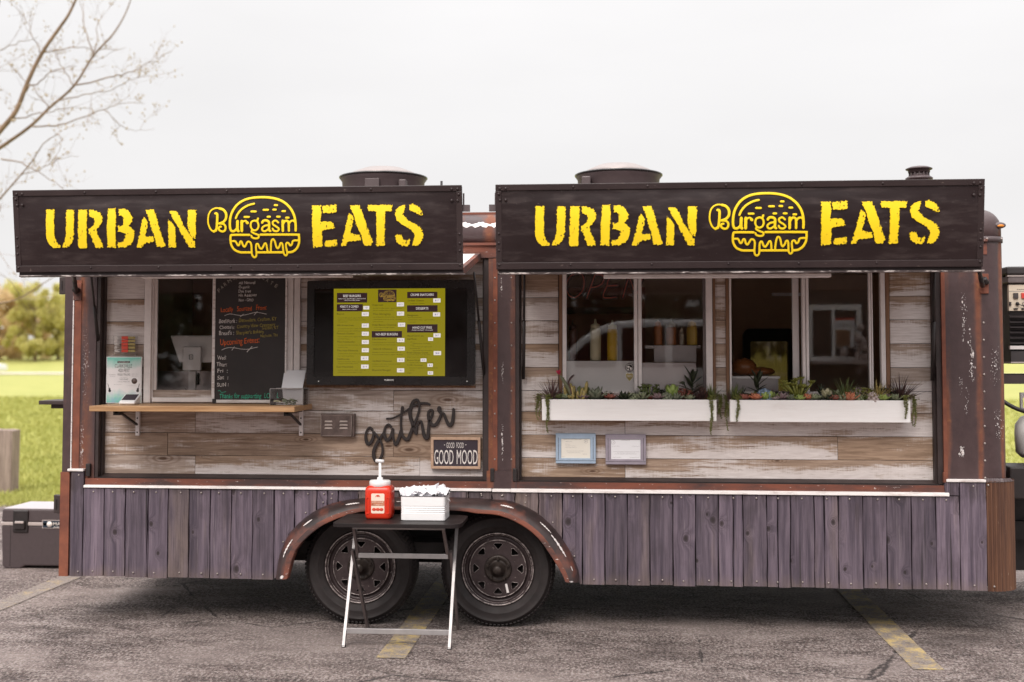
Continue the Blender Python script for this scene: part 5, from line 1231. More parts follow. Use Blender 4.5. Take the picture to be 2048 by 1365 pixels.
# GOOD FOOD GOOD MOOD sign
def framed(name, label, u0, v0, u1, v1, fw, mat_f, mat_in, yf=.045, cat='sign', tilt=0):
    b = pbox(u0, v0, u1, v1, yf, YWL); q = ppm(u0, v0, yf); w = fw / q
    t = thing(name, ((b[0] + b[1]) / 2, YWL, b[4]), label, cat)
    o = MB(); ring_prism(o, [(b[0], b[4]), (b[1], b[4]), (b[1], b[5]), (b[0], b[5])], [(b[0] + w, b[4] + w), (b[1] - w, b[4] + w), (b[1] - w, b[5] - w), (b[0] + w, b[5] - w)], yf, YWL - .002); o.build('frame', mat_f, t, bevel=.0025)
    B('backing', mat_in, t, b[0] + w * .8, b[1] - w * .8, yf + .008, YWL - .004, b[4] + w * .8, b[5] - w * .8)
    return t, b, w
t, b, w = framed('framed_sign', 'small wooden framed slate sign reading good food good mood', 861.5, 875, 961, 938.5, 5.4, 'oak', 'slate')
m = MB(); GX = lambda x: 720 + x / 8.192; GZ = lambda y: 785 + y / 8.192
for s_, x, y, h, wd in (('GOOD', 1417, 912, 92, 130), ('FOOD', 1580, 912, 92, 120), ('GOOD', 1218, 1176, 244, 312), ('MOOD', 1585, 1176, 244, 340)): ptext(m, s_, GX(x), GZ(y), .0515, h / 8.192, wd / 8.192)
m.build('lettering', 'cream_print', t)
m = MB()
for x in (1385, 1735): c = at(GX(x), GZ(862), .0512); m.ball(c, .0028, 8, 5, 1, .3, 1); p = at(GX(x), GZ(862), .051); m.bar((p.x - .004, .051, p.z), (p.x + .004, .051, p.z), .001, .0012)
m.build('bullet', 'cream_print', t)
m = MB(); m.ball(at(GX(1178), GZ(1000), .0445), .0025, 6, 4); m.ball(at(GX(1950), GZ(1005), .0445), .0025, 6, 4); m.build('screw_heads', 'ink_dark', t)

# framed certificates
for nm, lab, u0, u1, v0, v1, mf_, mp, side in (('framed_certificate', 'pale blue picture frame with a cream certificate under the left planter', 1111.5, 1191.5, 867.5, 927.5, 'blue_frame', 'paper_cream', 0), ('framed_certificate', 'mauve grey picture frame with a white certificate right of the blue frame', 1211, 1292, 869, 929.5, 'mauve_frame', 'paper_white', 1)):
    t, b, w = framed(nm, lab, u0, v0, u1, v1, 10.5, mf_, mf_, .055, 'picture frame')
    q = pbox(u0 + 11, v0 + (7 if not side else 8), u1 - 11, v1 - 10.5, .0615, .062); B('certificate', mp, t, q[0], q[1], .0605, .0630, q[4], q[5])
    g = MB()
    for uu in (u0 + 5.2, u1 - 5.2): c0 = at(uu, v0 + 8, .0545); c1 = at(uu, v1 - 8, .0545); g.box(c0.x - .0012, c0.x + .0012, .0540, .056, c1.z, c0.z)
    c0 = at(u0, v1 - 6, .0545); g.box(b[0] + .001, b[1] - .001, .0540, .056, c0.z - .001, c0.z + .001); g.build('groove', 'slate', t)
    m = MB(); x0, x1, z0, z1 = q[0], q[1], q[4], q[5]; W_, H_ = x1 - x0, z1 - z0
    if not side: ls = ((.08, .93, .62, 'CERTIFICATE OF OCCUPATIONAL LICENSE'), (.15, .82, .22, 'Food Service'), (.15, .70, .16, 'Permit'), (.15, .62, .34, 'Mobile Unit'), (.15, .55, .38, 'Christian County'), (.18, .38, .6, 'This license is granted to the holder'), (.22, .30, .45, 'for the period stated above'), (.74, .24, .14, 'Signed'), (.04, .11, .09, 'No. 12'))
    else: ls = ((.36, .94, .28, 'Retail Food Permit'), (.04, .66, .25, 'Urban Eats'), (.72, .66, .24, 'Mobile Food'), (.08, .40, .88, 'has been inspected and is permitted to operate a mobile food unit'), (.20, .34, .62, 'under the rules of the state and county'), (.12, .29, .76, 'and must be posted in public view at all times'), (.06, .13, .30, 'Health Officer'), (.64, .13, .32, 'Inspector'))
    for fx, fz, fw, s_ in ls: text(m, s_, x0 + W_ * fx, z0 + H_ * (fz - .05), .0600, .0038, W_ * fw)
    m.build('print', 'ink_grey', t)
    cx = (x0 + W_ * .85) if not side else (x0 + W_ * .08); cz = z0 + H_ * .80
    MB().tube([(cx + .011 * math.cos(i * .3142), .0602, cz + .011 * math.sin(i * .3142)) for i in range(20)], .0007, 4, closed=True).ball((cx, .0604, cz), .003 if not side else .0018, 8, 4, 1, .15, 1.3).build('seal', 'ink_grey', t)

# louvred tin box
b = pbox(641, 828, 708, 873, .030, YWL); t = thing('louvred_tin_box', ((b[0] + b[1]) / 2, .05, b[4]), 'worn grey metal vent cover with two columns of louvres', 'vent cover')
dz = .008
B('cover', 'tin_grey', t, b[0], b[1] - .014, .030, YWL - .001, b[4], b[5] - .006, bevel=.004)
B('body', 'tin_grey', t, b[0] - .002, b[1], .040, YWL - .0005, b[4] - .003, b[5], bevel=.003)
m = MB(); h_ = .0012
for (xa, za, xb, zb) in ((b[0] + .003, b[4] + .003, b[0] + .003, b[5] - .01), (b[1] - .017, b[4] + .003, b[1] - .017, b[5] - .01), (b[0] + .003, b[4] + .002, b[1] - .017, b[4] + .002)): m.tube([(xa, .0295, za), (xb, .0295, zb)], .0016, 5)
m.build('worn_edge', 'tin_edge', t)
PX3 = lambda x: 540 + x / 11.378; PZ3 = lambda y: 770 + y / 11.378
for (x0, x1) in ((1238, 1425), (1580, 1775)):
    for y in (815, 893, 968):
        a = at(PX3(x0), PZ3(y + 38), .03); c = at(PX3(x1), PZ3(y), .03)
        mm = MB(); mm.add([(a.x, .0298, a.z), (c.x, .0298, a.z), (c.x - .003, .0215, a.z + .0005), (a.x + .003, .0215, a.z + .0005), (a.x + .004, .0298, c.z), (c.x - .004, .0298, c.z)], [(0, 1, 2, 3), (3, 2, 5, 4), (0, 3, 4), (1, 5, 2)]); mm.build('louvre', 'tin_edge', t)

# items on the serving shelf
ZS = zs + .0006
# poster
b = pbox(212.5, 714, 283, 806, .045, .05)
t = thing('event_poster', ((b[0] + b[1]) / 2, .045, ZS), 'white and turquoise festival poster standing on the shelf by the wall', 'poster')
mpz = Mat('poster_print', .5); v = mpz.co(kind='Object'); zz = mpz.sepxyz(v)[2]; nz = mpz.noise(v, 14, 5)
e = mpz.math('ADD', mpz.math('ABSOLUTE', zz), mpz.math('MULTIPLY', nz, .10)); cc_ = mpz.mix(mpz.rng(e, .115, .185), (.78, .75, .75), (.20, .56, .47)); cc_ = mpz.mix(mpz.math('MULTIPLY', mpz.rng(zz, -.06, -.13), mpz.rng(mpz.noise(v, 22, 3), .45, .7)), cc_, (.32, .46, .62)); mpz.col(cc_); MT['poster'] = mpz.m
B('card', 'white_plastic', t, b[0], b[1], .046, .052, ZS, b[5]); B('print', 'poster', t, b[0] + .004, b[1] - .004, .0445, .0462, ZS + .004, b[5] - .004)
m = MB(); hx = (b[0] + b[1]) / 2; QX = lambda x: 205 + x / 8.53; QZ = lambda y: 660 + y / 8.53; yq = .0440
for s_, x, y, h, w in (('CLARKSVILLE', 356, 645, 60, 292), ('420 FEST', 366, 722, 58, 196), ('FOOD TRUCKS', 366, 782, 36, 214), ('LIVE MUSIC', 365, 856, 24, 140), ): ptext(m, s_, QX(x), QZ(y), yq, h / 8.53, w / 8.53, 'C')
m.build('lettering', 'ink_dark', t)
m = MB()
for s_, x, y, h, w in (('ART CRAFTS', 362, 818, 12, 120), ('LOCAL VENDORS', 362, 895, 20, 200), ('SATURDAY', 170, 772, 14, 120), ('NOON TO TEN', 170, 800, 14, 90), ('FAMILY FUN', 550, 762, 12, 110), ('FREE ENTRY', 548, 795, 12, 110), ('GET YOUR TICKETS', 260, 938, 9, 130), ('AT THE GATE', 490, 960, 9, 150)): ptext(m, s_, QX(x), QZ(y), yq, h / 8.53, w / 8.53, 'C')
m.build('small_print', 'ink_grey', t)
MB().box(*pbox(QX(255), QZ(535), QX(468), QZ(568), .0438, .0445)).build('banner', 'hub', t)
m = MB(); ptext(m, 'THE FAIRGROUNDS', QX(362), QZ(560), .0434, 2, 22, 'C'); m.build('banner_text', 'cream_print', t)
c = at(QX(543), QZ(874), .0440); MB().lathe([(.0185, .0005), (.0185, -.0006), (.0001, -.0007)], (c.x, c.y, c.z), 'y', 24).build('round_badge', 'tin_grey', t)
for s_, (xn, yn), (xb, yb) in ((1, (88, 915), (122, 1030)), (-1, (630, 920), (598, 1030))):
    a = at(QX(xn), QZ(yn), .0436); c = at(QX(xb), QZ(yb), .0436)
    MB().tube([a, a.lerp(c, .75)], .0012, 5).ball(c + Vector((0, 0, -.004)), .0095, 9, 6, 1, .12, .9).ball(c + Vector((-s_ * .002, 0, .008)), .007, 9, 6, 1, .12, .9).build('guitar_print', 'ink_black' if s_ > 0 else 'ink_dark', t)
# clear clips of the poster holder
m = MB()
for x in (178, 566): m.ball(at(QX(x), QZ(440), .06), .006, 8, 5, 1, .5, 1)
m.build('holder_screws', 'screw', t)
# sticker board with menu of bacon strips
b = pbox(226, 672.5, 275, 708, .062, .068); t = thing('decal_card', ((b[0] + b[1]) / 2, .065, b[4]), 'small clear plaque with red and yellow bars above the poster', 'plaque')
B('backing', 'acrylic', t, *b)
m1 = MB(); m2_ = MB(); m3 = MB(); rr = random.Random(4)
for i in range(5):
    v0 = 673 + i * 6.6
    m1.box(*pbox(243, v0, 256, v0 + 5.6, .0605, .0612)); m2_.box(*pbox(256.5, v0 + .6, 270.5, v0 + 5.2, .0605, .0612))
    for j in range(4): m3.box(*pbox(227 + rr.uniform(0, 3), v0 + j * 1.4, 233 + rr.uniform(0, 8), v0 + j * 1.4 + .8, .0605, .0612))
m1.build('red_bars', 'label_red', t); m2_.build('yellow_bars', 'p_yellow', t); m3.build('caption', 'cream_print', t)
# card reader
c = at(258, 803, -.10); t = thing('card_reader', (c.x, -.10, ZS), 'white card reader with dark screen on the shelf before the poster', 'card reader')
m = MB()
def wedge(x0, x1, y0, y1, z0, zf, zb):
    return [(x0, y0, z0), (x1, y0, z0), (x1, y1, z0), (x0, y1, z0), (x0, y0, zf), (x1, y0, zf), (x1, y1, zb), (x0, y1, zb)], [(0, 3, 2, 1), (4, 5, 6, 7), (0, 1, 5, 4), (1, 2, 6, 5), (2, 3, 7, 6), (3, 0, 4, 7)]
x0, x1 = at(241, 803, -.12).x, at(273, 803, -.12).x
m.add(*wedge(x0, x1, -.15, -.05, ZS, ZS + .016, ZS + .062)); m.build('case', 'white_plastic', t, bevel=.009, seg=3)
m = MB(); f_ = lambda x, s_, o: (x, -.15 + .10 * s_, ZS + .016 + .046 * s_ + o)
m.add([f_(x0 + .008, .22, .0012), f_(x1 - .008, .22, .0012), f_(x1 - .010, .93, .0012), f_(x0 + .010, .93, .0012)], [(0, 1, 2, 3)]); m.build('display', 'slate', t)
# card standing at the wall and tip box
c = at(587, 760, .0); t = thing('folded_card', (c.x, 0, ZS), 'white folded card standing behind the clear tip box', 'card')
m = MB(); a = [at(563, 777, -.02), at(605, 777, -.02), at(612, 741, .05), at(569, 741, .05)]; zz0 = a[0].z
m.add(a + [p + Vector((0, .004, 0)) for p in a], [(0, 1, 2, 3), (7, 6, 5, 4), (0, 4, 5, 1), (1, 5, 6, 2), (2, 6, 7, 3), (3, 7, 4, 0)])
a2_ = [at(563, 777, -.02), at(605, 777, -.02)]; m.add([a2_[0] + Vector((0, .02, 0)), a2_[1] + Vector((0, .02, 0)), Vector((a2_[1].x, .03, ZS)), Vector((a2_[0].x, .03, ZS))], [(0, 1, 2, 3)]); m.build('card', 'paper_white', t)
b = (at(540, 790, -.17).x, at(606, 790, -.17).x, -.17, -.03, ZS, at(570, 778, -.17).z)
t = thing('tip_box', ((b[0] + b[1]) / 2, -.1, ZS), 'clear acrylic tip box with folded notes on the right end of the shelf', 'tip box')
g = .003; m = MB().box(b[0], b[1], b[2], b[2] + g, b[4], b[5]).box(b[0], b[1], b[3] - g, b[3], b[4], b[5]).box(b[0], b[0] + g, b[2] + g, b[3] - g, b[4], b[5]).box(b[1] - g, b[1], b[2] + g, b[3] - g, b[4], b[5]).box(b[0] + g, b[1] - g, b[2] + g, b[3] - g, b[4], b[4] + g); m.build('box', 'acrylic', t)
m = MB()
for xa in (b[0], b[1]):
    for ya in (b[2], b[3]): m.tube([(xa, ya, b[4]), (xa, ya, b[5])], .0012, 4)
for ya in (b[2], b[3]): m.tube([(b[0], ya, b[5]), (b[1], ya, b[5])], .0013, 4)
m.build('polished_edge', 'grey_plastic', t)
rr = random.Random(9)
for i in range(26):
    cx, cy, cz = rr.uniform(b[0] + .03, b[1] - .06), rr.uniform(b[2] + .02, b[3] - .02), ZS + rr.uniform(.006, .030)
    a_, l_ = rr.uniform(0, 6.3), rr.uniform(.015, .032); d = Vector((math.cos(a_), math.sin(a_) * .6, rr.uniform(-.25, .25))) * l_; s2 = Vector((-math.sin(a_) * .5, math.cos(a_) * .5, rr.uniform(-.5, .5))).normalized() * rr.uniform(.006, .012)
    p = Vector((cx, cy, cz)); k1 = p + Vector((0, 0, .006))
    MB().add([p - d - s2, p - d + s2, k1 + s2, k1 - s2, p + d + s2, p + d - s2], [(0, 1, 2, 3), (3, 2, 4, 5)]).build('bank_note', rr.choice(('p_sage', 'p_greygreen', 'p_cream', 'p_stem', 'p_green') + (('p_red',) if cx < b[0] + .06 else ())), t, recalc=False)

# tablet stand and payment display behind the left window
t = thing('tablet_stand', (at(383, 745, .2).x, .2, 1.30), 'white tablet till with small customer display behind the left window', 'till')
a = [at(340, 672, .24), at(470, 672, .24), at(452, 726, .19), at(358, 726, .19)]
m = MB(); m.add(a + [p + Vector((0, .02, .004)) for p in a], [(0, 1, 2, 3), (7, 6, 5, 4), (0, 4, 5, 1), (1, 5, 6, 2), (2, 6, 7, 3), (3, 7, 4, 0)]); m.build('tablet', 'interior_white', t, bevel=.008, seg=3)
b = pbox(364.5, 693, 401.5, 742, .15, .175); B('customer_display', 'interior_white', t, *b, bevel=.01, seg=3)
m = MB(); c = at(382, 714.5, .148); s_ = .0135
ring_prism(m, rrect(c.x - s_, c.x + s_, c.z - s_ * 1.15, c.z + s_ * 1.15, .003, 3), rrect(c.x - s_ * .72, c.x + s_ * .72, c.z - s_ * .85, c.z + s_ * .85, .002, 3), .1475, .1515); m.box(c.x - .003, c.x + .003, .1475, .1515, c.z - .0035, c.z + .0035); m.build('square_mark', 'ink_black', t)
MB().box(at(378, 742, .19).x, at(392, 742, .19).x, .182, .20, 1.30, b[4]).build('stand', 'grey_plastic', t)
MB().tube(cr([at(371, 778, .25), at(376, 788, .2), at(379, 797, .18)], 4), .0045, 6).tube(cr([at(425, 782, .25), at(416, 790, .2), at(410, 797, .18)], 4), .007, 6).build('cable', 'black_metal', t)
b = pbox(376.5, 746.5, 396, 770, .320, .338); t = thing('thermometer', ((b[0] + b[1]) / 2, .49, b[4]), 'small square digital thermometer on the steel splashback', 'thermometer')
B('case', 'slate', t, *b, bevel=.004); B('display', 'ink_grey', t, *pbox(379, 753, 391, 762, .3185, .321))

# neon OPEN sign in the middle window (unlit)
t = thing('open_sign', (at(1205, 580, .13).x, .135, 2.0), 'unlit dark neon letters reading open hanging in the middle window', 'neon sign')
NS = [[(290,60),(305,110),(300,190),(262,255),(205,292),(150,270),(118,205),(125,130),(160,70),(215,40),(262,42),(290,60)], [(335,295),(375,180),(420,50)], [(420,50),(490,55),(515,95),(490,150),(430,180),(378,185)], [(690,85),(575,88),(545,170),(508,288),(640,288)], [(545,172),(650,165)], [(712,290),(745,170),(775,70)], [(775,70),(815,170),(850,285)], [(850,285),(885,180),(925,60)]]
m1, m2_ = MB(), MB()
for i, st in enumerate(NS):
    c = cr([(*(lambda q: (q.x, q.z))(at(1110 + x / 5.25, 540 + y / 5.25, .125)), 0) for x, y in st], 4)
    m1.stroke([(p[0], p[1]) for p in c], 23 / 5.25 / 316, lambda x, z, d: Vector((x, .136 - d, z)), .010 + .0002 * i, 8)
    m2_.stroke([(p[0], p[1]) for p in c], 6 / 5.25 / 316, lambda x, z, d: Vector((x, .122 - d, z)), .003, 6)
m1.build('letter_case', 'neon_case', t); m2_.build('neon_tube', 'neon_red', t)
# window stickers
c = at(1259, 735.5, .0925); t = thing('round_sticker', (c.x, .0925, c.z - .025), 'round black and white sticker on the middle window', 'sticker')
MB().lathe([(.0265, 0), (.0265, -.0012), (.0001, -.0012)], (c.x, .0925, c.z), 'y', 28).build('disc', 'ink_black', t)
m = MB(); ring_prism(m, [(c.x + .0225 * math.cos(i * .2618), c.z + .0225 * math.sin(i * .2618)) for i in range(24)], [(c.x + .0195 * math.cos(i * .2618), c.z + .0195 * math.sin(i * .2618)) for i in range(24)], .0905, .0912); m.ball((c.x - .006, .0908, c.z + .004), .009, 8, 5, 1, .08, .8).ball((c.x + .008, .0908, c.z - .006), .008, 8, 5, .8, .08, 1.2).ball((c.x - .008, .0908, c.z - .011), .005, 8, 5, 1, .1, 1); m.build('emblem', 'cream_print', t)
c = at(1259, 754, .0925); t = thing('pentagon_sticker', (c.x, .0925, c.z - .03), 'yellow shield shaped sticker below the round sticker', 'sticker')
s_ = .0255; MB().prism([(c.x - s_, c.z + .02), (c.x - s_ * .5, c.z + .027), (c.x, c.z + .021), (c.x + s_ * .5, c.z + .027), (c.x + s_, c.z + .02), (c.x + s_ * .95, c.z - .005), (c.x, c.z - .032), (c.x - s_ * .95, c.z - .005)], .0915, .0930).build('shield', 'paper_cream', t)
s_ = .021; MB().prism([(c.x - s_, c.z + .017), (c.x - s_ * .5, c.z + .022), (c.x, c.z + .017), (c.x + s_ * .5, c.z + .022), (c.x + s_, c.z + .017), (c.x + s_ * .95, c.z - .004), (c.x, c.z - .026), (c.x - s_ * .95, c.z - .004)], .0905, .0914).build('shield_face', 'p_yellow', t)
m = MB(); text(m, '502', c.x, c.z - .002, .0900, .012, .026, 'C'); m.build('number', 'cream_print', t)

# squeeze bottles inside
def bottle(name, label, u, v0, v1, w, Y, mat, capmat, cat='bottle', frac=.22):
    c = at(u, v1, Y); q = ppm(u, v1, Y); r = w / 2 / q; h = (v1 - v0) / q
    t = thing(name, (c.x, Y, c.z), label, cat, 'sauce bottles behind the middle window')
    MB().lathe([(r * .9, 0), (r, .008), (r, h * .50), (r * .98, h * (1 - frac) - .012), (r * .82, h * (1 - frac)), (.001, h * (1 - frac))], (c.x, Y, c.z), 'z', 20).build('body', mat, t)
    MB().lathe([(r * .86, h * (1 - frac) - .002), (r * .86, h * (1 - frac) + .02), (r * .3, h * (1 - frac) + .03), (r * .12, h), (.001, h)], (c.x, Y, c.z), 'z', 16).build('nozzle_cap', capmat, t)
for n_, c_ in (('sauce_darkred', (.10, .035, .028)), ('sauce_cream', (.80, .72, .48)), ('sauce_mustard', (.78, .48, .03)), ('sauce_orange', (.56, .20, .06)), ('sauce_brown', (.50, .18, .06)), ('sauce_yellow', (.74, .48, .09)), ('sauce_clear', (.60, .54, .44))): simple(n_, c_, .3, 0, .05, 10)
bottle('squeeze_bottle', 'dark red squeeze bottle, leftmost behind the middle window', 1146, 640, 722, 18, .17, 'sauce_darkred', 'sauce_darkred')
bottle('squeeze_bottle', 'tall cream squeeze bottle behind the left pane of the middle window', 1191, 638, 722, 22, .175, 'sauce_cream', 'sauce_cream')
bottle('squeeze_bottle', 'tall mustard yellow squeeze bottle behind the left pane of the middle window', 1225, 640, 722, 21, .17, 'sauce_mustard', 'sauce_cream')
bottle('squeeze_bottle', 'orange squeeze bottle, left of the four behind the right pane', 1316, 641, 691, 17, .52, 'sauce_orange', 'sauce_orange')
bottle('squeeze_bottle', 'brown squeeze bottle with white cap behind the right pane', 1342, 638, 691, 21, .52, 'sauce_brown', 'sauce_clear', frac=.3)
bottle('squeeze_bottle', 'narrow clear bottle behind the right pane of the middle window', 1363, 652, 690, 9, .52, 'sauce_clear', 'sauce_clear', frac=.4)
bottle('squeeze_bottle', 'yellow squeeze bottle, right of the four behind the right pane', 1384, 641, 691, 21, .52, 'sauce_yellow', 'sauce_yellow')
# bread and steel bin behind the right window
b = pbox(1464, 753, 1560, 800, .30, .55); t = thing('steel_bin', ((b[0] + b[1]) / 2, .42, b[4] - .05), 'pale steel bin behind the planter at the right window', 'bin')
B('bin', 'steel', t, b[0], b[1] - .01, .30, .55, b[4] - .05, b[5] - .014); B('lid', 'interior_white', t, b[0] - .004, b[1], .29, .56, b[5] - .014, b[5])
simple('bread_crust', (.26, .095, .032), .3, 0, .3, 14)
for k_, (u, v, w, h) in enumerate(((1486, 735, 54, 36), (1520, 745, 60, 18))):
    c = at(u, v, .42); q = ppm(u, v, .42); m = MB().ball((0, 0, 0), 1, 20, 12)
    m.v = [(c.x + x * w / 2 / q * (1 + .06 * math.sin(9 * z + 5 * y)), .42 + y * .09, b[5] + max(0, (z * .5 + .5) * (1 + .05 * math.sin(11 * x))) * h / q) for x, y, z in m.v]
    o = m.build('bread_loaf', 'bread_crust'); tag(o, ('large brown loaf in its bag on the steel bin', 'flatter brown loaf beside the large one on the steel bin')[k_], 'bread')

# folding table
tb = thing('folding_table', (-1.24, -.35, 0), 'small black folding table with silver legs in front of the wheels', 'table')
zt = .712; xa, xb = at(664, 1050, -.60).x, at(921, 1055, -.60).x; ya, yb_ = -.61, -.185
o = []
for cx, cy, a0, r in ((xb - .07, yb_ - .07, 0, .07), (xa + .045, yb_ - .045, 90, .045), (xa + .045, ya + .045, 180, .045), (xb - .07, ya + .07, 270, .07)): o += [(cx + r * math.cos(rad(a0 + 15 * i)), cy + r * math.sin(rad(a0 + 15 * i))) for i in range(7)]
m = MB(); pr_ = MB().prism(o, 0, .022); m.add([(x, z, zt - .022 + y) for x, y, z in pr_.v], pr_.f); m.build('tabletop', 'table_top', tb, bevel=.004)
XA, XB = gr(687, 1295).x, gr(900, 1297).x
for x in (XA, XB): MB().bar((x, -.545, .0), (x, -.205, zt - .024), .016, .028).build('leg', 'aluminium', tb)
B('foot_bar', 'aluminium', tb, XA - .012, XB + .008, -.512, -.492, .070, .100, bevel=.002)
for x, xt in ((gr(735, 1257).x, at(706, 1101, -.36).x), (gr(918, 1257).x + .0, at(902, 1101, -.36).x)):
    MB().bar((x, -.050, 0.), (xt, -.375, .525), .015, .026).build('leg', 'grey_steel', tb)
for x0, x1 in ((at(708, 1063, -.5).x, at(716, 1124, -.37).x), (at(887, 1063, -.5).x, at(896, 1125, -.37).x)):
    MB().bar((x0, -.515, zt - .030), (x1, -.36, .485), .015, .022).build('brace', 'grey_steel', tb)
MB().tube([(at(706, 1060, -.515).x, -.515, zt - .034), (at(890, 1062, -.515).x, -.515, zt - .034)], .011, 10).build('top_bar', 'aluminium', tb)
p0, p1 = at(717, 1111, -.385), at(896, 1113, -.385); B('cross_bar', 'aluminium', tb, p0.x, p1.x, -.392, -.378, p0.z - .014, p0.z + .014, bevel=.002)
for x in (XA, XB): B('foot', 'black_metal', tb, x - .011, x + .011, -.556, -.534, .0, .012)

# ketchup jug with pump
ZT = zt + .0006; c = at(757, 1034, -.40); jx, jy = c.x, -.36; q = ppm(757, 1000, -.40)
t = thing('ketchup_jug', (jx, jy, ZT), 'red ketchup jug with a white pump on the folding table', 'ketchup jug')
hw, hd = 26.5 / q, .068; H = at(757, 972, -.40).z - ZT
m = MB(); vs = []; rings = [(0, .90), (.012, .97), (.03, 1.0), (H * .45, 1.0), (H * .72, 1.0), (H * .84, 1.0), (H * .93, .97), (H * .985, .84), (H, .70)]
for z, k_ in rings:
    for (px_, pz_) in rrect(-hw * k_, hw * k_, -hd * k_, hd * k_, .024 * k_, 4): vs.append((jx + px_, jy + pz_, ZT + z))
n = len(vs) // len(rings)
m.add(vs, [(i * n + j, i * n + (j + 1) % n, (i + 1) * n + (j + 1) % n, (i + 1) * n + j) for i in range(len(rings) - 1) for j in range(n)] + [tuple(range(n))[::-1], tuple(range((len(rings) - 1) * n, len(rings) * n))], True); m.build('jug', 'ketchup_red', t)
for sx in (-1, 1):
    gx = jx + sx * hw * .74; m = MB(); ring_prism(m, rrect(gx - .011, gx + .011, ZT + H * .16, ZT + H * .68, .008, 4), rrect(gx - .007, gx + .007, ZT + H * .19, ZT + H * .65, .006, 4), jy - hd - .003, jy - hd + .004); m.build('hand_grip', 'ketchup_red', t)
yl = jy - hd - .0012
MB().prism(rrect(jx - .038, jx + .040, ZT + H * .18, ZT + H * .78, .007, 4), yl, yl + .003).build('label', 'label_cream', t)
B('label_band', 'p_orange', t, jx - .0375, jx + .0395, yl - .0006, yl + .001, ZT + H * .41, ZT + H * .56)
m = MB(); text(m, 'KETCHUP', jx + .001, ZT + H * .50, yl - .0012, .009, .068, 'C'); text(m, 'TOMATO', jx + .001, ZT + H * .43, yl - .0012, .007, .05, 'C'); m.build('label_text', 'label_cream', t)
m = MB()
for dx_ in (-.021, .001, .023): m.ball((jx + dx_, yl - .0004, ZT + H * .30), .0125, 10, 6, 1, .08, .75)
m.build('tomato_print', 'label_red', t)
m = MB().prism([(jx - .014, ZT + H * .66), (jx - .010, ZT + H * .72), (jx + .001, ZT + H * .745), (jx + .012, ZT + H * .72), (jx + .016, ZT + H * .66), (jx + .008, ZT + H * .70), (jx + .002, ZT + H * .67), (jx - .006, ZT + H * .70)], yl - .0010, yl); m.build('label_mark', 'label_red', t)
zl = ZT + H; rl = 21 / q
MB().lathe([(rl * .8, zl - .012), (rl, zl - .004), (rl, zl + .022), (rl * .93, zl + .029), (.018, zl + .031), (.017, zl + .045), (.0085, zl + .047), (.0085, zl + .135), (.001, zl + .135)], (jx, jy, 0), 'z', 28).build('pump', 'white_plastic', t)
zp = zl + .137; MB().tube([(jx - .024, jy, zp + .006), (jx + .024, jy - .01, zp + .004)], [.011, .009], 10).build('pump_spout', 'white_plastic', t)

# white enamel tin with napkins
a = at(801, 1040, -.47); x0, x1 = a.x, at(890, 1040, -.47).x; y0, y1 = -.47, -.27; zt_ = at(845, 993, -.47).z
t = thing('enamel_tin', ((x0 + x1) / 2, -.37, ZT), 'white ribbed enamel tin on the folding table', 'tin')
rings = []; Ht = zt_ - ZT
for f, o_ in ((0, -.004), (.03, 0), (.30, 0), (.33, -.003), (.36, 0), (.38, 0), (.41, -.003), (.44, 0), (.46, 0), (.49, -.003), (.52, 0), (.54, .0), (.57, -.003), (.60, 0), (.97, .001), (1., .003)): rings.append((f * Ht, o_))
m = MB(); vs = []
for z, o_ in rings: vs += [(x, y, ZT + z) for x, y in rrect(x0 - o_, x1 + o_, y0 - o_, y1 + o_, .018, 4)]
n = len(vs) // len(rings); m.add(vs, [(i * n + j, i * n + (j + 1) % n, (i + 1) * n + (j + 1) % n, (i + 1) * n + j) for i in range(len(rings) - 1) for j in range(n)] + [tuple(range(n))[::-1]], False); m.build('tin', 'enamel_white', t)
MB().tube([(x, y, zt_) for x, y in rrect(x0 - .002, x1 + .002, y0 - .002, y1 + .002, .018, 4)], .0022, 5, closed=True).build('rim', 'slate', t)
MB().tube([(x1 + .003, -.39, zt_ - .02), (x1 + .018, -.39, zt_ - .035), (x1 + .016, -.35, zt_ - .045), (x1 + .003, -.35, zt_ - .02)], .0022, 6).build('handle', 'grey_plastic', t)
B('tin_filling', 'napkin', t, x0 + .006, x1 - .006, y0 + .006, y1 - .006, ZT + .01, zt_ - .015)
rr = random.Random(21)
for i in range(9):
    cx = x0 + .03 + (x1 - x0 - .06) * (i + .5) / 9 + rr.uniform(-.012, .012); cy = rr.uniform(y0 + .05, y1 - .045); N_ = 14
    w_ = rr.uniform(.040, .062); hh = rr.uniform(.045, .066) * (1.35 if i == 10 else 1); se = rr.uniform(0, 50); tl = (i - 6) * .05 + rr.uniform(-.15, .15)
    m = MB(); vs = []
    for jj in range(N_):
        for ii in range(N_):
            a_ = (ii / (N_ - 1) - .5) * 2; b_ = (jj / (N_ - 1) - .5) * 2
            f = lambda k: mnoise.noise(Vector((a_ * 1.7, b_ * 1.7, se + k)))
            r2 = min(1, math.hypot(a_, b_) / 1.25); cup = 1 - r2 ** 2.2
            cre = abs(mnoise.noise(Vector((a_ * 3.1, b_ * 3.1, se + 9)))) * .030
            z = zt_ - .022 + hh * (.55 + .45 * cup) + .018 * f(1) + cre * .8
            vs.append((cx + a_ * w_ * (.95 + .25 * f(2)) + tl * (z - zt_) * .9, cy + b_ * w_ * .75 * (.95 + .25 * f(3)) + .012 * f(4), z))
    m.add(vs, [(jj * N_ + ii, jj * N_ + ii + 1, (jj + 1) * N_ + ii + 1, (jj + 1) * N_ + ii) for jj in range(N_ - 1) for ii in range(N_ - 1)], True)
    o = m.build('paper_napkin', 'napkin', recalc=False); tag(o, 'crumpled white paper napkin bunched in the enamel tin', 'napkin', 'napkins in the enamel tin')

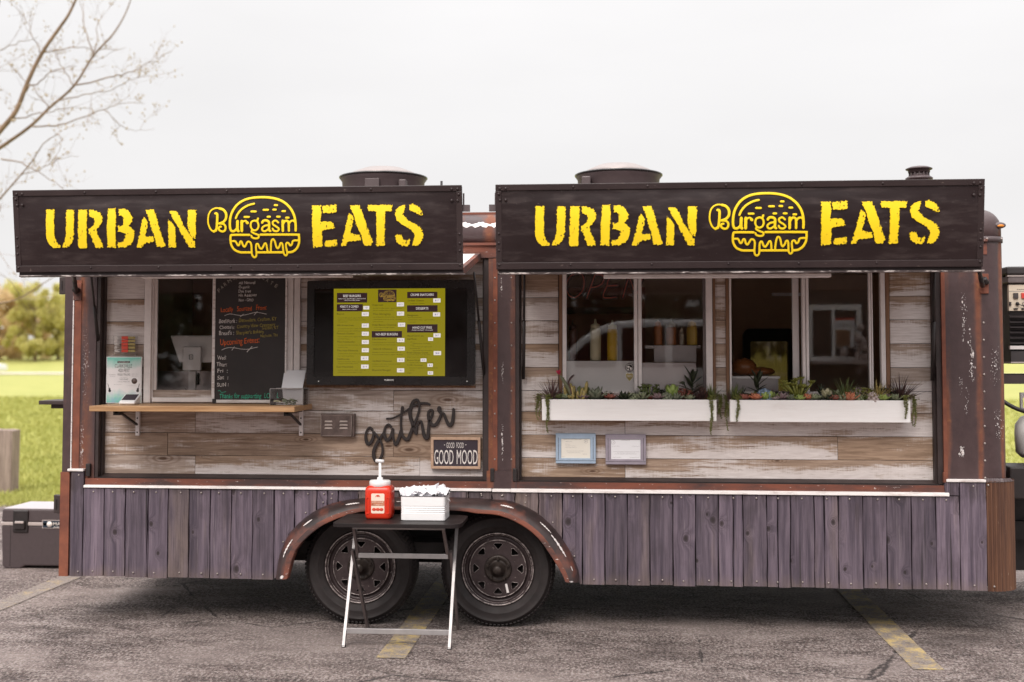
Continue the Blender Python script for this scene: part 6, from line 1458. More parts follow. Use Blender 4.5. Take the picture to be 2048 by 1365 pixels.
for i in range(7):
    cx = x0 + .02 + (x1 - x0 - .03) * (i + .5) / 7 + rr.uniform(-.01, .01); cy = rr.uniform(y0 + .03, y1 - .05); w_ = rr.uniform(.035, .05); hh = rr.uniform(.05, .075) * (1.45 if i == 5 else 1); a_ = rr.uniform(-.5, .5) + (i - 3) * .16; cz = zt_ - .025
    d1 = Vector((math.cos(a_), rr.uniform(.2, .7), 0)).normalized() * w_; d2 = Vector((math.cos(a_ + 1.2), -rr.uniform(.3, .8), 0)).normalized() * w_; up = Vector((.35 * a_, rr.uniform(-.2, .2), 1)).normalized() * hh; p = Vector((cx, cy, cz)); j_ = lambda: Vector((rr.gauss(0, .004), rr.gauss(0, .004), rr.gauss(0, .005)))
    vs = [p - d1, p - d1 * .5 + j_(), p, p + d2 * .5 + j_(), p + d2] + [p - d1 * 1.25 + up * .75 + j_(), p - d1 * .6 + up * .92 + j_(), p + up + j_(), p + d2 * .6 + up * .85 + j_(), p + d2 * 1.25 + up * .65 + j_()]
    o = MB().add(vs, [(k, k + 1, k + 6, k + 5) for k in range(4)]).build('paper_napkin', 'napkin', recalc=False); tag(o, 'folded white paper napkin sticking up from the enamel tin', 'napkin', 'napkins in the enamel tin')

# cooler behind the rear corner
yc0, yc1 = 1.74, 2.20; x0 = at(2, 1080, yc0).x; x1 = x0 + .80; zc1 = at(60, 1046, yc0).z; zc2 = at(60, 1020, yc0).z
t = thing('cooler', ((x0 + x1) / 2, 1.97, 0), 'large dark grey cooler standing on the asphalt behind the trailer corner', 'cooler')
m = MB(); m.prism([(x0 + .012, .02), (x0 + .03, .004), (x0 + .17, .004), (x0 + .20, .022), (x1 - .2, .022), (x1 - .17, .004), (x1 - .02, .004), (x1, .02), (x1, zc1 - .022), (x0, zc1 - .022)], yc0, yc1); m.build('tub', 'cooler_grey', t, bevel=.012, seg=3)
B('seal', 'cooler_trim', t, x0 - .006, x1 + .006, yc0 - .006, yc1 + .006, zc1 - .022, zc1 + .004, bevel=.004)
m = MB(); d_ = .0; za, zb = zc1 + .004, zc2 + .004
vs = [(x, y, z) for x, y, z in ((x0, yc0, za), (x1, yc0, za), (x1, yc1, za), (x0, yc1, za), (x0 + .004, yc0 + .004, zb), (x1 - .004, yc0 + .004, zb), (x1 - .004, yc1, zb), (x0 + .004, yc1, zb))]
m.add(vs, [(0, 3, 2, 1), (4, 5, 6, 7), (0, 1, 5, 4), (1, 2, 6, 5), (2, 3, 7, 6), (3, 0, 4, 7)]); m.build('lid', 'cooler_grey', t, bevel=.012, seg=3)
B('lid_top', 'cooler_lid', t, x0 + .012, x1 - .012, yc0 + .014, yc1 - .01, zb - .002, zb + .006, bevel=.006)
m = MB(); lx = at(42, 1040, yc0).x
m.box(lx - .062, lx + .062, yc0 - .012, yc0 + .01, zc1 - .075, zc2 - .005).box(lx - .042, lx + .042, yc0 - .026, yc0 - .008, zc1 - .05, zc1 + .018); m.build('latch', 'black_metal', t, bevel=.006)
B('latch_pull', 'cooler_trim', t, lx - .036, lx + .036, yc0 - .034, yc0 - .022, zc1 - .004, zc1 + .014, bevel=.005)
g = MB(); g.box(x0 + .075, x0 + .079, yc0 - .001, yc0 + .004, .02, zc1 - .024); g.build('groove', 'black_metal', t)
bx = pbox(86, 1042, 140, 1056, yc0 - .004, yc0); B('badge', 'cooler_trim', t, bx[0] - .006, bx[1] + .2, yc0 - .004, yc0 + .002, bx[4] - .005, bx[5] + .005)
B('badge_face', 'navy', t, bx[0], bx[1] + .195, yc0 - .006, yc0 - .003, bx[4], bx[5])
m = MB(); c = at(99, 1049, yc0 - .0065); m.lathe([(.022, 0), (.022, -.001), (.0001, -.001)], tuple(c), 'y', 20); ptext(m, 'MAGMA', 106, 1051, yc0 - .0068, 6, 40); ptext(m, 'ARCTIC', 106, 1056, yc0 - .0068, 2.6, 36); m.build('badge_print', 'cream_print', t)
MB().box(x0 - .022, x0, yc0 + .12, yc0 + .34, zc1 - .12, zc1 - .09).box(x0 - .02, x0, yc0 + .1, yc0 + .36, zc1 - .26, zc1 - .24).build('side_handle', 'black_metal', t, bevel=.005)

# old wooden post on the grass
b0 = gr(-12, 985); yb0 = b0.y; wpx_ = lambda u: at(u, 900, yb0).x
zt0 = at(10, 860, yb0).z; o = MB().prism([(wpx_(-30), -.05), (wpx_(23), -.05), (wpx_(24.5), zt0 - .01), (wpx_(12), zt0), (wpx_(-8), zt0 - .004), (wpx_(-28), zt0 + .01)], yb0, yb0 + .2).build('wooden_post', 'post', bevel=.012)
tag(o, 'short weathered wooden post on the lawn at the left edge', 'post')

# white car far away on the left
def far_car():
    c = at(-34, 745, 92); g0 = lawn_h(c.x, 92); t = thing('parked_car', (c.x - .4, 92, g0), 'white car far away on the path at the left edge', 'car')
    x0 = c.x - 2.4; x1 = c.x + 1.75
    prof = [(x0, .35), (x0 + .05, .85), (x0 + .7, .95), (x0 + 1.3, 1.42), (x0 + 2.7, 1.42), (x0 + 3.4, .95), (x1 - .05, .85), (x1, .35)]
    m = MB().prism([(x, g0 + z + .03) for x, z in prof], 91.2, 92.9); m.build('body', 'carwhite', t, bevel=.06)
    MB().prism([(x, g0 + z + .03) for x, z in ((x0 + .95, .97), (x0 + 1.4, 1.35), (x0 + 2.6, 1.35), (x0 + 3.1, .97))], 91.18, 91.25).build('window', 'tv_glass', t)
    for xx in (x0 + .8, x1 - .8): MB().lathe([(.0001, 0), (.33, 0), (.33, .2), (.0001, .2)], (xx, 91.15, g0 + .36), 'y', 20).build('wheel', 'tyre_rubber', t)
far_car()

# generator on the tongue, right of the trailer
gy = .55; G = lambda u, v: at(u, v, gy)
gx0, gx1 = at(2019, 650, gy).x, at(2019, 650, gy).x + .78
t = thing('generator', ((gx0 + gx1) / 2, .85, 1.2), 'black generator with beige control panel on the trailer tongue', 'generator')
zg = lambda v: at(2030, v, gy).z
B('housing', 'louvre_plastic', t, gx0 + .01, gx1 - .01, gy + .03, gy + .55, zg(728), zg(566))
B('hood', 'louvre_plastic', t, gx0 - .02, gx1, gy - .03, gy + .58, zg(550), zg(534), bevel=.01); B('hood', 'grey_steel', t, gx0 - .01, gx1, gy - .015, gy + .56, zg(567), zg(553), bevel=.008)
B('hood_edge', 'cooler_trim', t, gx0 - .012, gx1, gy - .02, gy + .02, zg(554), zg(551))
pn = B('control_panel', 'gen_panel', t, gx0, gx1 - .02, gy, gy + .03, zg(622), zg(570))
for u, v, w, h, mt_ in ((2031, 592, .03, .035, 'ink_dark'), (2047, 592, .03, .035, 'gen_red'), (2020, 608, .012, .024, 'ink_dark'), (2031, 618, .026, .008, 'ink_black'), (2047, 618, .03, .008, 'ink_black')):
    c = G(u, v); B('switch', mt_, pn, c.x - w / 2, c.x + w / 2, gy - .012, gy + .002, c.z - h / 2, c.z + h / 2, bevel=.002)
c = G(2034, 608); MB().ball((c.x, gy - .008, c.z), .012, 10, 6).tube(cr([(c.x, gy - .012, c.z), (c.x + .03, gy - .02, c.z - .012), (c.x + .06, gy - .012, c.z + .002)], 3), .003, 5).build('socket', 'ink_black', pn)
c = G(2050, 608); MB().tube([(c.x + .016 * math.cos(i * .4), gy - .004, c.z + .016 * math.sin(i * .4)) for i in range(16)], .003, 5, closed=True).build('socket_ring', 'screw', pn)
B('panel_seam', 'ink_grey', pn, gx0 + .001, gx1 - .03, gy - .001, gy + .001, zg(583.5), zg(582.5))
m = MB(); 
for i in range(4): p = G(2034 + i * 4.2, 580); m.box(p.x, p.x + .009, gy - .0012, gy, p.z, p.z + .004)
m.build('panel_lettering', 'ink_dark', pn)
for i in range(6):
    v = 629 + i * 10.5
    m = MB(); x0_, x1_ = gx0 + .005, gx1 - .03; m.add([(x0_, gy + .03, zg(v)), (x1_, gy + .03, zg(v)), (x1_, gy - .01, zg(v + 6.5)), (x0_, gy - .01, zg(v + 6.5)), (x0_, gy + .03, zg(v + 7.5)), (x1_, gy + .03, zg(v + 7.5))], [(0, 1, 2, 3), (3, 2, 5, 4), (0, 3, 4), (1, 5, 2)]); m.build('louvre', 'louvre_plastic', t)
B('base_strip', 'grey_plastic', t, gx0, gx1 - .02, gy - .005, gy + .02, zg(699), zg(692)); B('base', 'louvre_plastic', t, gx0 + .002, gx1 - .02, gy - .012, gy + .55, zg(724), zg(703)); B('base_edge', 'cooler_trim', t, gx0, gx1 - .02, gy - .016, gy + .55, zg(726.5), zg(724.2))
# carrying rail and tongue frame
t = thing('tongue_frame', (2.9, 1.0, 0), 'black steel tongue frame with rails right of the trailer', 'frame')
B('rail', 'jamb', t, XR - .02, XR + 1.2, .5, .58, zg(768), zg(750)); B('rail', 'jamb', t, XR - .02, XR + 1.2, 1.05, 1.13, zg(768), zg(750))
B('upright', 'black_metal', t, XR + .12, XR + .19, .95, 1.02, .55, 1.60)
B('tongue_beam', 'black_metal', t, XR - .05, XR + 1.5, .95, 1.1, .44, .56)
B('cross_plate', 'black_metal', t, XR - .02, XR + 1.0, .5, 1.1, .86, .91)
B('winch_box', 'black_metal', t, XR + .085, XR + .4, .30, .6, .78, .98, bevel=.01)
B('side_plate', 'black_metal', t, XR + .03, XR + 1.0, 1.02, 1.06, .56, .90)
c = at(2035, 868, .75); t = thing('gas_tank', (c.x + .1, .75, c.z - .17), 'white rounded propane tank beyond the trailer corner', 'gas tank')
MB().lathe([(.001, -.16), (.10, -.155), (.135, -.12), (.14, .0), (.135, .06), (.10, .11), (.05, .13), (.03, .16), (.03, .19), (.001, .19)], (c.x + .125, .75, c.z), 'z', 28).build('tank', 'tank_white', t)
m = MB(); ring_prism(m, [(c.x + .02, c.z + .15), (c.x + .16, c.z + .15), (c.x + .16, c.z + .27), (c.x + .02, c.z + .27)], [(c.x + .035, c.z + .17), (c.x + .145, c.z + .17), (c.x + .145, c.z + .235), (c.x + .035, c.z + .235)], .74, .76); m.build('tank_collar', 'tank_white', t)
o = MB().tube(cr([(XR - .02, .8, 1.62), (XR + .03, .55, 1.50), (XR + .10, .45, 1.38), (XR + .25, .42, 1.31), (XR + .5, .45, 1.30)], 5), .014, 8).build('power_cable', 'black_metal'); tag(o, 'thick black cable looping down from the generator', 'cable')
o = MB().tube(cr([(XR - .01, .6, 1.25), (XR + .02, .4, 1.10), (XR + .06, .36, .98), (XR + .14, .36, .90)], 5), .011, 8).build('gas_hose', 'black_metal'); tag(o, 'black gas hose hanging beside the corrugated corner', 'hose')
o = MB().tube([(XR + .10 + .07 * math.cos(a), .62 + .01 * a / 3, .70 - .09 + .06 * math.sin(a) - .004 * a) for a in [i * .3 for i in range(64)]], .009, 6).build('coiled_rope', 'grey_steel'); tag(o, 'grey coiled line hanging behind the corrugated corner', 'rope')

t = thing('tool_chest', (XR + .5, 1.35, .3), 'black tool chest on the tongue behind the corrugated corner', 'tool chest')
B('chest', 'louvre_plastic', t, XR + .03, XR + .95, 1.15, 1.6, .20, .80, bevel=.01); B('lid', 'black_metal', t, XR + .02, XR + .96, 1.14, 1.61, .802, .84, bevel=.008); B('latch', 'screw', t, XR + .2, XR + .24, 1.125, 1.142, .74, .80)
# stall across the car park, seen mirrored in the right window
def stall():
    Y = -8.3                              # its mirror image lies at y = 0.2 + 8.3
    def X_(u): return at(u, 660, 8.5).x
    def Z_(v): return at(1670, v, 8.5).z
    t = thing('market_stall', (X_(1670), Y - .6, 0), 'dark stall with white window, seen only as a reflection', 'stall')
    x0, x1 = X_(1440), X_(1790)
    B('wall', 'interior_dark', t, x0, x1, Y - 1.2, Y - .02, 0, 2.7)
    m = MB(); a = (X_(1616), X_(1722), Z_(726), Z_(610))
    for q in ((a[0], a[1], a[3] - .07, a[3]), (a[0], a[1], a[2], a[2] + .08), (a[0], a[0] + .05, a[2] + .08, a[3] - .07), (X_(1663), X_(1669), a[2] + .08, a[3] - .07), (X_(1712), a[1], a[2] + .08, a[3] - .07)): m.box(q[0], q[1], Y - .02, Y + .04, q[2], q[3])
    m.build('window_frame', 'white_plastic', t)
    B('ledge', 'p_pale', t, X_(1616), X_(1755), Y - .02, Y + .35, Z_(728), Z_(722))
    B('poster', 'paper_white', t, X_(1670), X_(1709), Y - .01, Y + .01, Z_(696), Z_(638)); B('poster_band', 'label_red', t, X_(1670), X_(1709), Y + .01, Y + .013, Z_(641), Z_(637)); B('poster_picture', 'trimwood', t, X_(1671), X_(1700), Y + .01, Y + .013, Z_(694), Z_(660))
    m = MB(); v, f_ = glyphs('OPEN'); w0 = max(p[0] for p in v); xl, xr = X_(1673), X_(1706); h = (Z_(646) - Z_(655)) / .73
    m.add([(xr - p[0] / w0 * (xr - xl), Y + .014, Z_(655) + p[1] * h) for p in v], f_); m.build('lettering', 'ink_black', t)
    m = MB(); r2 = random.Random(2)
    for i in range(24): m.ball((X_(1722) + r2.gauss(0, .07), Y + .18 + r2.gauss(0, .05), Z_(700) + r2.gauss(0, .12)), r2.uniform(.03, .06), 7, 5)
    m.build('flowers', 'p_pale', t)
stall()
def van():
    Y = -10.5
    def P(u, v): q = at(u, v, 10.7); return (q.x, q.z)
    t = thing('delivery_van', (P(1300, 700)[0], Y - 1, 0), 'white van across the car park, seen only as a reflection', 'van')
    g = lambda u, z: (at(u, 700, 10.7).x, z)
    body = [g(1010, .35), g(1008, 1.05), g(1060, 1.28), g(1118, 1.50), P(1134, 704), P(1165, 676), P(1200, 655), P(1230, 645), P(1290, 640), P(1640, 640), g(1645, .35)]
    MB().prism(body, Y - 2, Y).build('body', 'carwhite', t, bevel=.04)
    for pl in ([P(1148, 712), P(1170, 688), P(1204, 668), P(1232, 660), P(1232, 735), P(1150, 735)], [P(1244, 656), P(1330, 652), P(1330, 735), P(1244, 735)], [P(1345, 652), P(1425, 652), P(1425, 735), P(1345, 735)]): MB().prism(pl, Y - .01, Y + .012).build('window', 'tv_glass', t)
    for u in (1085, 1560):
        q = g(u, .36); MB().lathe([(.001, 0), (.34, 0), (.34, .2), (.001, .2)], (q[0], Y - .16, .36), 'y', 20).build('wheel', 'tyre_rubber', t)
van()
# ------------------------------------------------------------------ planters with succulents
YPF, YPB = -.075, YWL
def planter(u0, u1, v0, v1, label):
    b = pbox(u0, v0, u1, v1, YPF, YPB); t = thing('planter_box', ((b[0] + b[1]) / 2, 0, b[4]), label, 'planter', 'white planter boxes under the windows')
    g = .012
    B('front_board', 'planter_white', t, b[0], b[1], YPF, YPF + g, b[4], b[5], bevel=.002); B('back_board', 'planter_white', t, b[0], b[1], YPB - g, YPB - .0005, b[4], b[5])
    B('end_board', 'planter_white', t, b[0], b[0] + g, YPF + g, YPB - g, b[4], b[5]); B('end_board', 'planter_white', t, b[1] - g, b[1], YPF + g, YPB - g, b[4], b[5])
    B('base_board', 'planter_white', t, b[0] + g, b[1] - g, YPF + g, YPB - g, b[4] + .004, b[4] + .016)
    m = MB(); nx = 60; r = random.Random(u0); vs = []
    for j in range(5):
        for i in range(nx + 1): vs.append((b[0] + g + (b[1] - b[0] - 2 * g) * i / nx, YPF + g + (YPB - YPF - 2 * g) * j / 4, b[5] - .012 + r.uniform(-.006, .008)))
    m.add(vs, [(j * (nx + 1) + i, j * (nx + 1) + i + 1, (j + 1) * (nx + 1) + i + 1, (j + 1) * (nx + 1) + i) for j in range(4) for i in range(nx)], True); m.build('soil', 'soil', t)
    return b
PLA = planter(1084, 1433, 799.5, 842, 'left white planter box full of succulents, under the middle window')
PLB = planter(1460.5, 1821, 801, 845, 'right white planter box full of succulents, under the right window')
rp = random.Random(77)
def leafblade(m, base, d, up, ln, w, curl=.3, th=.25, tip=1.0, n=5):
    "fleshy tapering leaf: ridge strip with a keel"
    d = Vector(d).normalized(); side = d.cross(Vector(up));
    if side.length < 1e-3: side = Vector((1, 0, 0))
    side.normalize(); nrm = side.cross(d).normalized(); vs = []; base = Vector(base)
    for i in range(n + 1):
        t = i / n; ww = w * (math.sin(math.pi * (.18 + .82 * t) ** tip) ** .75 if tip > 0 else (1 - t)) if tip > 0 else w * (1 - t) ** .8
        ww = max(ww, w * .04); c = base + d * ln * t + nrm * (curl * ln * t * t)
        vs += [c - side * ww, c - nrm * ww * th, c + side * ww, c + nrm * ww * th * .5]
    fs = []
    for i in range(n):
        a, b = i * 4, i * 4 + 4; fs += [(a, a + 1, b + 1, b), (a + 1, a + 2, b + 2, b + 1), (a + 2, a + 3, b + 3, b + 2), (a + 3, a, b, b + 3)]
    fs.append((n * 4, n * 4 + 1, n * 4 + 2, n * 4 + 3)); m.add(vs, fs, True)
def rosette(c, R, mat, layers=3, nl=9, wide=.30, flat=.5, tipk=1.2):
    m = MB()
    for l in range(layers):
        el = rad(18 + 62 * l / max(1, layers - 1)) * (1.1 - flat * .4); k = nl - 2 * l
        for i in range(max(3, k)):
            a = 2 * math.pi * (i + .5 * (l % 2)) / max(3, k) + rp.uniform(-.12, .12); d = (math.cos(a) * math.cos(el), math.sin(a) * math.cos(el), math.sin(el))
            leafblade(m, c, d, (0, 0, 1), R * (1 - .22 * l) * rp.uniform(.9, 1.1), R * wide, .22, .35, tipk)
    return m
def spiky(c, R, n, w=.045, spread=1.0, curl=.25):
    m = MB()
    for i in range(n):
        a = rp.uniform(0, 6.283); el = rad(rp.uniform(20, 88)) if spread >= 1 else rad(rp.uniform(55, 90)); d = Vector((math.cos(a) * math.cos(el), math.sin(a) * math.cos(el) * .7, math.sin(el)))
        leafblade(m, Vector(c) + Vector((d.x, d.y, 0)) * R * .05, d, (0, 0, 1), R * rp.uniform(.7, 1.05), R * w, -curl * rp.uniform(.2, 1), .4, 0)
    return m
def fingers(c, R, n):
    m = MB()
    for i in range(n):
        x = rp.uniform(-.45, .45) * R; y = rp.uniform(-.3, .3) * R; h = R * rp.uniform(.6, 1.1); b = Vector(c) + Vector((x, y, -.01)); t = b + Vector((x * .35, y * .3, h))
        m.tube([b, b.lerp(t, .5), b.lerp(t, .88), t], [R * .085, R * .10, R * .085, R * .03], 6)
    return m
def leafytall(c, H, n, wide=.13):
    m = MB(); m.tube([c, (c[0], c[1], c[2] + H * .6)], H * .03, 6)
    for i in range(n):
        z = H * (.15 + .6 * i / n); a = i * 2.4 + rp.uniform(-.3, .3); el = rad(10 + 60 * i / n); d = (math.cos(a) * math.cos(el), math.sin(a) * math.cos(el) * .7, math.sin(el))
        leafblade(m, (c[0], c[1], c[2] + z), d, (0, 0, 1), H * rp.uniform(.42, .55), H * wide * .62, -.15, .25, 1.1)
    return m
def globe(c, R):
    m = MB()
    for i in range(26):
        z = 1 - 1.7 * i / 26; a = i * 2.4; r_ = math.sqrt(max(0, 1 - z * z)); m.ball((c[0] + r_ * math.cos(a) * R * .75, c[1] + r_ * math.sin(a) * R * .7, c[2] + R * .5 + z * R * .7), R * .30, 6, 5)
    return m
def kale(c, R):
    m = MB()
    for i in range(16):
        a = rp.uniform(0, 6.28); q = R * math.sqrt(rp.random()) * .8; h = R * rp.uniform(.55, 1.1); p = Vector((c[0] + math.cos(a) * q, c[1] + math.sin(a) * q * .6, c[2] + h)); m.tube([c, Vector(c).lerp(p, .6), p], R * .05, 5)
        for j in range(7):
            b = j * .9; leafblade(m, p, (math.cos(b), math.sin(b), .45), (0, 0, 1), R * .26, R * .09, .2, .3, 1.1)
    return m
def bigleaf(c, R):
    m = MB()
    for i in range(7):
        a = 2 * math.pi * i / 7 + .3; d = Vector((math.cos(a), math.sin(a) * .5, .75)).normalized(); b = Vector(c) + Vector((0, 0, R * .35))
        leafblade(m, b, d, (0, 0, 1), R * .85, R * .42, .35, .15, .9)
    m.tube([c, (c[0], c[1], c[2] + R * .5)], R * .07, 6); return m
KN = {'ros': 'rosette succulent', 'spk': 'spiky grass-like succulent', 'fin': 'finger cactus', 'tall': 'tall broad-leaved succulent', 'glo': 'round beaded succulent', 'kal': 'branching tufted succulent', 'big': 'wide open-leaved succulent', 'star': 'pointed star-leaved succulent'}
CN = {'p_purple': 'purple brown', 'p_darkpurple': 'dark purple', 'p_green': 'green', 'p_sage': 'sage green', 'p_greygreen': 'grey green', 'p_dark': 'very dark green', 'p_lime': 'lime green', 'p_red': 'dull red', 'p_orange': 'orange', 'p_mauve': 'mauve', 'p_yellow': 'yellow', 'p_blue': 'pale blue', 'p_cream': 'cream', 'p_moss': 'moss green', 'p_pale': 'pale pink', 'p_stem': 'olive', 'p_string': 'yellow green'}
PL = [  # planter, photo column, photo row of the centre, kind, colour, size in photo pixels, row depth 0 front .. 1 back
 (0,1104,796,'spk','p_purple',32,.35),(0,1118,797,'ros','p_green',12,.3),(0,1131,797,'ros','p_sage',12,.2),(0,1124,790,'ros','p_moss',11,.6),(0,1152,797,'fin','p_yellow',30,.4),(0,1160,796,'fin','p_green',24,.7),(0,1139,797,'ros','p_yellow',11,.25),
 (0,1168,797,'ros','p_mauve',13,.3),(0,1192,798,'star','p_greygreen',24,.35),(0,1180,797,'glo','p_green',9,.7),(0,1220,797,'ros','p_red',13,.3),(0,1233,795,'ros','p_pale',14,.6),(0,1249,798,'star','p_dark',17,.25),(0,1267,798,'glo','p_sage',9,.2),
 (0,1275,796,'spk','p_dark',19,.7),(0,1284,798,'star','p_sage',17,.2),(0,1300,796,'kal','p_green',22,.7),(0,1315,798,'ros','p_mauve',15,.2),(0,1301,798,'ros','p_red',9,.3),(0,1334,798,'glo','p_greygreen',10,.25),(0,1344,795,'big','p_lime',22,.5),(0,1354,798,'star','p_greygreen',14,.15),
 (0,1367,797,'kal','p_red',17,.6),(0,1379,799,'ros','p_sage',11,.05),(0,1385,793,'tall','p_dark',48,.75),(0,1402,797,'spk','p_darkpurple',26,.4),(0,1412,796,'spk','p_red',22,.7),(0,1423,797,'spk','p_green',26,.4),(0,1204,797,'ros','p_green',10,.75),(0,1328,794,'kal','p_dark',15,.8),
 (1,1471,797,'spk','p_green',26,.4),(1,1459,797,'spk','p_purple',17,.5),(1,1482,797,'spk','p_dark',24,.8),(1,1488,798,'ros','p_red',14,.2),(1,1511,798,'ros','p_orange',15,.2),(1,1515,792,'tall','p_dark',46,.8),(1,1520,793,'glo','p_pale',9,.5),(1,1530,791,'glo','p_blue',14,.55),(1,1530,799,'big','p_lime',13,.1),(1,1541,796,'big','p_lime',14,.3),
 (1,1540,792,'spk','p_mauve',22,.85),(1,1552,796,'ros','p_green',16,.5),(1,1551,799,'ros','p_pale',8,.15),(1,1565,798,'ros','p_mauve',16,.35),(1,1581,798,'star','p_greygreen',13,.2),(1,1597,797,'kal','p_moss',32,.55),(1,1600,799,'ros','p_lime',12,.05),(1,1614,798,'ros','p_orange',14,.25),(1,1628,798,'ros','p_sage',14,.25),(1,1641,797,'tall','p_dark',26,.6),
 (1,1653,796,'big','p_cream',18,.5),(1,1670,799,'ros','p_red',12,.1),(1,1674,794,'big','p_sage',16,.7),(1,1684,800,'star','p_sage',14,.05),(1,1691,796,'spk','p_green',36,.5),(1,1700,800,'star','p_orange',18,.0),(1,1715,797,'spk','p_pale',26,.5),(1,1717,799,'glo','p_sage',9,.15),(1,1726,796,'kal','p_moss',18,.6),(1,1734,792,'big','p_pale',13,.85),(1,1731,798,'star','p_green',14,.3),
 (1,1746,799,'glo','p_pale',11,.1),(1,1754,796,'spk','p_yellow',34,.5),(1,1766,799,'ros','p_lime',14,.1),(1,1771,793,'glo','p_mauve',10,.6),(1,1790,798,'star','p_sage',15,.15),(1,1800,797,'spk','p_darkpurple',40,.5),(1,1779,796,'kal','p_dark',18,.75),(1,1660,798,'star','p_dark',13,.2),(1,1574,796,'kal','p_purple',14,.75)]
rf = random.Random(8)
for pk_, ua, ub in ((0, 1094, 1424), (1, 1470, 1812)):
    for i in range(17):
        kd, ct = rf.choice((('kal', 'p_dark'), ('ros', 'p_greygreen'), ('kal', 'p_moss'), ('star', 'p_stem'), ('ros', 'p_darkpurple'), ('ros', 'p_stem')))
        PL.append((pk_, round(ua + (ub - ua) * (i + .5) / 17 + rf.uniform(-6, 6)), 797, kd, ct, rf.uniform(10, 15), rf.uniform(.35, .95)))
order = {0: sorted([p for p in PL if p[0] == 0], key=lambda p: p[1]), 1: sorted([p for p in PL if p[0] == 1], key=lambda p: p[1])}
ORD = ['first', 'second', 'third', 'fourth', 'fifth', 'sixth', 'seventh', 'eighth', 'ninth', 'tenth', 'eleventh', 'twelfth', 'thirteenth']
cnt = {}
for p in order[0] + order[1]: cnt[(p[0], p[3], p[4])] = cnt.get((p[0], p[3], p[4]), 0) + 1
seen = {}
for pk, u, v, kind, mat, sz, dp in order[0] + order[1]:
    sz *= 1.3
    Y = YPF + .025 + dp * (YPB - YPF - .06); bb = PLA if pk == 0 else PLB; x = at(u, v, Y).x; q = ppm(u, v, Y); R = sz / q; z = bb[5] - .012; c = (x, Y, z)
    if kind == 'ros': m = rosette((x, Y, z + .012), R * 1.05, mat, 3, 10, .27)
    elif kind == 'star': m = rosette((x, Y, z + .008), R * 1.15, mat, 3, 9, .15, .2, 1.6)
    elif kind == 'spk': m = spiky(c, R * 1.15, int(18 + R * 250), .05)
    elif kind == 'fin': m = fingers(c, R, 11)
    elif kind == 'tall': m = leafytall(c, R * 1.0, 13)
    elif kind == 'glo': m = globe(c, R)
    elif kind == 'kal': m = kale(c, R)
    else: m = bigleaf(c, R)
    o = m.build('succulent', mat, recalc=False)
    k = (pk, kind, mat); seen[k] = seen.get(k, 0) + 1
    lab = f"{CN[mat]} {KN[kind]} in the {'left' if pk == 0 else 'right'} planter"
    if cnt[k] > 1: lab += f", {ORD[seen[k] - 1]} from left"
    tag(o, lab, 'succulent', 'succulents in the planter boxes')
# flowering cactus and dark curved stem
t = thing('flowering_cactus', tuple(at(1145, 798, -.02)), 'leaning green cactus with a pink flower in the left planter', 'cactus')
a = [at(1147, 798, -.03), at(1140, 782, -.04), at(1130, 766, -.05), at(1121, 752, -.06)]
m = MB(); st = cr(a, 4); m.tube(st, [.010, .013, .015, .014, .013, .012, .012, .011, .011, .010, .009, .008, .006], 8)
for i in range(30): p = st[rp.randint(1, 11)]; d = Vector((rp.gauss(0, 1), rp.gauss(0, 1), rp.gauss(0, 1))).normalized(); m.ball(p + d * .011, .0035, 5, 4)
m.build('stem', 'p_stem', t)
f = at(1116, 745, -.06); m = MB()
for i in range(9): b = i * .698; leafblade(m, f + Vector((.006, 0, -.012)), Vector((-.35 + .7 * math.cos(b), .7 * math.sin(b), .75)), (0, 0, 1), .030, .009, .2, .3, 1.)
m.build('flower', 'p_pink', t, recalc=False)
o = MB().tube(cr([at(1144, 797, -.04), at(1142, 783, -.05), at(1137, 768, -.05), at(1140, 758, -.05), at(1148, 750, -.05)], 4), [.006] * 5 + [.005] * 4 + [.0055] * 3 + [.006] * 3 + [.004, .002], 6).build('curved_stem', 'p_darkpurple'); tag(o, 'thin dark curved stem rising beside the flowering cactus', 'plant')
o = MB().tube(cr([at(1376, 790, 0), at(1370, 772, 0), at(1366, 766, -.01), at(1359, 767, -.02)], 4), [.004] * 6 + [.008, .011, .010, .009, .006, .004, .002], 6).build('drooping_leaf', 'p_dark'); tag(o, 'dark drooping leaf beside the tall plant in the left planter', 'plant')
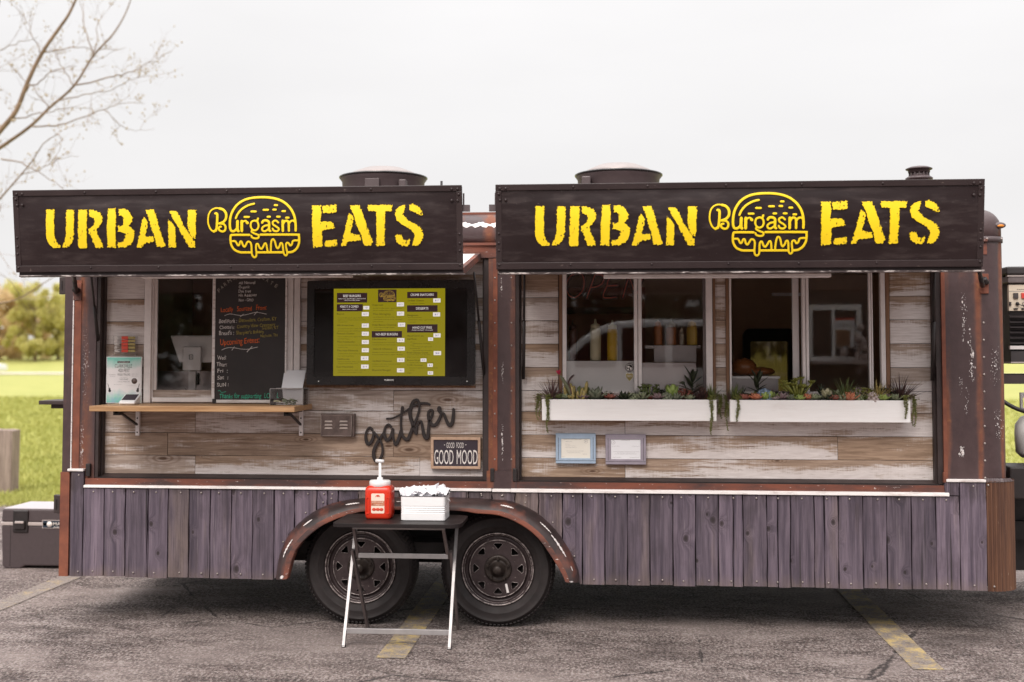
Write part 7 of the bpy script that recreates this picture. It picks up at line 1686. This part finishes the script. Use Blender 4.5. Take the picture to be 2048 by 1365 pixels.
# trailing strings
def trail(u, v1, Y, label, n=3, du=3, dv=0):
    bb = PLA if u < 1450 else PLB; m = MB(); z0 = bb[5] + .006; p0 = at(u, 800, Y); z1 = at(u, v1, Y).z
    for k in range(n):
        x0 = p0.x + rp.uniform(-du, du) / 320; zz = z1 + (0 if k == 0 else rp.uniform(.0, .6) * (z0 - z1)); ph = rp.uniform(0, 6)
        pts = [(x0 + rp.uniform(-.01, .01), Y + .03, z0 + .012)]; L_ = z0 - zz; s_ = max(5, int(L_ / .006))
        for i in range(s_ + 1):
            t_ = i / s_; x = x0 + .006 * math.sin(ph + t_ * 5) + rp.uniform(-.0015, .0015); y = Y + .004 * math.sin(ph + t_ * 7); z = z0 - L_ * t_; pts.append((x, y, z))
            for j in range(3):
                a_ = rp.uniform(0, 6.28); leafblade(m, (x, y, z), (math.cos(a_), math.sin(a_) * .8 - .3, rp.uniform(-.6, .3)), (0, 0, 1), rp.uniform(.009, .015) * (1 - .35 * t_), .0042, .1, .6, 1., 3)
        m.tube(pts, .0015, 4, smooth=False)
    for i in range(60):
        a_ = rp.uniform(0, 6.28); leafblade(m, (p0.x + rp.gauss(0, .012), Y + .02 + rp.gauss(0, .012), z0 + rp.uniform(-.004, .022)), (math.cos(a_), math.sin(a_), rp.uniform(-.3, .8)), (0, 0, 1), .013, .0045, .1, .6, 1., 3)
    o = m.build('trailing_succulent', 'p_string', recalc=False); tag(o, label, 'trailing plant', 'trailing strands over the planter ends')
ex = lambda bb, s_: (bb[0] - .016) if s_ < 0 else (bb[1] + .016)
trail(1078, 840, .0, 'short trailing strands beside the left end of the left planter', 4, 4)
trail(1096, 866, YPF - .010, 'long trailing strands over the front of the left planter, at its left end', 3, 4)
trail(1424, 869, YPF - .010, 'single long trailing strand over the front of the left planter, at its right end', 2, 2)
trail(1438, 838, .0, 'short trailing strands beside the right end of the left planter', 4, 4)
trail(1455, 861, .0, 'long trailing strands beside the left end of the right planter', 4, 5)
trail(1474, 843, YPF - .010, 'short trailing strand over the front of the right planter, at its left end', 2, 2)
trail(1812, 837, YPF - .010, 'trailing strand over the front of the right planter, at its right end', 2, 2)
trail(1827, 853, .0, 'long trailing strands beside the right end of the right planter', 4, 3)

bpy.data.objects.remove(_fo); bpy.data.curves.remove(_fc)
